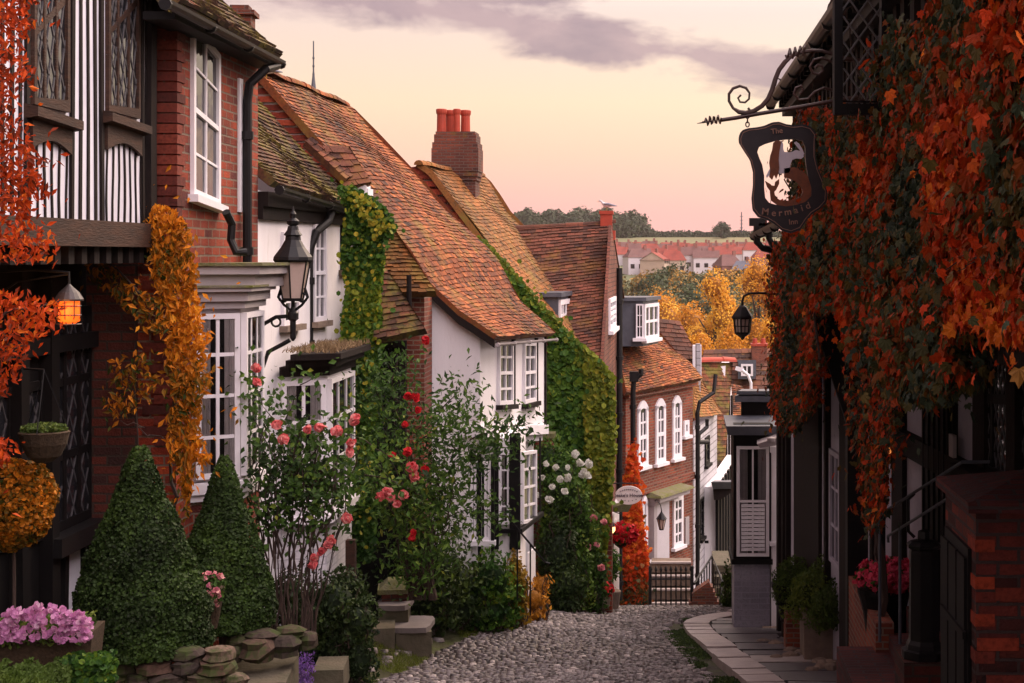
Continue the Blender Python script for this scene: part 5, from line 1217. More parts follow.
SL = thing('modern_street_lamp', 'white curved modern street lamp standing below the brown roofed building', 'street lamp', P(751,420,70))
mb = MB(); mb.tube([P(751,430,70), P(751,383,70), P(748,375,70), P(742,370,70)], .065, 8); mb.build('post', M['white'], SL)
mb = MB(); mb.hexa([P(735,370,70), P(744,373,70), P(744,373,70.6), P(735,370,70.6)], [P(736,366,70), P(744,368,70), P(744,368,70.6), P(736,366,70.6)]); mb.build('lamp_head', M['white'], SL)
# church spire behind the roofs
mb = MB(); c = P(313.5, 97, 60); s = 60/F
mb.lathe(c, [(6*s,-4*s),(4.4*s,0),(2.6*s,9*s),(1.3*s,20*s),(.8*s,26*s),(.6*s,56*s)], 8); 
for k in (22,30,38): mb.lathe(c+V(0,0,k*s), [(.9*s,0),(1.3*s,1*s),(.9*s,2*s)], 8)
SPo = thing('church_spire', 'slender lead church spire with a finial above the left roof ridge', 'spire', V(c.x,c.y,-3)); mb.build('spire', M['lead'], SPo)
mb = MB(); mb.rbox((c.x,c.y,-16), 1.2,1.2,16+c.z-3*s); mb.build('tower', M['stone'], SPo)
# ================================================================ RIGHT: shop with the bay
SH = thing('corner_shop', 'black shopfront with a pale bay window, lead roof and white pilaster on the right', 'shop', (1.6, 22, gz(22)))
mb = MB(); mb.box(1.36,4,21.5,27,-5.6,-2.3); mb.build('wall', M['plaster_dim'], SH)
SB_ = Wall((P(733.5,0,21).x,21.),(P(771,0,21).x,21.)); x0, x1 = SB_.A.x, SB_.B.x
zs = P(0,560,21).z
mb = MB(); mb.box(x0,x1,21.0,21.8,zs+.02,P(0,424,21).z); bo = mb.build('bay_window', M['black'], SH)
mb = MB(); mb.box(x0+.01,x1-.01,21.02,21.8,-5.4,zs-.05); mb.build('plinth', M['brick_grey'], bo)
mb = MB(); mb.box(x0-.03,x1+.02,20.95,21.8,zs-.05,zs+.02); mb.build('sill', M['black'], bo)
window(SB_, 736.5, 769, 446, 556, SH, cols=2, rows=2, fm='white', fw=.04, bar=.022, curtain=True, midrail=True, sill=False)
mb = MB(); zz = P(0,556,21).z
for k in range(12): SB_.rect(mb, .10, .41, zz+.07+k*.052, zz+.112+k*.052, .0185, .0195)
mb.build('louvre_blind', M['white'], bo)
mb = MB(); mb.hexa([V(x0-.08,20.86,P(0,434,21).z),V(x1+.10,20.86,P(0,434,21).z),V(x1+.1,21.9,P(0,431,21).z),V(x0-.08,21.9,P(0,431,21).z)],[V(x0-.10,20.84,P(0,425,21).z),V(x1+.12,20.84,P(0,425,21).z),V(x1+.12,21.9,P(0,422,21).z),V(x0-.10,21.9,P(0,422,21).z)])
mb.hexa([P(731,424,21.6),P(772,424,21.6),P(772,424,23),P(734,424,23)],[P(731,419,21.6),P(772,419,21.6),P(772,419,23),P(734,419,23)])
mb.build('lead_cornice', M['lead'], bo)
mb = MB(); mb.hexa([P(741,420,21.9),P(775,420,21.9),P(775,420,24),P(745,420,24)],[P(741,402,21.9),P(775,402,21.9),P(775,402,24),P(745,402,24)]); mb.build('upper_fascia', M['black'], SH)
mb = MB(); mb.hexa([P(735,402,21.8),P(776,402,21.8),P(776,402,24.2),P(738,402,24.2)],[P(735,396,21.8),P(776,396,21.8),P(776,394,24.2),P(738,394,24.2)]); mb.hexa([P(736,394.5,21.8),P(776,394.5,21.8),P(776,392,24),P(740,392,24)],[P(738,391,21.8),P(776,391,21.8),P(776,389,24),P(742,389,24)]); mb.build('lead_roof', M['lead'], SH)
mb = MB(); c = P(763,441,20.7); s = 21/F; mb.hexa([P(757,444,20.6),P(777,438,20.6),P(778,445,20.6),P(760,448,20.6)],[P(757,440,20.9),P(776,433,20.9),P(778,440,20.9),P(760,446,20.9)]); mb.lathe(P(771,443,20.6), [(2*s,0),(4*s,2*s),(4*s,5*s),(1*s,6*s)], 8); mb.build('console_bracket', M['cream'], SH)
mb = MB(); a = P(771.5,0,20.95).x; b_ = P(780.5,0,20.95).x
mb.box(a,b_,20.95,21.3,-5.5,P(0,445,21).z); mb.box(a-.02,b_+.02,20.92,21.3,P(0,452,21).z,P(0,446,21).z); mb.box(a-.03,b_+.03,20.90,21.3,-5.5,-5.5+.85*.35+.25); mb.box(a+.02,b_-.02,20.93,21.2,P(0,590,21).z,P(0,460,21).z); mb.box(a-.025,b_+.025,20.91,21.3,P(0,545,21).z,P(0,541,21).z); mb.build('pilaster', M['white'], SH)
mb = MB(); mb.box(x1-.12,x1+.25,20.5,20.95,-5.3,-4.86); mb.build('doorstep', M['stone'], SH)
# ================================================================ RIGHT: the inn
IN = thing('timbered_inn', 'dark timber framed inn with a jettied upper storey along the right side of the street', 'inn', (2.2, 10, gz(10)))
LW = Wall((2.9,.3),(1.47,20.5)); UWL = Wall((1.35,4.6),(1.35,16.4))
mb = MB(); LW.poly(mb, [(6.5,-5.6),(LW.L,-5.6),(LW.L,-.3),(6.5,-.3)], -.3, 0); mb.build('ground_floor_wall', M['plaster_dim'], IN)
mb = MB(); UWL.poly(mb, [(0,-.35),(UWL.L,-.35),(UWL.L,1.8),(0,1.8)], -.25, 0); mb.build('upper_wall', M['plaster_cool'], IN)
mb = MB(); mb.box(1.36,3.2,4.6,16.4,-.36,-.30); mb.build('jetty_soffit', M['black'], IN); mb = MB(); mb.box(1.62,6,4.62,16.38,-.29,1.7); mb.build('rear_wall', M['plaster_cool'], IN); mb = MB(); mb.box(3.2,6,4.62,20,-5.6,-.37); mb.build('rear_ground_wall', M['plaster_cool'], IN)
st = MB(); u = .05
while u < UWL.L:
    UWL.rect(st, u, u+U(.10,.15), -.3, 1.8, 0, .04); u += U(.26,.36)
UWL.rect(st, 0, UWL.L, -.42, -.22, -.1, .06); UWL.rect(st, 0, UWL.L, .66,.8, -.0, .05); st.build('upper_timbers', M['timber'], IN)
st = MB()
def uL(px): return LW.u(px)
for a, b_ in ((781,783),(786,787.5),(790,791),(797,822),(829,831),(843,868),(876,879),(896,907),(930,958),(978,990),(1015,1024)):
    LW.rect(st, min(uL(a),uL(b_)), max(uL(a),uL(b_)), -5.6, -.35, -.01, .06 if b_-a < 10 else .04)
LW.rect(st, min(uL(866),uL(1024)), max(uL(866),uL(1024)), -1.62,-1.44, 0, .08)
LW.rect(st, min(uL(782),uL(868)), max(uL(782),uL(868)), -1.1,-.35, .0, .05)
st.build('ground_timbers', M['timber'], IN)
dr = MB(); LW.rect(dr, min(uL(931),uL(957)), max(uL(931),uL(957)), -3.6,-.8, .04,.07); 
for k in range(5): a = uL(932+k*5.2); LW.rect(dr, a-.05, a-.02, -3.5, -.9, .07, .085)
dr.build('door', M['black'], IN)
window(LW, 979, 1050, 325, 470, IN, cols=4, rows=2, fm='black', fw=.07, bar=.06, lattice=.1, sill=False, yt2=300, yb2=505, midrail=False)
mb = MB(); a, b_ = uL(975), uL(1060); LW.rect(mb, min(a,b_), max(a,b_), -1.52, -1.43, 0, .18); mb.build('sill', M['timber'], IN)
window(LW, 832, 842, 448, 560, IN, cols=2, rows=3, fm='plaster_dim', fw=.05, bar=.03, sill=False, midrail=False)
lw_ = MB(); a, b_ = uL(889.5), uL(895); LW.rect(lw_, min(a,b_), max(a,b_), P(0,490,12).z, P(0,463,12).z, .02, .03); lw_.build('lit_window', emit('lit_window_glow', (.9,.28,.06), .55), IN)
mb = MB(); a, b_ = uL(959), uL(963.5); LW.rect(mb, min(a,b_), max(a,b_), -1.75, -1.28, .05, .075); mb.build('notice_board', M['cream'], IN)
mb = MB(); mb.tube([LW.p(uL(918),-1.9,.03), LW.p(uL(918),-1.95,.08), LW.p(uL(918),-2.2,.08), LW.p(uL(918),-2.25,.03)], .015, 6); mb.build('door_handle', M['iron'], IN)
# free posts that carry the jetty
for (px, Y, r, y1) in ((856, 14.2, .085, 655),(880, 13.2, .04, 600)):
    mb = MB(); a = P(px, 300, Y); mb.box(a.x-r, a.x+r, Y-r, Y+r, gz(Y), -.36)
    if r > .05:
        mb.hexa([V(a.x-r,Y-.06,-1.5),V(a.x-r,Y+.06,-1.5),V(a.x-r+.05,Y+.06,-1.5),V(a.x-r+.05,Y-.06,-1.5)],[V(a.x-r-.35,Y-.06,-.4),V(a.x-r-.35,Y+.06,-.4),V(a.x-r+.05,Y+.06,-.4),V(a.x-r+.05,Y-.06,-.4)])
    mb.build('jetty_post', M['black'], IN)
# roof with eave
near = [V(1.13,4.6,1.62), V(3.6,4.6,4.)]; far = [V(1.13,16.4,1.62), V(3.6,16.4,4.)]
tile_roof(near, far, IN, M['tile_dk'], course=.12, tw=.17, seed=81, tb=.2, thick=.09)
mb = MB()
y = 6.
while y < 16.4: mb.hexa([V(1.16,y,1.50),V(1.5,y,1.50),V(1.5,y+.07,1.50),V(1.16,y+.07,1.50)],[V(1.16,y,1.56),V(1.5,y,1.9),V(1.5,y+.07,1.9),V(1.16,y+.07,1.56)]); y += .32
mb.box(1.2,1.36,3,16.4,1.42,1.50); mb.build('rafters', M['black'], IN)
gutter(V(1.09,4.8,1.57), V(1.09,16.5,1.57), IN, .055)
# open casements
def casement(px0, px1, pyb, Y, H, label):
    t = thing('open_casement', label, 'window', P(px0, pyb, Y), 'open leaded casements of the inn')
    a = P(px0, pyb, Y); b_ = P(px1, pyb, Y); w = Wall((a.x,Y),(b_.x,Y+.02)); W_ = w.L; z0 = a.z
    fr = MB(); f = .045
    for q in ((0,f,0,H),(W_-f*.6,W_,0,H),(f,W_-f*.6,0,f*1.3),(f,W_-f*.6,H-f,H)): w.rect(fr, *q[:2], z0+q[2], z0+q[3], -.03, .03)
    w.rect(fr, f, W_-f, z0+f*1.5, z0+f*1.7, -.01, .012); fr.build('frame', M['black'], t)
    lm = MB(); stp = .098; 
    for sg in (1,-1):
        k = -3.
        while k < 3:
            pts = []
            for zz in np.linspace(f, H-f, 60):
                uu = k+sg*.72*zz
                if f <= uu <= W_-f*.6: pts.append((uu, z0+zz))
            if len(pts) > 1: w.strip(lm, pts[0], pts[-1], .008, -.004, .006)
            k += stp
    lm.build('leading', M['latlead'], t)
    ph = MB(); ph.face([w.p(f,z0+f,0), w.p(W_-f*.6,z0+f,0), w.p(W_-f*.6,z0+H-f,0), w.p(f,z0+H-f,0)]); ph.build('panes', M['clear'], t)
    return t
casement(833.5, 886, 115, 8.5, .95, 'open leaded casement swung out beside the inn sign bracket')
casement(990, 1050, 43, 6.2, .8, 'open leaded casement at the top right corner above the creeper')
# lower wing beyond
WI = thing('inn_wing', 'low red wing past the inn sign with black gutter pipes under its eave', 'building', (1.8, 18.5, gz(18)))
mb = MB(); mb.box(1.50,3.4,16.45,20.6,-1.1,.30); mb.build('wall', M['brick_warm'], WI)
tile_roof([V(1.28,16.45,.42), V(3.,16.45,1.9)], [V(1.22,20.8,.30), V(3.,20.8,1.8)], WI, M['tile_dk'], course=.11, tw=.17, seed=91)
gutter(V(1.22,16.5,.36), V(1.16,20.9,.27), WI, .06)
mb = MB(); a = P(761,222,20.2)
mb.rbox(P(758,226,20.3)-V(0,0,.0), .22,.16,.10); mb.rbox(P(764,232,20.3)-V(0,0,.05), .14,.16,.16)
mb.tube([P(757,226,20.2), P(757,242,20.2), P(763,248,20.2), P(776,251,20.2)], .045, 8); mb.tube([P(770,226,20.1), P(769,238,20.1), P(773,246,20.1), P(785,250,20.1)], .04, 8)
mb.build('drainpipe', M['iron'], WI)
# ================================================================ inn sign
SN = thing('hanging_inn_sign', 'black cut-out inn sign with a mermaid panel hanging from a scrolled iron bracket', 'sign', P(784,233,10.2))
Y0 = 10.2; s = Y0/F
def S_(x, y, d=0): return P(x, y, Y0)+V(0, d, 0)
outer = [(738,137),(740,131),(747,128),(757,127),(765,125),(774,123),(785,121.5),(794,123),(806,123),(815,127),(818,134),(816,143),(817,155),(820,168),(825,180),(827,190),(826,200),(820,208),(812,213),(807,222),(800,231),(791,234),(782,231),(775,224),(768,220),(757,217),(752,210),(751,198),(753,185),(753,172),(750,160),(743,150),(739,143)]
outer = [(739,143),(738.5,137),(741,131),(747,128.5),(757,127.5),(764,126),(772,122.5),(779,122),(786,124.5),(794,125.5),(803,124.5),(811,127),(815.5,133),(815,143),(815,156),(818,169),(823,181),(827,192),(826.5,202),(820,209),(812,214),(806,221),(800,230),(791,233.5),(782,231),(774,224),(767,220),(758,217),(752.5,210),(751.5,198),(753,185),(753,172),(750,160),(744,151)]
inner = [(757,152),(759,147),(765,144),(775,141),(785,139.5),(795,139),(802,141),(805,147),(805,156),(806,166),(808,178),(811,188),(811,196),(805,202),(796,205),(786,206.5),(776,205),(769,203),(765,198),(764,188),(764,176),(762,165),(759,158)]
def ringmesh(mb, o_, i_, d0, d1):
    # match by angle
    cx_, cy_ = 784, 172
    def samp(poly, a):
        best = None; n = len(poly)
        for k in range(n):
            x0, y0 = poly[k]; x1, y1 = poly[(k+1) % n]; dx, dy = math.cos(a), math.sin(a)
            ex, ey = x1-x0, y1-y0; det = dx*(-ey)+ex*dy
            if abs(det) < 1e-9: continue
            t_ = ((x0-cx_)*(-ey)+ex*(y0-cy_))/det; u_ = (dx*(y0-cy_)-dy*(x0-cx_))/det
            if -1e-6 <= u_ <= 1+1e-6 and t_ > 0 and (best is None or t_ > best): best = t_
        return (cx_+math.cos(a)*best, cy_+math.sin(a)*best)
    n = 120; O = [samp(o_, 2*PI*k/n) for k in range(n)]; I = [samp(i_, 2*PI*k/n) for k in range(n)]
    for k in range(n):
        j = (k+1) % n
        mb.face([S_(*O[k],d0),S_(*I[k],d0),S_(*I[j],d0),S_(*O[j],d0)]); mb.face([S_(*O[k],d1),S_(*O[j],d1),S_(*I[j],d1),S_(*I[k],d1)])
        mb.face([S_(*O[k],d0),S_(*O[j],d0),S_(*O[j],d1),S_(*O[k],d1)]); mb.face([S_(*I[k],d0),S_(*I[k],d1),S_(*I[j],d1),S_(*I[j],d0)])
mb = MB(); ringmesh(mb, outer, inner, -.025, .025); mb.build('board', M['signblack'], SN)
mb = MB()
sm = [(784+(x-784)*.955, 176+(y-176)*.955) for x, y in outer]; mb.tube([S_(x,y,-.027) for x, y in sm+[sm[0]]], .35*s, 4)
mb.build('outline', M['letter'], SN)
def cut(name, pts, mat, d0=-.02, d1=.0, par=SN):
    mb = MB(); a = [S_(x,y,d0) for x, y in pts]; b_ = [S_(x,y,d1) for x, y in pts]; mb.face(a); mb.face(b_[::-1])
    for i in range(len(pts)): j = (i+1) % len(pts); mb.face([a[i],a[j],b_[j],b_[i]])
    return mb.build(name, M[mat], par)
fig = cut('mermaid_figure', [(778,142),(781,141),(783,144),(783,149),(784,152),(788,152.5),(792,152),(796,150),(799,151),(803,153.5),(803.5,157),(801,159),(796,158.5),(792,160),(790,165),(790,170),(789,173),(779,174),(777,166),(776,155),(776,147)], 'skin')
cut('arm', [(800,151),(797,147),(794,143),(796,141.5),(799,144),(802,149),(804,154),(802,156)], 'skin', -.018, .002, fig)
cut('left_arm', [(777,158),(774,163),(769,170),(766,176),(767,178),(771,173),(776,167),(779,164)], 'skin', -.016, .004, fig)
cut('hair', [(779,141),(776,140.5),(773,143),(772,150),(770,156),(769,163),(770,170),(769,177),(772,180),(774,175),(776,179),(778,174),(779,168),(778.5,160),(779,152),(780,147),(781,142)], 'rust', -.028, -.004, fig)
def tailpts():
    cen = [(784,173,6),(792,173,8),(800,177,8.5),(806,184,8),(808,192,7),(804,199,5.5),(796,203,5),(787,204,4.5),(779,203,4),(773,199,3.6),(772,192,3),(774,186,2.5)]
    L, R = [], []
    for i, (x, y, r) in enumerate(cen):
        x0, y0, _ = cen[max(i-1,0)]; x1, y1, _ = cen[min(i+1,len(cen)-1)]; d = math.hypot(x1-x0, y1-y0); nx, ny = -(y1-y0)/d, (x1-x0)/d
        L.append((x+nx*r*.75, y+ny*r*.75)); R.append((x-nx*r*.75, y-ny*r*.75))
    return L, R
L_, R_2 = tailpts(); mb = MB()
for i in range(len(L_)-1):
    q = [L_[i], L_[i+1], R_2[i+1], R_2[i]]; mb.hexa([S_(*p,-.020) for p in q], [S_(*p,.006) for p in q])
mb.build('tail', M['rust'], fig)
cut('tail_fin', [(774,188),(770,184),(765,181),(767,187),(770,191),(773,193),(776,190),(779,184),(779,179),(775,182)], 'rust', -.022, .004, fig)
fonty = text
fonty('The', S_(776.5,131.5,-.03), 7.5*s, M['letter'], SN, right=V(math.cos(.12),0,math.sin(.12)), up=V(-math.sin(.12),0,math.cos(.12)))
word = 'Mermaid'; xs_ = [765,773.5,780,787.5,795.5,801.5,807.5]; ys_ = [212,213.2,213.2,212.2,210.4,208.4,206]; an_ = [-.12,-.03,.04,.14,.22,.3,.36]
for ch_, x, y, a in zip(word, xs_, ys_, an_): fonty(ch_, S_(x,y,-.03), 9.5*s, M['letter'], SN, right=V(math.cos(a),0,math.sin(a)), up=V(-math.sin(a),0,math.cos(a)))
fonty('Inn', S_(793,222,-.03), 7.5*s, M['letter'], SN, right=V(math.cos(.1),0,math.sin(.1)), up=V(-math.sin(.1),0,math.cos(.1)))
mb = MB()
def T(pts, r, n=7): mb.tube([S_(x,y) for x, y in pts], r if isinstance(r, list) else r*s, n)
T([(721,120),(735,118),(760,113.5),(800,107),(840,100),(858,97)], 2.1)
T([(697,123.5),(703,122.5),(712,121)], [.3*s,.8*s,1.*s]); 
hp = [(703+i*.95, 121.5-i*.13+4.6*math.sin(i*1.5)*min(1,i/5)) for i in range(20)]; mb.tube([S_(x,y,.02*math.cos(i*1.5)) for i,(x,y) in enumerate(hp)], 1.*s, 5)
sp = []
for i in range(30):
    a = -PI*.15+i/29*2*PI*1.45; r = 2.5+9.5*(i/29)**.8; sp.append((738+r*math.cos(a+2.6), 98-r*math.sin(-(a+2.6))*1.0))
sp = [(742,99),(738,102.5),(735,98),(737.5,93.5),(743,93.5),(746.5,98),(744.5,105),(738,108),(731,104.5),(728,97),(731,90),(738,86.5),(745,87),(750,92)]
sp = [(741.5,97.5),(739.5,101),(736.5,99),(737,94.5),(741,92.5),(745.5,95),(747,100),(744,105.5),(738,107.5),(731.5,105),(728,98.5),(728.5,92),(733,87),(740,86),(747,88)]
big = [(750.0,96)]
arc = [(747,88),(750,94),(749,101)]
T([(741,95),(738,98),(740,102),(745,102.5),(749,99),(749.5,93),(746,88),(740,86),(733,88.5),(729,94),(729,101),(733,108),(739,112),(746,113),(754,111),(762,106),(768,99),(772,90),(775,80),(779,70),(785,62),(790,57.5),(796,54),(803,52),(812,50.5),(822,51),(832,54),(845,58),(856,60)], [1.1*s]*6+[1.5*s]*6+[2.4*s]*9+[1.9*s]*8)
T([(775,86),(777,78),(781,80)], 1.2)
hp = [(786+i*1.3, 55-i*.35+5.*math.sin(i*1.6)) for i in range(16)]; mb.tube([S_(x,y,.02*math.cos(i*1.6)) for i,(x,y) in enumerate(hp)], 1.3*s, 5)
T([(815,68),(818,65),(822,66),(823,71),(819,74.5),(813,73),(810,67),(814,60),(822,58),(832,62),(842,70)], 1.5); T([(800,94),(803,90),(801,86),(796,88),(794,94),(799,100),(808,99),(815,92),(824,88),(840,92)], 1.5)
T([(840,40),(840,110)], 2.4); mb.tube([S_(840,60), V(1.36,Y0+.02,S_(0,60).z)], 2*s, 6); mb.tube([S_(840,100), V(1.36,Y0+.02,S_(0,100).z)], 2*s, 6)
T([(741,112),(743,116),(753,113.5),(748,108)], 1.4)
mb.build('bracket', M['ironred'], SN)
mb = MB()
for (x, y0, y1) in ((747.5,114,128),(800,107,125)):
    for k, yy in enumerate(np.arange(y0+2, y1, 4.2)):
        c_ = S_(x, yy); mb.tube([c_+(V(math.cos(a)*1.8*s,0,math.sin(a)*2.6*s) if k % 2 == 0 else V(0,math.cos(a)*1.8*s,math.sin(a)*2.6*s)) for a in np.linspace(0,2*PI,10)], .7*s, 5)
mb.build('chain', M['ironred'], SN)
# ================================================================ hanging street lantern
HL = thing('hanging_lantern', 'black square-paned lantern hanging from an arched bracket over the far street', 'lantern', P(742.5,337,20))
c = P(742.5,337,20); s = 20/F
mb = MB(); mb.lathe(c, [(6.5*s,4*s),(8.5*s,19.5*s)], 6, rot=.3); mb.build('glass', M['lampglass'], HL)
mb = MB(); mb.lathe(c, [(1*s,-3*s),(3*s,0),(8*s,3*s),(8*s,5*s)], 6, rot=.3); mb.lathe(c, [(10.5*s,18*s),(11.5*s,19.5*s),(11*s,21*s),(4.5*s,30*s),(1.6*s,32*s),(1.4*s,35*s)], 6, rot=.3)
for k in range(6):
    a = .3+k*PI/3; mb.tube([c+V(math.cos(a)*7.6*s, math.sin(a)*7.6*s, 4*s), c+V(math.cos(a)*9.3*s, math.sin(a)*9.3*s, 19*s)], .9*s, 5)
    a2 = a+PI/6; mb.tube([c+V(math.cos(a2)*6.7*s, math.sin(a2)*6.7*s, 4*s), c+V(math.cos(a2)*8.2*s, math.sin(a2)*8.2*s, 19*s)], .5*s, 5)
mb.tube([c+V(math.cos(.3+k*PI/3)*8.3*s, math.sin(.3+k*PI/3)*8.3*s, 11*s) for k in range(7)], .5*s, 4); mb.build('lamp_head', M['iron'], HL)
mb = MB(); T2 = lambda pts, r: mb.tube([P(x,y,20.) for x, y in pts], r*s, 6)
T2([(742.5,305),(742.5,300),(744,296),(749,293.5),(758,293),(768,293.5),(778,294),(786,296)], 1.3); T2([(782,302),(776,303),(770,300),(768,295)], 1.2); T2([(768,295),(772,303),(779,310),(786,312)], 1.); mb.build('bracket', M['iron'], HL)
# ================================================================ foreground right: porch pier, bollard, steps, rails
PP = thing('brick_porch_pier', 'low brick pier with a red sloping cap and a black hatch at the right edge', 'wall', (2,9,gz(9)))
x0, yA, yB = 1.675, 8.62, 9.55; zt_ = P(0,512,yA).z
mb = MB(); mb.box(x0,3.0,yA,yB,-3.6,zt_); mb.build('brickwork', M['brick_porch'], PP)
mb = MB(); a = .05; b4 = [V(x0-a,yA-a,zt_),V(3.05,yA-a,zt_),V(3.05,yB+a,zt_),V(x0-a,yB+a,zt_)]; u4 = [p+V(0,0,.055) for p in b4]; mb.hexa(b4, u4)
r0, r1 = V(x0+.40,(yA+yB)/2,zt_+.17), V(2.7,(yA+yB)/2,zt_+.17); mb.face([u4[0],u4[1],r1,r0]); mb.face([u4[2],u4[3],r0,r1]); mb.face([u4[3],u4[0],r0]); mb.face([u4[1],u4[2],r1]); mb.build('cap', M['paver_red'], PP)
mb = MB(); mb.box(x0-.02,x0+.01,yA+.12,yB-.08,-3.4,zt_-.22)
for k in range(3): y = yA+.16+k*.26; mb.box(x0-.035,x0-.02,y,y+.22,-3.3,zt_-.28)
mb.box(x0-.05,x0-.03,yA+.12,yB-.1,-2.1,-2.06); mb.build('hatch', M['black'], PP)
mb = MB()
q4 = tintmat('loose_brick', [(0,(.06,.02,.02)), (.5,(.20,.035,.02)), (1,(.42,.06,.02))])
for (y0, t_, x_) in ((2.55,.95,0),(2.80,.6,.1),(2.33,.4,.05),(2.13,.7,.0),(2.66,.2,.3),(2.20,.9,.32),(1.86,.5,.1),(2.94,.8,.05)):
    mq = MB(); mq.box(x0+x_+.005, x0+x_+.23, yA-.012, yA+.05, -y0, -y0+.068, t_); mq.build('bright_brick', q4, PP)
for k in range(10): mb.box(x0-.006, x0+.10, yA-.006, yA+.2, -3.4+k*.2, -3.4+k*.2+.066, U(.3,.9))
mb.build('corner_bricks', q4, PP)
BO = thing('iron_bollard', 'thick black iron bollard with a moulded cap on the inn step', 'bollard', P(924,655,11))
c = P(924,657,11.); s = 11/F
mb = MB(); mb.lathe(c, [(23*s,0),(23*s,8*s),(19*s,9*s),(18*s,14*s),(15.5*s,18*s),(15*s,105*s),(14.5*s,108*s),(17.5*s,110*s),(18*s,113*s),(14*s,116*s),(6*s,117*s)], 8, rot=PI/8); mb.build('post', M['iron'], BO)
mb = MB(); mb.lathe(c+V(0,0,117*s), [(6*s,0),(6.5*s,2*s),(6*s,9*s),(3*s,10*s)], 8); mb.build('cap', M['iron'], BO)
STP = thing('brick_steps', 'red brick entrance steps with worn treads in front of the inn', 'steps', (1.7,11.5,gz(11.5)))
mb = MB(); z1, z2, z3 = P(0,652,12).z, P(0,628,12.2).z, P(0,610,12.5).z
mb.box(P(838,0,12.4).x,2.6,10.6,12.5,-4,z1-.08); mb.build('lower_step', M['paver_red'], STP)
mb = MB(); mb.box(1.72,2.6,10.3,12.35,-3.9,z1+.06); mb.build('middle_step', M['paver_red'], STP)
mb = MB(); mb.box(1.62,1.76,12.3,14.2,-4.2,P(0,598,13.2).z+.0); mb.build('side_wall', M['brick_warm'], STP); mb = MB(); mb.box(1.9,2.6,10.9,12.6,-3.9,z2+.08); mb.build('upper_step', M['paver_red'], STP)
mb = MB(); mb.box(P(903,0,10.9).x,P(946,0,10.9).x,10.85,11.3,-3.5,P(0,657,11).z-.002); mb.build('bollard_plinth', M['brick_dark'], STP)
HR = thing('handrail', 'pair of thin black iron handrails beside the inn steps', 'handrail', P(882,650,12.2))
mb = MB(); 
for (a, b_, pst, yb) in (((868,522),(962,462),881.5,640),((888,536),(950,497),901.5,655)):
    A_ = P(*a,12.4); B_ = P(*b_,10.6); mb.tube([A_-V(0,0,.05), A_, B_, B_+V(.3,0,.0)], .012, 6)
    f = (pst-a[0])/(b_[0]-a[0])*1.0; t_ = A_.lerp(B_, f); mb.tube([t_, V(t_.x,t_.y,P(0,yb,12.2).z)], .013, 6)
mb.build('rails', M['lead'], HR)
# planters
def lath(name, label, cat, c, prof, mat, n=20, sx=1, sy=1, group=None, part='pot'):
    t = thing(name, label, cat, c, group); mb = MB(); mb.lathe(c, prof, n, sx=sx, sy=sy); mb.build(part, M[mat], t, smooth=False)
    mb = MB(); rt = prof[-1][0]; mb.lathe(V(c[0],c[1],c[2]+prof[-1][1]-.04), [(rt*.9,0),(rt*.5,.02)], n, sx=sx, sy=sy); mb.build('soil', M['soil'], t); return t
POT1 = lath('black_planter', 'round black planter with hot pink flowers beside the inn steps', 'planter', P(884,642,12.9), [(.12,0),(.14,.02),(.17,.25),(.20,.36),(.215,.40),(.215,.44),(.19,.44)], 'black')
POT2 = lath('black_urn', 'black urn with a leafy green shrub beside the white pilaster', 'planter', P(791,622,18.2), [(.10,0),(.12,.02),(.16,.2),(.2,.36),(.225,.40),(.225,.45),(.2,.45)], 'black')
mb = MB(); a = P(796,642,17.9); mb.rbox((a.x,a.y+.1,a.z-.1), .24,.3,.42); tag(mb.build('brick_stack', M['brick_warm']), 'short stack of bricks under the black urn', 'bricks')
TR = thing('stone_trough', 'rough stone trough overflowing with fine green shrubs', 'planter', P(826,642,16.8))
mb = MB(); a = P(826,640,16.9); mb.rbox((a.x,a.y,a.z-.15), .50,.55,.46, tap=1.04); mb.build('trough', M['stone'], TR)
rk = MB()
for k in range(26):
    Y = U(15.6,18.8); x = U(1.15,1.75); r = U(.04,.1); n = 7
    rk.lathe(V(x,Y,gz(Y)+.02), [(r*.8,-.02),(r,r*.3),(r*.7,r*.7),(r*.2,r*.85)], n, U(0,1), sx=U(.8,1.3), rot=U(0,3))
tag(rk.build('rubble', M['stone']), 'loose stones and rubble heaped below the inn planters', 'rubble', kind='stuff')
# ================================================================ PLANTS
def plant(name, label, cat, loc, group=None): return thing(name, label, cat, Vector(loc), group)
def foliage(t, mb, mat, name='foliage', kind=None):
    o = mb.build(name, M[mat], t, uv=False)
    if kind: o['kind'] = kind
    return o
# --- creeper on the inn
CR = plant('red_creeper', 'huge red and green creeper smothering the jettied upper wall of the inn', 'creeper', (1.3, 9, gz(9)))
UW2 = Wall((1.19,-2),(1.19,16.4)); WW2 = Wall((1.33,16.3),(1.33,20.7))
big = [(1090,-20),(940,-20),(932,5),(925,25),(905,22),(893,42),(880,75),(888,112),(872,122),(858,126),(840,118),(818,108),(796,112),(788,150),(790,200),(788,235),(788,262),(800,285),(812,308),(840,312),(856,330),(868,352),(880,362),(895,398),(918,408),(940,402),(958,390),(966,372),(962,350),(972,338),(985,325),(1003,340),(1020,342),(1090,360)]
tfc = lambda C, r, n: .41+.17*noise3(C, 1.5, 3)+.26*noise3(C, 5., 4)+.14*rng.normal(size=n)+.14*(r-.5)
mb = MB()
wall_leaves(mb, UW2, big, 46000, .056, 'maple', tfc, bulge=.27, d0=-.14, jt=.45, jn=.5)
lo_ = [(868,345),(915,345),(930,395),(925,440),(912,470),(908,520),(895,540),(882,520),(872,470),(866,420)]
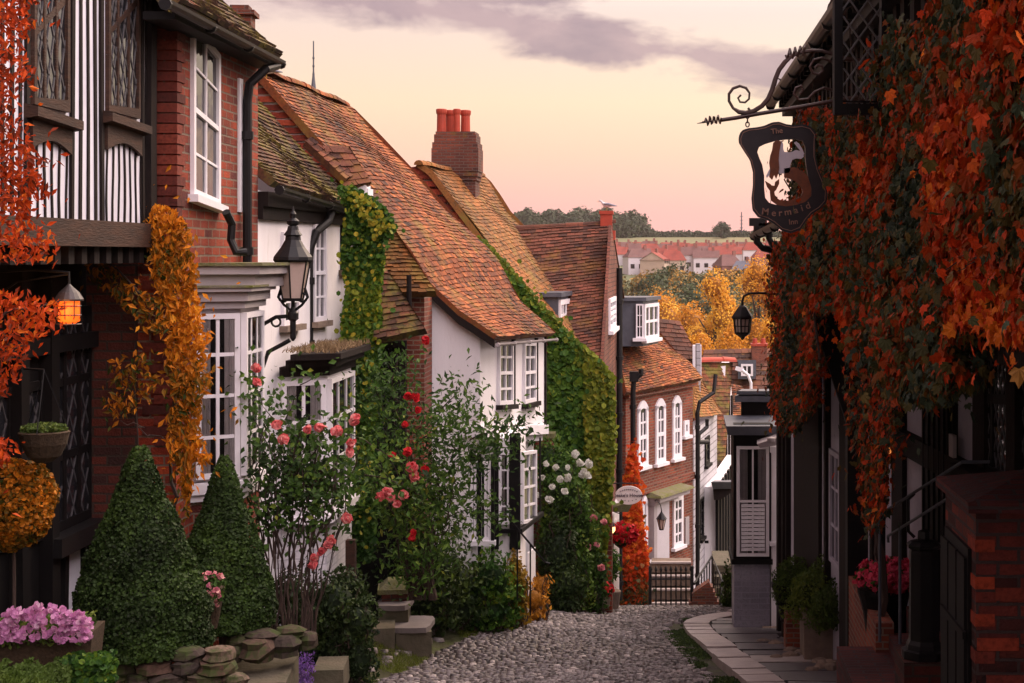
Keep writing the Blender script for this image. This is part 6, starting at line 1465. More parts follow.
WPost = Wall((1.62,11),(1.66,14.5)); wall_leaves(mb, WPost, [(868,330),(905,330),(915,395),(918,440),(905,470),(903,515),(892,535),(882,520),(874,470),(868,420)], 2400, .058, 'maple', lambda C, r, n: .45+.25*rng.normal(size=n), bulge=.18)
foliage(CR, mb, 'lf_creeper')
mb = MB()
wall_leaves(mb, WW2, [(812,118),(800,125),(812,190),(808,210),(795,228),(782,238),(772,255),(770,300),(771,340),(767,370),(772,405),(786,436),(799,424),(815,405),(818,360),(816,300),(835,250),(835,120)], 15000, .062, 'maple', lambda C, r, n: .40+.22*noise3(C,2.,9)+.2*rng.normal(size=n), bulge=.26, d0=-.13)
foliage(CR, mb, 'lf_creeper', 'trailing_foliage')
mb = MB()
for k in range(16):
    Y = U(6,15.5); z = U(-.3,1.2); branch(mb, V(1.28,Y,z-.6), V(1.2,Y+U(-1.5,1.5),z+U(.1,.8)), .012, .08)
branch(mb, V(1.7,12.6,gz(12.6)), V(1.66,12.4,-.4), .04, .02, 10); branch(mb, V(1.72,12.7,gz(12.7)), V(1.62,12.9,-.4), .03, .03, 10)
for k in range(12): a = P(U(985,1024), U(230,262), U(5.6,6.4)); branch(mb, a, a+V(U(-.12,-.02), U(.2,.7), U(-.12,.02)), .004, .05)
mb.build('stems', M['bark'], CR)
# --- scarlet creeper top left
SCR = plant('scarlet_vine', 'bright scarlet vine hanging down the left edge of the timber framed house', 'creeper', P(10,300,8.4))
mb = MB(); F1 = Wall((-4.4,8.3),(-2.4,8.3))
for poly, n in (([(-140,-20),(46,-20),(42,25),(28,45),(36,62),(40,80),(20,105),(-140,115)],2200), ([(-140,110),(10,105),(45,150),(52,190),(40,205),(46,225),(60,245),(48,262),(10,262),(-140,255)],2900),
                ([(-40,150),(6,160),(12,180),(-40,210)],200),([(-120,270),(20,290),(60,300),(74,312),(60,325),(35,350),(22,372),(12,395),(-120,400)],1900), ([(-40,440),(16,438),(20,452),(8,462),(-40,470)],260)):
    wall_leaves(mb, F1, poly, int(n*1.15), .052, 'long', lambda C, r, n_: .55+.25*rng.normal(size=n_)+.2*noise3(C,4,5), bulge=.35, d0=-.1, jt=.9, jn=.6)
foliage(SCR, mb, 'lf_red')
mb = MB()
for a, b_ in (((-5,60),(30,30)),((-5,200),(45,180)),((-10,320),(62,300)),((-5,350),(30,345)),((-5,240),(48,240)),((-20,-20),(-5,420))): branch(mb, P(*a,8.2), P(*b_,8.3), .009, .06, 8)
mb.build('stems', M['bark'], SCR)
# --- wisteria
WI_ = plant('amber_wisteria', 'amber leaved wisteria climbing the brick corner beside the bay window', 'climber', P(175,640,12.4))
CW = Wall((-4.4,12.35),(-3.2,12.35)); mb = MB(); 
for poly, n in (([(148,222),(160,205),(182,212),(192,232),(197,262),(202,300),(208,340),(210,372),(218,380),(206,400),(202,432),(214,455),(208,466),(198,455),(194,500),(190,520),(184,470),(172,440),(180,400),(170,360),(176,320),(160,290),(152,250)],5200),
                ([(78,228),(92,232),(100,258),(125,272),(140,290),(165,300),(176,330),(160,338),(138,318),(120,300),(98,282),(84,258)],900), ([(110,360),(150,352),(165,380),(150,400),(118,398)],420), ([(105,395),(145,400),(140,412),(112,418)],140)):
    wall_leaves(mb, CW, poly, int(n*(.62 if n > 1000 else .4)), .07, 'long', (lambda C, r, n_: .58+.28*noise3(C,3.5,7)+.2*rng.normal(size=n_)) if n > 1000 else (lambda C, r, n_: .3+.25*rng.normal(size=n_)), bulge=.22, d0=.0, jt=.7, jn=.7, spray=.05, sf=.25)
foliage(WI_, mb, 'lf_wist')
mb = MB(); 
branch(mb, P(178,600,12.5), P(172,430,12.45), .03, .03, 10); branch(mb, P(172,430,12.45), P(180,230,12.4), .022, .04, 12); branch(mb, P(150,560,12.4), P(130,370,12.4), .012, .05, 10); branch(mb, P(175,330,12.4), P(85,235,12.2), .012, .06, 10); branch(mb, P(165,440,12.4), P(120,420,12.), .006, .1, 8)
mb.build('stems', M['bark'], WI_)
# --- ivy on the white cottage
IV = plant('ivy_column', 'column of glossy green ivy with yellowing leaves on the end of the white cottage', 'ivy', P(365,560,18.3))
W2b = Wall((-3.60,17.6),(-3.42,18.75)); mb = MB()
ivp = [(338,186),(352,186),(372,198),(388,212),(396,226),(390,238),(380,240),(383,260),(378,300),(382,340),(376,380),(382,420),(374,450),(378,500),(372,560),(345,560),(352,500),(348,440),(346,380),(340,330),(344,290),(340,250),(346,215)]
CWi = Wall((-4.2,17.62),(-2.8,17.62))
wall_leaves(mb, CWi, ivp, 8500, .062, 'round', lambda C, r, n: .42+.25*noise3(C,3,2)+.16*rng.normal(size=n)+.1*(r-.5), bulge=.24, d0=-.16, jt=.6, jn=.6, sf=.08)
foliage(IV, mb, 'lf_ivy')
mb = MB(); 
wall_leaves(mb, CWi, ivp, 160, .055, 'round', lambda C, r, n: .6+.3*rng.normal(size=n), bulge=.3, d0=.0); wall_leaves(mb, CWi, [(345,182),(372,200),(396,226),(378,236),(355,205)], 120, .055, 'round', lambda C, r, n: .7+.3*rng.normal(size=n), bulge=.3, d0=.0)
foliage(IV, mb, 'lf_ivy_lt', 'yellow_leaves')
mb = MB(); branch(mb, V(-3.45,18.1,gz(18)), P(362,220,18.1), .03, .03, 12); mb.build('stem', M['bark'], IV)
# --- ivy on the gabled house
IG = plant('gable_ivy', 'dense green ivy sheet covering the whole gable of the brown tiled house', 'ivy', P(570,600,24))
mb = MB(); IWb = Wall((-6,23.9),(-.80,23.9))
pg = [(500,268),(512,274),(535,300),(560,326),(590,352),(612,376),(612,420),(606,500),(602,600),(540,600),(540,400),(552,330),(520,300)]
wall_leaves(mb, IWb, pg, 9000, .095, 'round', lambda C, r, n: .60+.22*noise3(C,1.4,2)+.15*rng.normal(size=n), bulge=.25, d0=.0, jt=.5, jn=.5, sf=.06)
nvp = [(476,238),(486,236),(512,268),(545,303),(560,325)]
foliage(IG, mb, 'lf_ivy')
mb = MB(); wall_leaves(mb, IWb, [(585,345),(614,374),(616,440),(609,520),(603,590),(592,590),(590,500),(585,420)], 2600, .085, 'round', lambda C, r, n: .45+.25*noise3(C,1.4,3)+.2*rng.normal(size=n), bulge=.25, d0=.05, sf=.05)
wall_leaves(mb, IWb, [(478,236),(486,240),(512,268),(560,322),(600,362),(596,368),(548,322),(505,280)], 900, .07, 'round', lambda C, r, n: .2+.2*rng.normal(size=n), bulge=.16, d0=.05)
foliage(IG, mb, 'lf_ivy_lt', 'yellow_leaves')
mb = MB(); branch(mb, V(-1.2,23.85,gz(24)), P(585,380,23.9), .04, .02, 10); mb.build('stem', M['bark'], IG)
# --- red creeper column at the brick house
RC = plant('flame_creeper', 'tall narrow flame red creeper climbing the brick wall beside the oval sign', 'creeper', P(633,607,28.6))
mb = MB(); FW_ = Wall((-1.1,28.7),(.2,28.7))
wall_leaves(mb, FW_, [(634,440),(638,470),(642,520),(648,560),(646,607),(622,607),(620,560),(623,500),(628,460)], 3600, .085, 'maple', lambda C, r, n: .80-.42*np.clip((-5.3-C[:,2])/.8,0,1)+.15*rng.normal(size=n), bulge=.25, d0=-.1)
foliage(RC, mb, 'lf_creeper'); mb = MB(); branch(mb, P(632,608,28.7), P(634,450,28.7), .03, .02, 8); mb.build('stem', M['bark'], RC)
# --- topiary
T1 = plant('clipped_topiary', 'large clipped dark green cone of box with a slim tip, nearest of the two', 'topiary', P(140,657,11.1), 'clipped box cones by the timber house')
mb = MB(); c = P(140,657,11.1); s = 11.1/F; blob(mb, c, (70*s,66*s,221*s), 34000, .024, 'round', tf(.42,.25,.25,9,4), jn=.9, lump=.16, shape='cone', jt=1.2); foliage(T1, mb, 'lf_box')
mb = MB(); mb.tube([c-V(0,0,.4), c+V(0,0,1.1)], .04, 6); mb.build('trunk', M['bark'], T1)
T2_ = plant('clipped_topiary', 'smaller clipped green cone standing behind the big one against the bay', 'topiary', P(226,628,12.4), 'clipped box cones by the timber house')
mb = MB(); c = P(224,632,12.5); s = 12.5/F; blob(mb, c, (50*s,46*s,185*s), 24000, .026, 'round', tf(.58,.25,.25,9,5), jn=.9, lump=.18, shape='cone', jt=1.2); foliage(T2_, mb, 'lf_box')
mb = MB(); mb.tube([c-V(0,0,.5), c+V(0,0,1.)], .04, 6); mb.build('trunk', M['bark'], T2_)
# round orange bush
OB = plant('round_bush', 'round clipped bush with rusty orange leaves at the left edge', 'bush', P(15,600,10.35))
mb = MB(); c = P(14,503,10.35); s = 10.35/F; blob(mb, c, (40*s,36*s,47*s), 5200, .032, 'round', tf(.33,.25,.25,6,3), jn=.9, lump=.10, lo=.88); foliage(OB, mb, 'lf_wist')
mb = MB(); mb.tube([c-V(0,0,1.3), c], .012, 6); mb.build('trunk', M['bark'], OB)
# hanging wicker basket
HB = plant('wicker_hanging_basket', 'empty looking wicker hanging basket with dry sprigs beside the leaded window', 'hanging basket', P(44,462,10.2))
c = P(44,462,10.2); s = 10.2/F
mb = MB(); mb.lathe(c, [(8*s,0),(16*s,6*s),(22*s,18*s),(24*s,27*s),(25*s,30*s),(23*s,31*s)], 18); mb.build('basket', M['wicker'], HB)
mb = MB(); n = 900; a = rng.uniform(0,2*PI,n); r = np.sqrt(rng.uniform(size=n))*22*s; leaves(mb, np.stack([c.x+r*np.cos(a), c.y+r*np.sin(a), c.z+31*s+rng.uniform(0,9,n)*s*(1-r/(24*s)*.5)],1), np.tile([0,-.3,1],(n,1)), .03, 'oval', rng.uniform(.1,.7,n), tip=(0,0,1), jt=1.); foliage(HB, mb, 'lf_fine')
mb = MB()
for k in range(3): a = k*2.1+.6; mb.tube([c+V(math.cos(a)*24*s, math.sin(a)*24*s, 30*s), c+V(0,0,92*s)], .004, 4)
mb.tube([c+V(0,0,92*s), c+V(-26*s,.1,92*s)], .008, 5); mb.build('chain', M['iron'], HB)
# flower trough left
FT = plant('flower_trough', 'long trough packed with mauve pink petunias at the bottom left', 'planter', P(40,665,10))
s = 10/F; mb = MB(); a = P(38,665,10); mb.rbox((a.x,a.y+.1,a.z-.05), .62,.30,.26, .1, tap=1.08); mb.build('trough', M['wicker'], FT)
mb = MB(); n = 1500
x = rng.uniform(-6,86,n); C = np.stack([(x-CX)*s+0*x, 10+rng.uniform(-.16,.2,n), (CY-642+rng.uniform(0,1,n)**.7*24)*s], 1); leaves(mb, C, np.tile([0,-.6,.6],(n,1)), .035, 'oval', rng.uniform(.2,.9,n), tip=(0,0,1), jt=1.); foliage(FT, mb, 'lf_fine')
mb = MB()
for k in range(170):
    px = U(-6,90); py = 640-U(0,34)*(1-.45*abs((px-42)/50)**2); c_ = P(px,py,10-U(.12,.24)); d = nrm(rng.normal(size=(6,3))*.5+np.array([0,-1,.5])); leaves(mb, np.tile(c_,(6,1))+rng.normal(size=(6,3))*.008, d, .036, 'round', rng.uniform(.1,1,6)*U(.5,1.1), tip=(0,0,1), jt=1.6, jn=.2)
foliage(FT, mb, 'pt_mauve', 'petunias', 'stuff')
# ground plants bottom left
mb = MB(); n = 4200; x = rng.uniform(-10,66,n); C = np.stack([(x-CX)*9.6/F, 9.6+rng.uniform(-.3,.1,n), (CY-690+rng.uniform(0,1,n)*30*(1-.3*np.abs(np.sin(x*.12))))*9.6/F],1)
leaves(mb, C, np.tile([0,-.7,.6],(n,1)), .034, 'oval', .5+.3*noise3(C,8,2), tip=(0,0,1), jt=1.); o = mb.build('low_euonymus', M['lf_fine'], uv=False); tag(o, 'low yellow green leafy cover in the bottom left corner', 'shrub')
mb = MB(); n = 1300; x = rng.uniform(68,112,n); C = np.stack([(x-CX)*9.9/F, 9.9+rng.uniform(-.15,.1,n), (CY-685+rng.uniform(0,1,n)*30)*9.9/F],1)
leaves(mb, C, np.tile([0,-.7,.6],(n,1)), .045, 'round', .45+.2*rng.normal(size=n), tip=(0,0,1), jt=1.); o = mb.build('low_lavender', M['lf_ivy'], uv=False); tag(o, 'dark blue green low plant between the trough and the stone wall', 'plant')
# dry stone wall
def stones(name, label, items, mat='stonet'):
    mb = MB()
    for (px, py, w, h, Y) in items:
        c = P(px,py,Y); s = Y/F; a, b_ = w*s/2, h*s; n = 9; ph = U(0,6)
        prof = []
        base = len(mb.v)
        for z, k in ((0,.82),(.25,1.),(.6,1.02),(.9,.85),(1.,.45)):
            prof.append((k,z*b_))
        mb.lathe(c, [(p_[0]*a, p_[1]) for p_ in prof], n, U(0,1), sx=1, sy=U(.8,1.2), rot=ph)
        for i in range(base, len(mb.v)):
            v = mb.v[i]; f = 1+.14*math.sin(i*12.9+ph*7); mb.v[i] = (c.x+(v[0]-c.x)*f, c.y+(v[1]-c.y)*f, v[2]+.004*math.sin(i*3.7))
    o = mb.build(name, M[mat]); tag(o, label, 'wall'); return o
M['stonet'] = tintmat('wall_stone', [(0,(.03,.024,.02)), (.4,(.075,.052,.04)), (.75,(.12,.06,.038)), (1,(.17,.13,.10))], moss=[(.04,.055,.014)], moss_lo=.48, moss_hi=.6, ms=6, rough=.9)
it = []
for row in range(4):
    px = 92+row*7
    while px < 240-row*4:
        w = U(18,38); it.append((px+w/2, 700-row*13, w*1.05, 14, 10.75+row*.04)); px += w
stones('dry_stone_wall', 'low dry stone wall of flat brown stones under the big clipped cone', it)
it = [(258,660,34,22,12.2),(285,655,30,20,12.3),(240,648,26,14,12.3),(262,640,34,10,12.3),(290,636,30,10,12.4),(308,648,20,16,12.5),(232,662,22,16,12.2),]
stones('rockery', 'rounded stones edging the bed under the smaller clipped cone', it)
mb = MB(); a = P(258,668,12.3); mb.rbox((a.x,a.y,a.z-.34), .52,.9,.34, .12); tag(mb.build('stone_slab', M['stonedk']), 'flat grey stone slab between the stone wall and the purple flowers', 'slab')
for (px, py, w, h, l, t_) in ((318,655,.30,.25,.5,'low stone step under the dark spreading shrub'),):
    a = P(px+8,py,13.6); mb = MB(); mb.rbox((a.x,a.y+.2,a.z-.32), w*.9,l,.20, .1, tap=.95); tag(mb.build('stone_step', M['stonedk']), t_, 'step')
# pillar and steps mid left
PS = thing('garden_steps', 'stone steps with a low wall at the front of the rose bed', 'steps', P(400,650,17))
def blockw(mb, c, sx, sy, sz, rz, slab=.055):
    mb.rbox((c[0],c[1],c[2]), sx*.94, sy*.92, sz-slab-.002, rz, .3)
for (px,py,Y,w_,d_,h_,rz_) in ((408,634,17.,.40,.55,.36,.22),(390,612,17.2,.34,.5,.56,.1)):
    a = P(px,py,Y); mb = MB(); blockw(mb, (a.x,a.y+.3,a.z-h_+.06), w_, d_, h_, rz_); ub = mb.build('riser', M['stonedk'], PS)
    mb = MB(); n = 11; tp = []
    for i in range(n):
        an = 2*PI*i/n+.3; ex = abs(math.cos(an))**.5*math.copysign(1,math.cos(an)); ey = abs(math.sin(an))**.5*math.copysign(1,math.sin(an)); tp.append((a.x+ex*w_*.56*U(.94,1.05), a.y+.3+ey*d_*.56*U(.94,1.05)))
    prism(mb, tp, a.z+.005, a.z+.06); mb.build('tread', M['flag'], PS)
mb = MB(); a = P(386,640,16.8); mb.rbox((a.x-.05,a.y+.2,a.z-.2), .22,.4,.32,.15); mb.build('flint_side', M['stonedk'], PS)
PL = thing('garden_pillar', 'squat brick garden pillar with a mossy stone cap', 'pillar', P(394,616,17.6))
mb = MB(); a = P(395,620,17.6); mb.rbox((a.x,a.y,a.z-.5), .28,.28,.82,.15); mb.build('shaft', M['brick_dark'], PL)
mb = MB(); mb.rbox((a.x,a.y,a.z+.32), .37,.37,.05,.15); mb.rbox((a.x,a.y,a.z+.37), .34,.34,.09,.15, tap=.45); mb.build('cap', M['mossy'], PL)
mb = MB(); mb.rbox(P(351,586,15.5)-V(0,0,.9), .09,.09,1.35); tag(mb.build('wooden_post', M['timber_brown']), 'short round topped wooden post beside the white bay plinth', 'post')
# pot with pink flowers between cones
FP = lath('terracotta_pot', 'slim pot of pale pink flowers between the two clipped cones', 'planter', P(209,628,11.9), [(.06,0),(.08,.1),(.11,.28),(.115,.3),(.1,.3)], 'wicker')
def flowers(t, c, rx, ry, rz, nf, r, mat, name='blossoms', leaf='lf_rose', nl=500, kind='stuff', np_=7):
    mb = MB(); blob(mb, c, (rx,ry,rz), nl, r*1.2, 'oval', tf(.4,.2,.2,6), jn=.8, core=False, lo=.3); foliage(t, mb, leaf)
    mb = MB()
    for k in range(nf):
        d = nrm(rng.normal(size=(1,3))+np.array([[0,-.6,.3]]))[0]; p_ = np.array(c)+d*np.array([rx,ry,rz])*U(.85,1.1); dd = nrm(rng.normal(size=(np_,3))*.5+d); leaves(mb, np.tile(p_,(np_,1))+rng.normal(size=(np_,3))*r*.25, dd, r, 'round', rng.uniform(0,1,np_), tip=(0,0,1), jt=1.6, jn=.2)
    foliage(t, mb, mat, name, kind)
flowers(FP, P(210,590,11.8), .11,.10,.13, 34, .032, 'pt_pink')
flowers(POT1, P(888,576,12.85), .25,.2,.13, 240, .038, 'pt_hot', nl=900)
for v in []: pass
mbx = MB(); blob(mbx, P(793,582,18.1), (.26,.24,.28), 3000, .045, 'long', tf(.5,.2,.2,6), jn=.9, tip=(0,0,1), jt=1., lo=.4); foliage(POT2, mbx, 'lf_fine')
mbx = MB()
blob(mbx, P(818,594,16.9), (.34,.34,.32), 4600, .05, 'long', tf(.45,.3,.2,5,2), jn=.9, tip=(0,0,1), jt=1., lo=.4, lump=.3); blob(mbx, P(834,608,16.5), (.26,.28,.26), 3000, .05, 'long', tf(.25,.3,.2,5,3), jn=.9, tip=(0,0,1), jt=1., lo=.4, lump=.3); foliage(TR, mbx, 'lf_fine')
# --- shrubs helper
def shrub(name, label, cat, blobs, mat, size, tm='oval', tip=(0,0,1), base=.45, group=None, lo=.35, lump=.35, jn=.8, per=1., twigs=6):
    px, py, Y, rx, rz = blobs[0][:5]; c0 = P(px,py,Y); t = plant(name, label, cat, (c0.x, Y, gb(c0.x, Y)), group); mb = MB(); tw = MB()
    ext = []
    for (px, py, Y, rx, rz) in blobs:
        c = P(px,py,Y); gyy = CY-gb(c.x,Y)*F/Y
        if gyy-py > rz*.7: ext.append((px, (py+rz*.4+gyy)/2, Y, rx*.85, max(6,(gyy-py-rz*.4)/2+3)))
    for k, (px, py, Y, rx, rz) in enumerate(list(blobs)+ext):
        c = P(px,py,Y); s = Y/F; a, b_ = rx*s, rz*s; n = int(per*5*4*rx*rz/(size/s)**2*1.4)
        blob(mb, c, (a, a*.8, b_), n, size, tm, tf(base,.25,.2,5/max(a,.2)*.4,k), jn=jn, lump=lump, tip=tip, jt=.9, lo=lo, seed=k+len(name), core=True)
        for j in range(twigs): 
            e = V(c.x+U(-a,a)*.8, Y+U(-a,a)*.6, c.z+U(-.2,.8)*b_); branch(tw, V(c.x+U(-.1,.1), Y, gb(c.x, Y)), e, .012, .12, 6)
    foliage(t, mb, mat); tw.build('stems', M['bark'], t); return t
shrub('cotoneaster_shrub', 'dark spreading shrub with fine leaves beside the white bay plinth', 'shrub', [(332,603,14.6,38,32),(358,622,14.4,26,26),(308,622,14.5,28,30),(345,590,14.8,24,24),(290,600,14.9,22,34)], 'lf_dark', .05, lo=.4, base=.4)
shrub('spreading_yew', 'large dark green shrub below the big rose, in front of the white gabled cottage', 'shrub', [(425,565,18.2,44,34),(455,582,18.8,34,26),(430,596,18.2,34,22),(405,592,18.2,30,20),(465,598,19.3,24,14)], 'lf_dark', .07, base=.55)
shrub('leafy_green_shrub', 'mid green leafy shrub below the canted corner window', 'shrub', [(492,580,19.0,26,30),(505,596,19.2,20,16),(480,596,19,22,17),(490,600,19.2,24,12)], 'lf_ivy', .07, base=.55)
shrub('golden_shrub', 'golden yellow shrub at the foot of the oriel window', 'shrub', [(519,586,19.4,12,24),(514,565,19.5,8,14)], 'lf_gold', .06, base=.5)
shrub('rusty_grass_clump', 'rusty orange wispy clump at the end of the left verge', 'shrub', [(532,600,20.2,17,17),(540,587,20.4,11,14)], 'lf_aut', .07, 'long', base=.15, lump=.4)
shrub('dark_ivy_bush', 'tall dark bush between the handrail and the red geraniums', 'bush', [(558,560,22.6,22,44),(565,585,22.5,22,22)], 'lf_dark', .07, base=.4)
shrub('white_climbing_rose', 'climbing rose with white blooms in front of the ivy gable', 'climber', [(562,490,22.8,24,44),(548,460,22.8,14,24),(580,520,23,18,44)], 'lf_rose', .075, base=.6)
shrub('pink_climbing_rose', 'small climbing rose with pale pink blooms beside the guest house door', 'climber', [(590,540,23.4,13,34),(598,572,23.4,12,22)], 'lf_rose', .07, base=.4)
shrub('box_hedge', 'narrow upright green hedge beside the shop bay', 'hedge', [(729,586,26.0,8,24),(728,600,25.8,9,14)], 'lf_fine', .08, base=.35)
def blooms(t, spots, r, mat, name='bloom', n=14):
    for (px, py, Y) in spots:
        mb = MB(); bloom(mb, P(px,py,Y), r*U(.8,1.15), n); mb.build(name, M[mat], t, uv=False)
o1 = [o for o in bpy.data.objects if o.name.startswith('white_climbing_rose')][0]; o2 = [o for o in bpy.data.objects if o.name.startswith('pink_climbing_rose')][0]
blooms(o1, [(546,464,22.3),(556,468,22.3),(567,468,22.3),(589,464,22.3),(584,471,22.3),(582,475,22.3),(588,476,22.3),(538,495,22.3),(552,487,22.3),(575,455,22.4),(560,480,22.3),(542,478,22.3),(568,478,22.3),(580,463,22.3),(550,500,22.3),(565,492,22.2)], .07, 'pt_white')
blooms(o2, [(584,529,23.0),(590,520,23.0),(594,518,23.0),(604,522,23.0),(572,540,23),(596,545,23.),(601,568,23.),(588,548,23.),(578,534,23.)], .065, 'pt_pink')
# --- rose by the bay
RS = plant('climbing_rose', 'tall climbing rose with coral blooms in front of the bay windows', 'rose', P(285,645,13.3))
mb = MB(); ends = []
b0 = P(284,650,13.3)
def cane(x0, y0, pts, Y, r=.012):
    prev = P(x0,y0,Y); last = prev
    for (x, y) in pts:
        q = branch(mb, last, P(x, y, Y+U(-.15,.15)), r, .04, 5); ends.extend(q); last = q[-1]; r *= .8
for k in range(30):
    x = 268+k*1.5; cane(x+U(-3,3), 648, [(262+k*2.1+U(-14,14), 560+U(-14,14)), (256+k*2.8+U(-16,16), 490+U(-18,18)), (255+k*3.3+U(-14,14), (425 if k < 8 else 448)+U(-12,30))], 13.3)
for e_ in (((290,440),(262,405),(252,370)),((300,430),(330,420),(352,445)),((330,430),(365,440),(395,460)),((285,420),(300,385),(322,372)),((350,470),(390,480),(412,490)),((325,490),(340,530),(330,570)),((255,420),(248,400),(246,380))): cane(290, 480, e_, 13.25, .008)
mb.build('canes', M['bark'], RS)
mb = MB(); E = np.array([list(p) for p in ends]); E = E[E[:,2] > P(0,530,13.3).z]
n = 2500; k = rng.integers(0, len(E), n); C = E[k]+rng.normal(size=(n,3))*np.array([.10,.14,.10])
leaves(mb, C, np.tile([0,-.6,.6],(n,1)), .062*rng.uniform(.6,1.3,n), 'oval', np.clip(.45+.3*noise3(C,4,2)+.2*rng.normal(size=n),0,1), tip=(.1,0,-.5), jt=.9, jn=.7)
foliage(RS, mb, 'lf_rose')
blooms(RS, [(256,368,13),(257,383,13),(284,440,13),(337,432,13),(308,430,13),(320,428,13),(351,443,13),(350,453,13),(354,421,13),(355,418,13),(347,519,13),(331,541,13),(329,546,13),(314,558,13),(313,566,13),(322,552,13),(277,425,13.1)], .058, 'pt_coral')
# big rose shrub
R2 = plant('rose_shrub', 'broad rose shrub with red and pink blooms and long arching leafy shoots', 'rose', P(420,600,16.8))
mb = MB(); ends = []
for k in range(22):
    tx = 360+k*4.6+U(-8,8); ty = 425+abs(k-6)*4.5+U(-20,35); a = P(U(405,440),600,16.8); m_ = P((tx+422)/2+U(-15,15), (ty+600)/2-20, 16.8+U(-.3,.3)); q = branch(mb, a, m_, .016, .05, 6); q2 = branch(mb, q[-1], P(tx, ty, 16.7+U(-.3,.3)), .010, .06, 7); ends += q[2:]+q2
for e_ in (((430,470),(470,440),(500,428),(530,424)),((440,480),(475,460),(505,455)),((425,450),(440,410),(462,385)),((420,440),(450,425),(466,412)),((400,420),(392,380),(398,360)),((390,420),(378,395),(372,380)),((440,520),(480,505),(497,520))):
    l = P(*e_[0],16.7)
    for x, y in e_[1:]: q = branch(mb, l, P(x,y,16.5), .008, .05, 6); ends += q*2; l = q[-1]
mb.build('canes', M['bark'], R2)
mb = MB(); E = np.array([list(p) for p in ends]); n = 5800; k = rng.integers(0, len(E), n); C = E[k]+rng.normal(size=(n,3))*np.array([.13,.22,.13])
tip = (E[k]*0+np.array([.1,0,-.6])); leaves(mb, C, np.tile([0,-.6,.6],(n,1)), .08*rng.uniform(.6,1.3,n), 'long', np.clip(.42+.3*noise3(C,3,2)+.2*rng.normal(size=n),0,1), tip=(.2,0,-.4), jt=.9, jn=.7)
foliage(R2, mb, 'lf_rose')
blooms(R2, [(403,496,16.1),(391,498,16.1),(398,505,16.1),(412,468,16.1),(414,477,16.1),(388,493,16.1),(380,497,16.1)], .075, 'pt_coral', n=18)
blooms(R2, [(425,470,16.1),(426,339,16.3),(426,342,16.3),(416,398,16.2),(418,410,16.2),(408,397,16.2),(413,466,16.1),(412,538,16.3),(413,533,16.3),(408,452,16.1),(392,455,16.2),(405,425,16.2)], .055, 'pt_red')
# extra greenery left of steps
mb = MB(); n = 700; C = np.stack([(rng.uniform(283,312,n)-CX)*13/F, 13+rng.uniform(-.15,.15,n), (CY-684+rng.uniform(0,1,n)*28)*13/F],1); leaves(mb, C, np.tile([0,-.7,.5],(n,1)), .03, 'long', rng.uniform(0,1,n), tip=(0,0,1), jt=.8); tag(mb.build('purple_flowers', M['pt_purple'], uv=False), 'small purple flowers beside the grey slab', 'flowers')
# red geraniums in pots, hanging basket
for k, (px, Y, lab) in enumerate(((592,23.6,'left pot of red geraniums at the guest house door'),(603,23.8,'right pot of red geraniums at the guest house door'))):
    t = lath('geranium_pot', lab, 'planter', P(px,608,Y), [(.08,0),(.10,.02),(.12,.2),(.13,.22),(.11,.22)], 'stone', n=12, group='geranium pots'); flowers(t, P(px,590,Y-.02), .15,.12,.10, 40, .05, 'pt_red', nl=260)
t = lath('bay_tree_pot', 'pot with a small dark leafy shrub behind the geraniums', 'planter', P(612,608,24.4), [(.1,0),(.14,.26),(.13,.27)], 'stone', n=12); mb = MB(); blob(mb, P(608,566,24.4), (.2,.18,.27), 900, .07, 'long', tf(.4,.2,.2,5), jn=.9, lo=.4); foliage(t, mb, 'lf_ivy')
HBk = plant('flower_hanging_basket', 'hanging basket of red flowers on the black drainpipe under the oval sign', 'hanging basket', P(621,546,25.2)); c = P(621,546,25.2); s = 25.2/F
mb = MB(); mb.lathe(c, [(2*s,-2*s),(6*s,1*s),(9*s,7*s),(9.5*s,10*s)], 12); mb.build('basket', M['wicker'], HBk)
flowers(HBk, P(622,534,25.1), .24,.2,.16, 120, .055, 'pt_red', nl=700)
mb = MB(); 
for k in range(3): a = k*2.1; mb.tube([c+V(math.cos(a)*9*s, math.sin(a)*9*s, 9*s), c+V(0,0,32*s)], .3*s, 4)
mb.tube([c+V(0,0,32*s), V(-.85,25.5,c.z+32*s)], .5*s, 4); mb.build('chain', M['iron'], HBk)
PLt = thing('porch_lamp', 'small warm porch lamp glowing above the hanging basket', 'lamp', P(612,532,26.)); mb = MB(); mb.lathe(P(612,533,24.6), [(.02,0),(.05,.04),(.05,.1),(.01,.13)], 8); mb.build('glowing_bulb', M['litwarm'], PLt)
mb = MB(); mb.lathe(P(612,533,24.6), [(.06,.1),(.02,.17)], 8); mb.tube([P(612,533,24.6)+V(0,0,.15), V(-.96,24.8,P(0,533,24.6).z+.16)], .012, 5); mb.build('bracket', M['iron'], PLt)
GWl = MB(); a = P(537,0,23.2).x; b_ = P(553,0,23.2).x; GWl.box(a,b_,23.15,23.4,-6.2,P(0,438,23.2).z); GWo = thing('garden_wall', 'rough brown brick garden wall rising beside the white gabled cottage', 'wall', (a,23.2,-5.5)); GWl.build('brickwork', M['brick_warm'], GWo)
gm = MB(); gm.box(a-.03,b_+.03,23.12,23.43,P(0,438,23.2).z,P(0,433,23.2).z); gm.build('mossy_coping', M['mossy'], GWo)
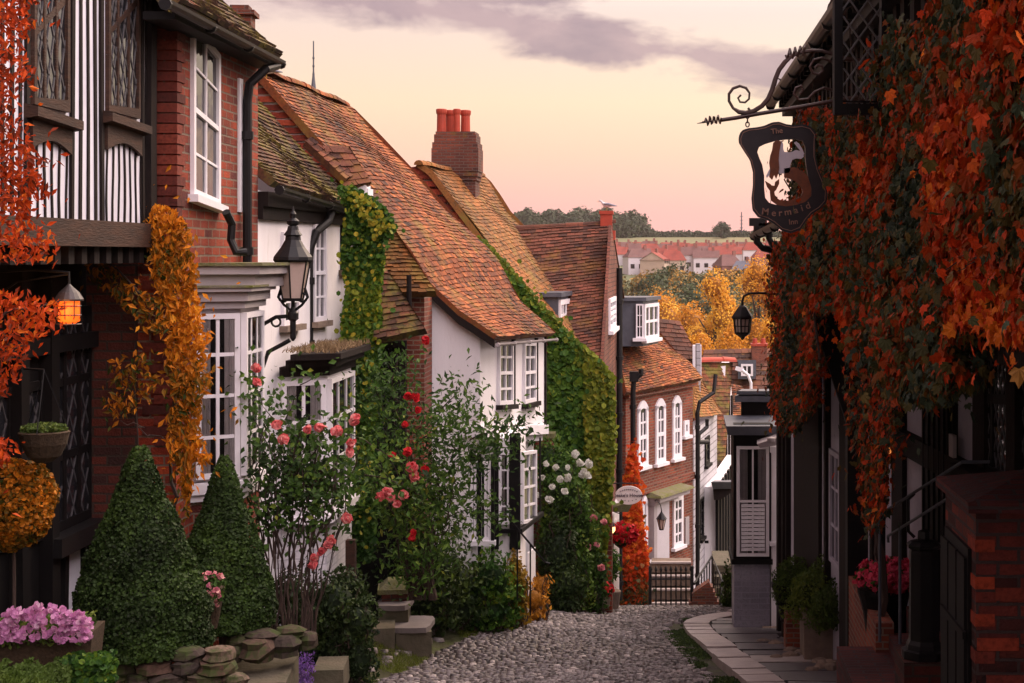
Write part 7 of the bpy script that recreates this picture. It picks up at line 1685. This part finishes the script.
# handrail mid left
HR2 = thing('garden_handrail', 'thin grey metal handrail sloping down in front of the white gabled cottage', 'handrail', P(530,600,18.9))
mb = MB(); A_, B_, C_ = P(497,515,18.9), P(508,517,18.9), P(545,562,19.2); mb.tube([A_, B_, C_, C_+V(.06,0,-.02)], .013, 6)
for f in (.25,.6): t_ = B_.lerp(C_, f); mb.tube([t_, V(t_.x,t_.y,t_.z-.85)], .010, 5)
mb.build('rail', M['iron'], HR2)
# gulls
def gull(label, c, s, face=1):
    t = thing('seagull', label, 'bird', c)
    prof = [(-.55,.30,.02),(-.45,.32,.05),(-.25,.34,.13),(0,.36,.17),(.2,.40,.15),(.33,.52,.09),(.40,.62,.07),(.47,.66,.075),(.55,.65,.05),(.60,.64,.02)]
    mb = MB(); pts = [c+V(face*x*s, 0, z*s) for x, z, r in prof]; mb.tube(pts, [r*s for x, z, r in prof], 10); mb.build('body', M['bird_white'], t, smooth=True)
    for sg in (1,-1):
        mb = MB(); mb.tube([c+V(face*.22*s, sg*.13*s, .42*s), c+V(-face*.1*s, sg*.16*s, .42*s), c+V(-face*.45*s, sg*.1*s, .33*s), c+V(-face*.75*s, sg*.03*s, .28*s)], [.05*s,.10*s,.07*s,.015*s], 8); mb.build('wing', M['bird_grey'], t, smooth=True)
        mb = MB(); mb.tube([c+V(face*.02*s, sg*.05*s, .25*s), c+V(face*.02*s, sg*.05*s, 0), c+V(face*.1*s, sg*.06*s, 0)], .012*s, 5); mb.build('leg', M['yellow'], t)
    mb = MB(); mb.tube([c+V(face*.59*s,0,.64*s), c+V(face*.72*s,0,.61*s)], [.025*s,.006*s], 6); mb.build('beak', M['yellow'], t)
    mb = MB(); mb.lathe(c+V(face*.5*s,-.06*s,.66*s), [(.004*s,0),(.015*s,.01*s),(.004*s,.02*s)], 6); mb.build('eye', M['black'], t)
gull('white and grey gull standing on the small red chimney', P(607,210,27.5)+V(0,0,.0), .24, -1)
gull('gull perched on the tiled ridge next to the brick house gutter', P(267,78,18.4), .24, -1)
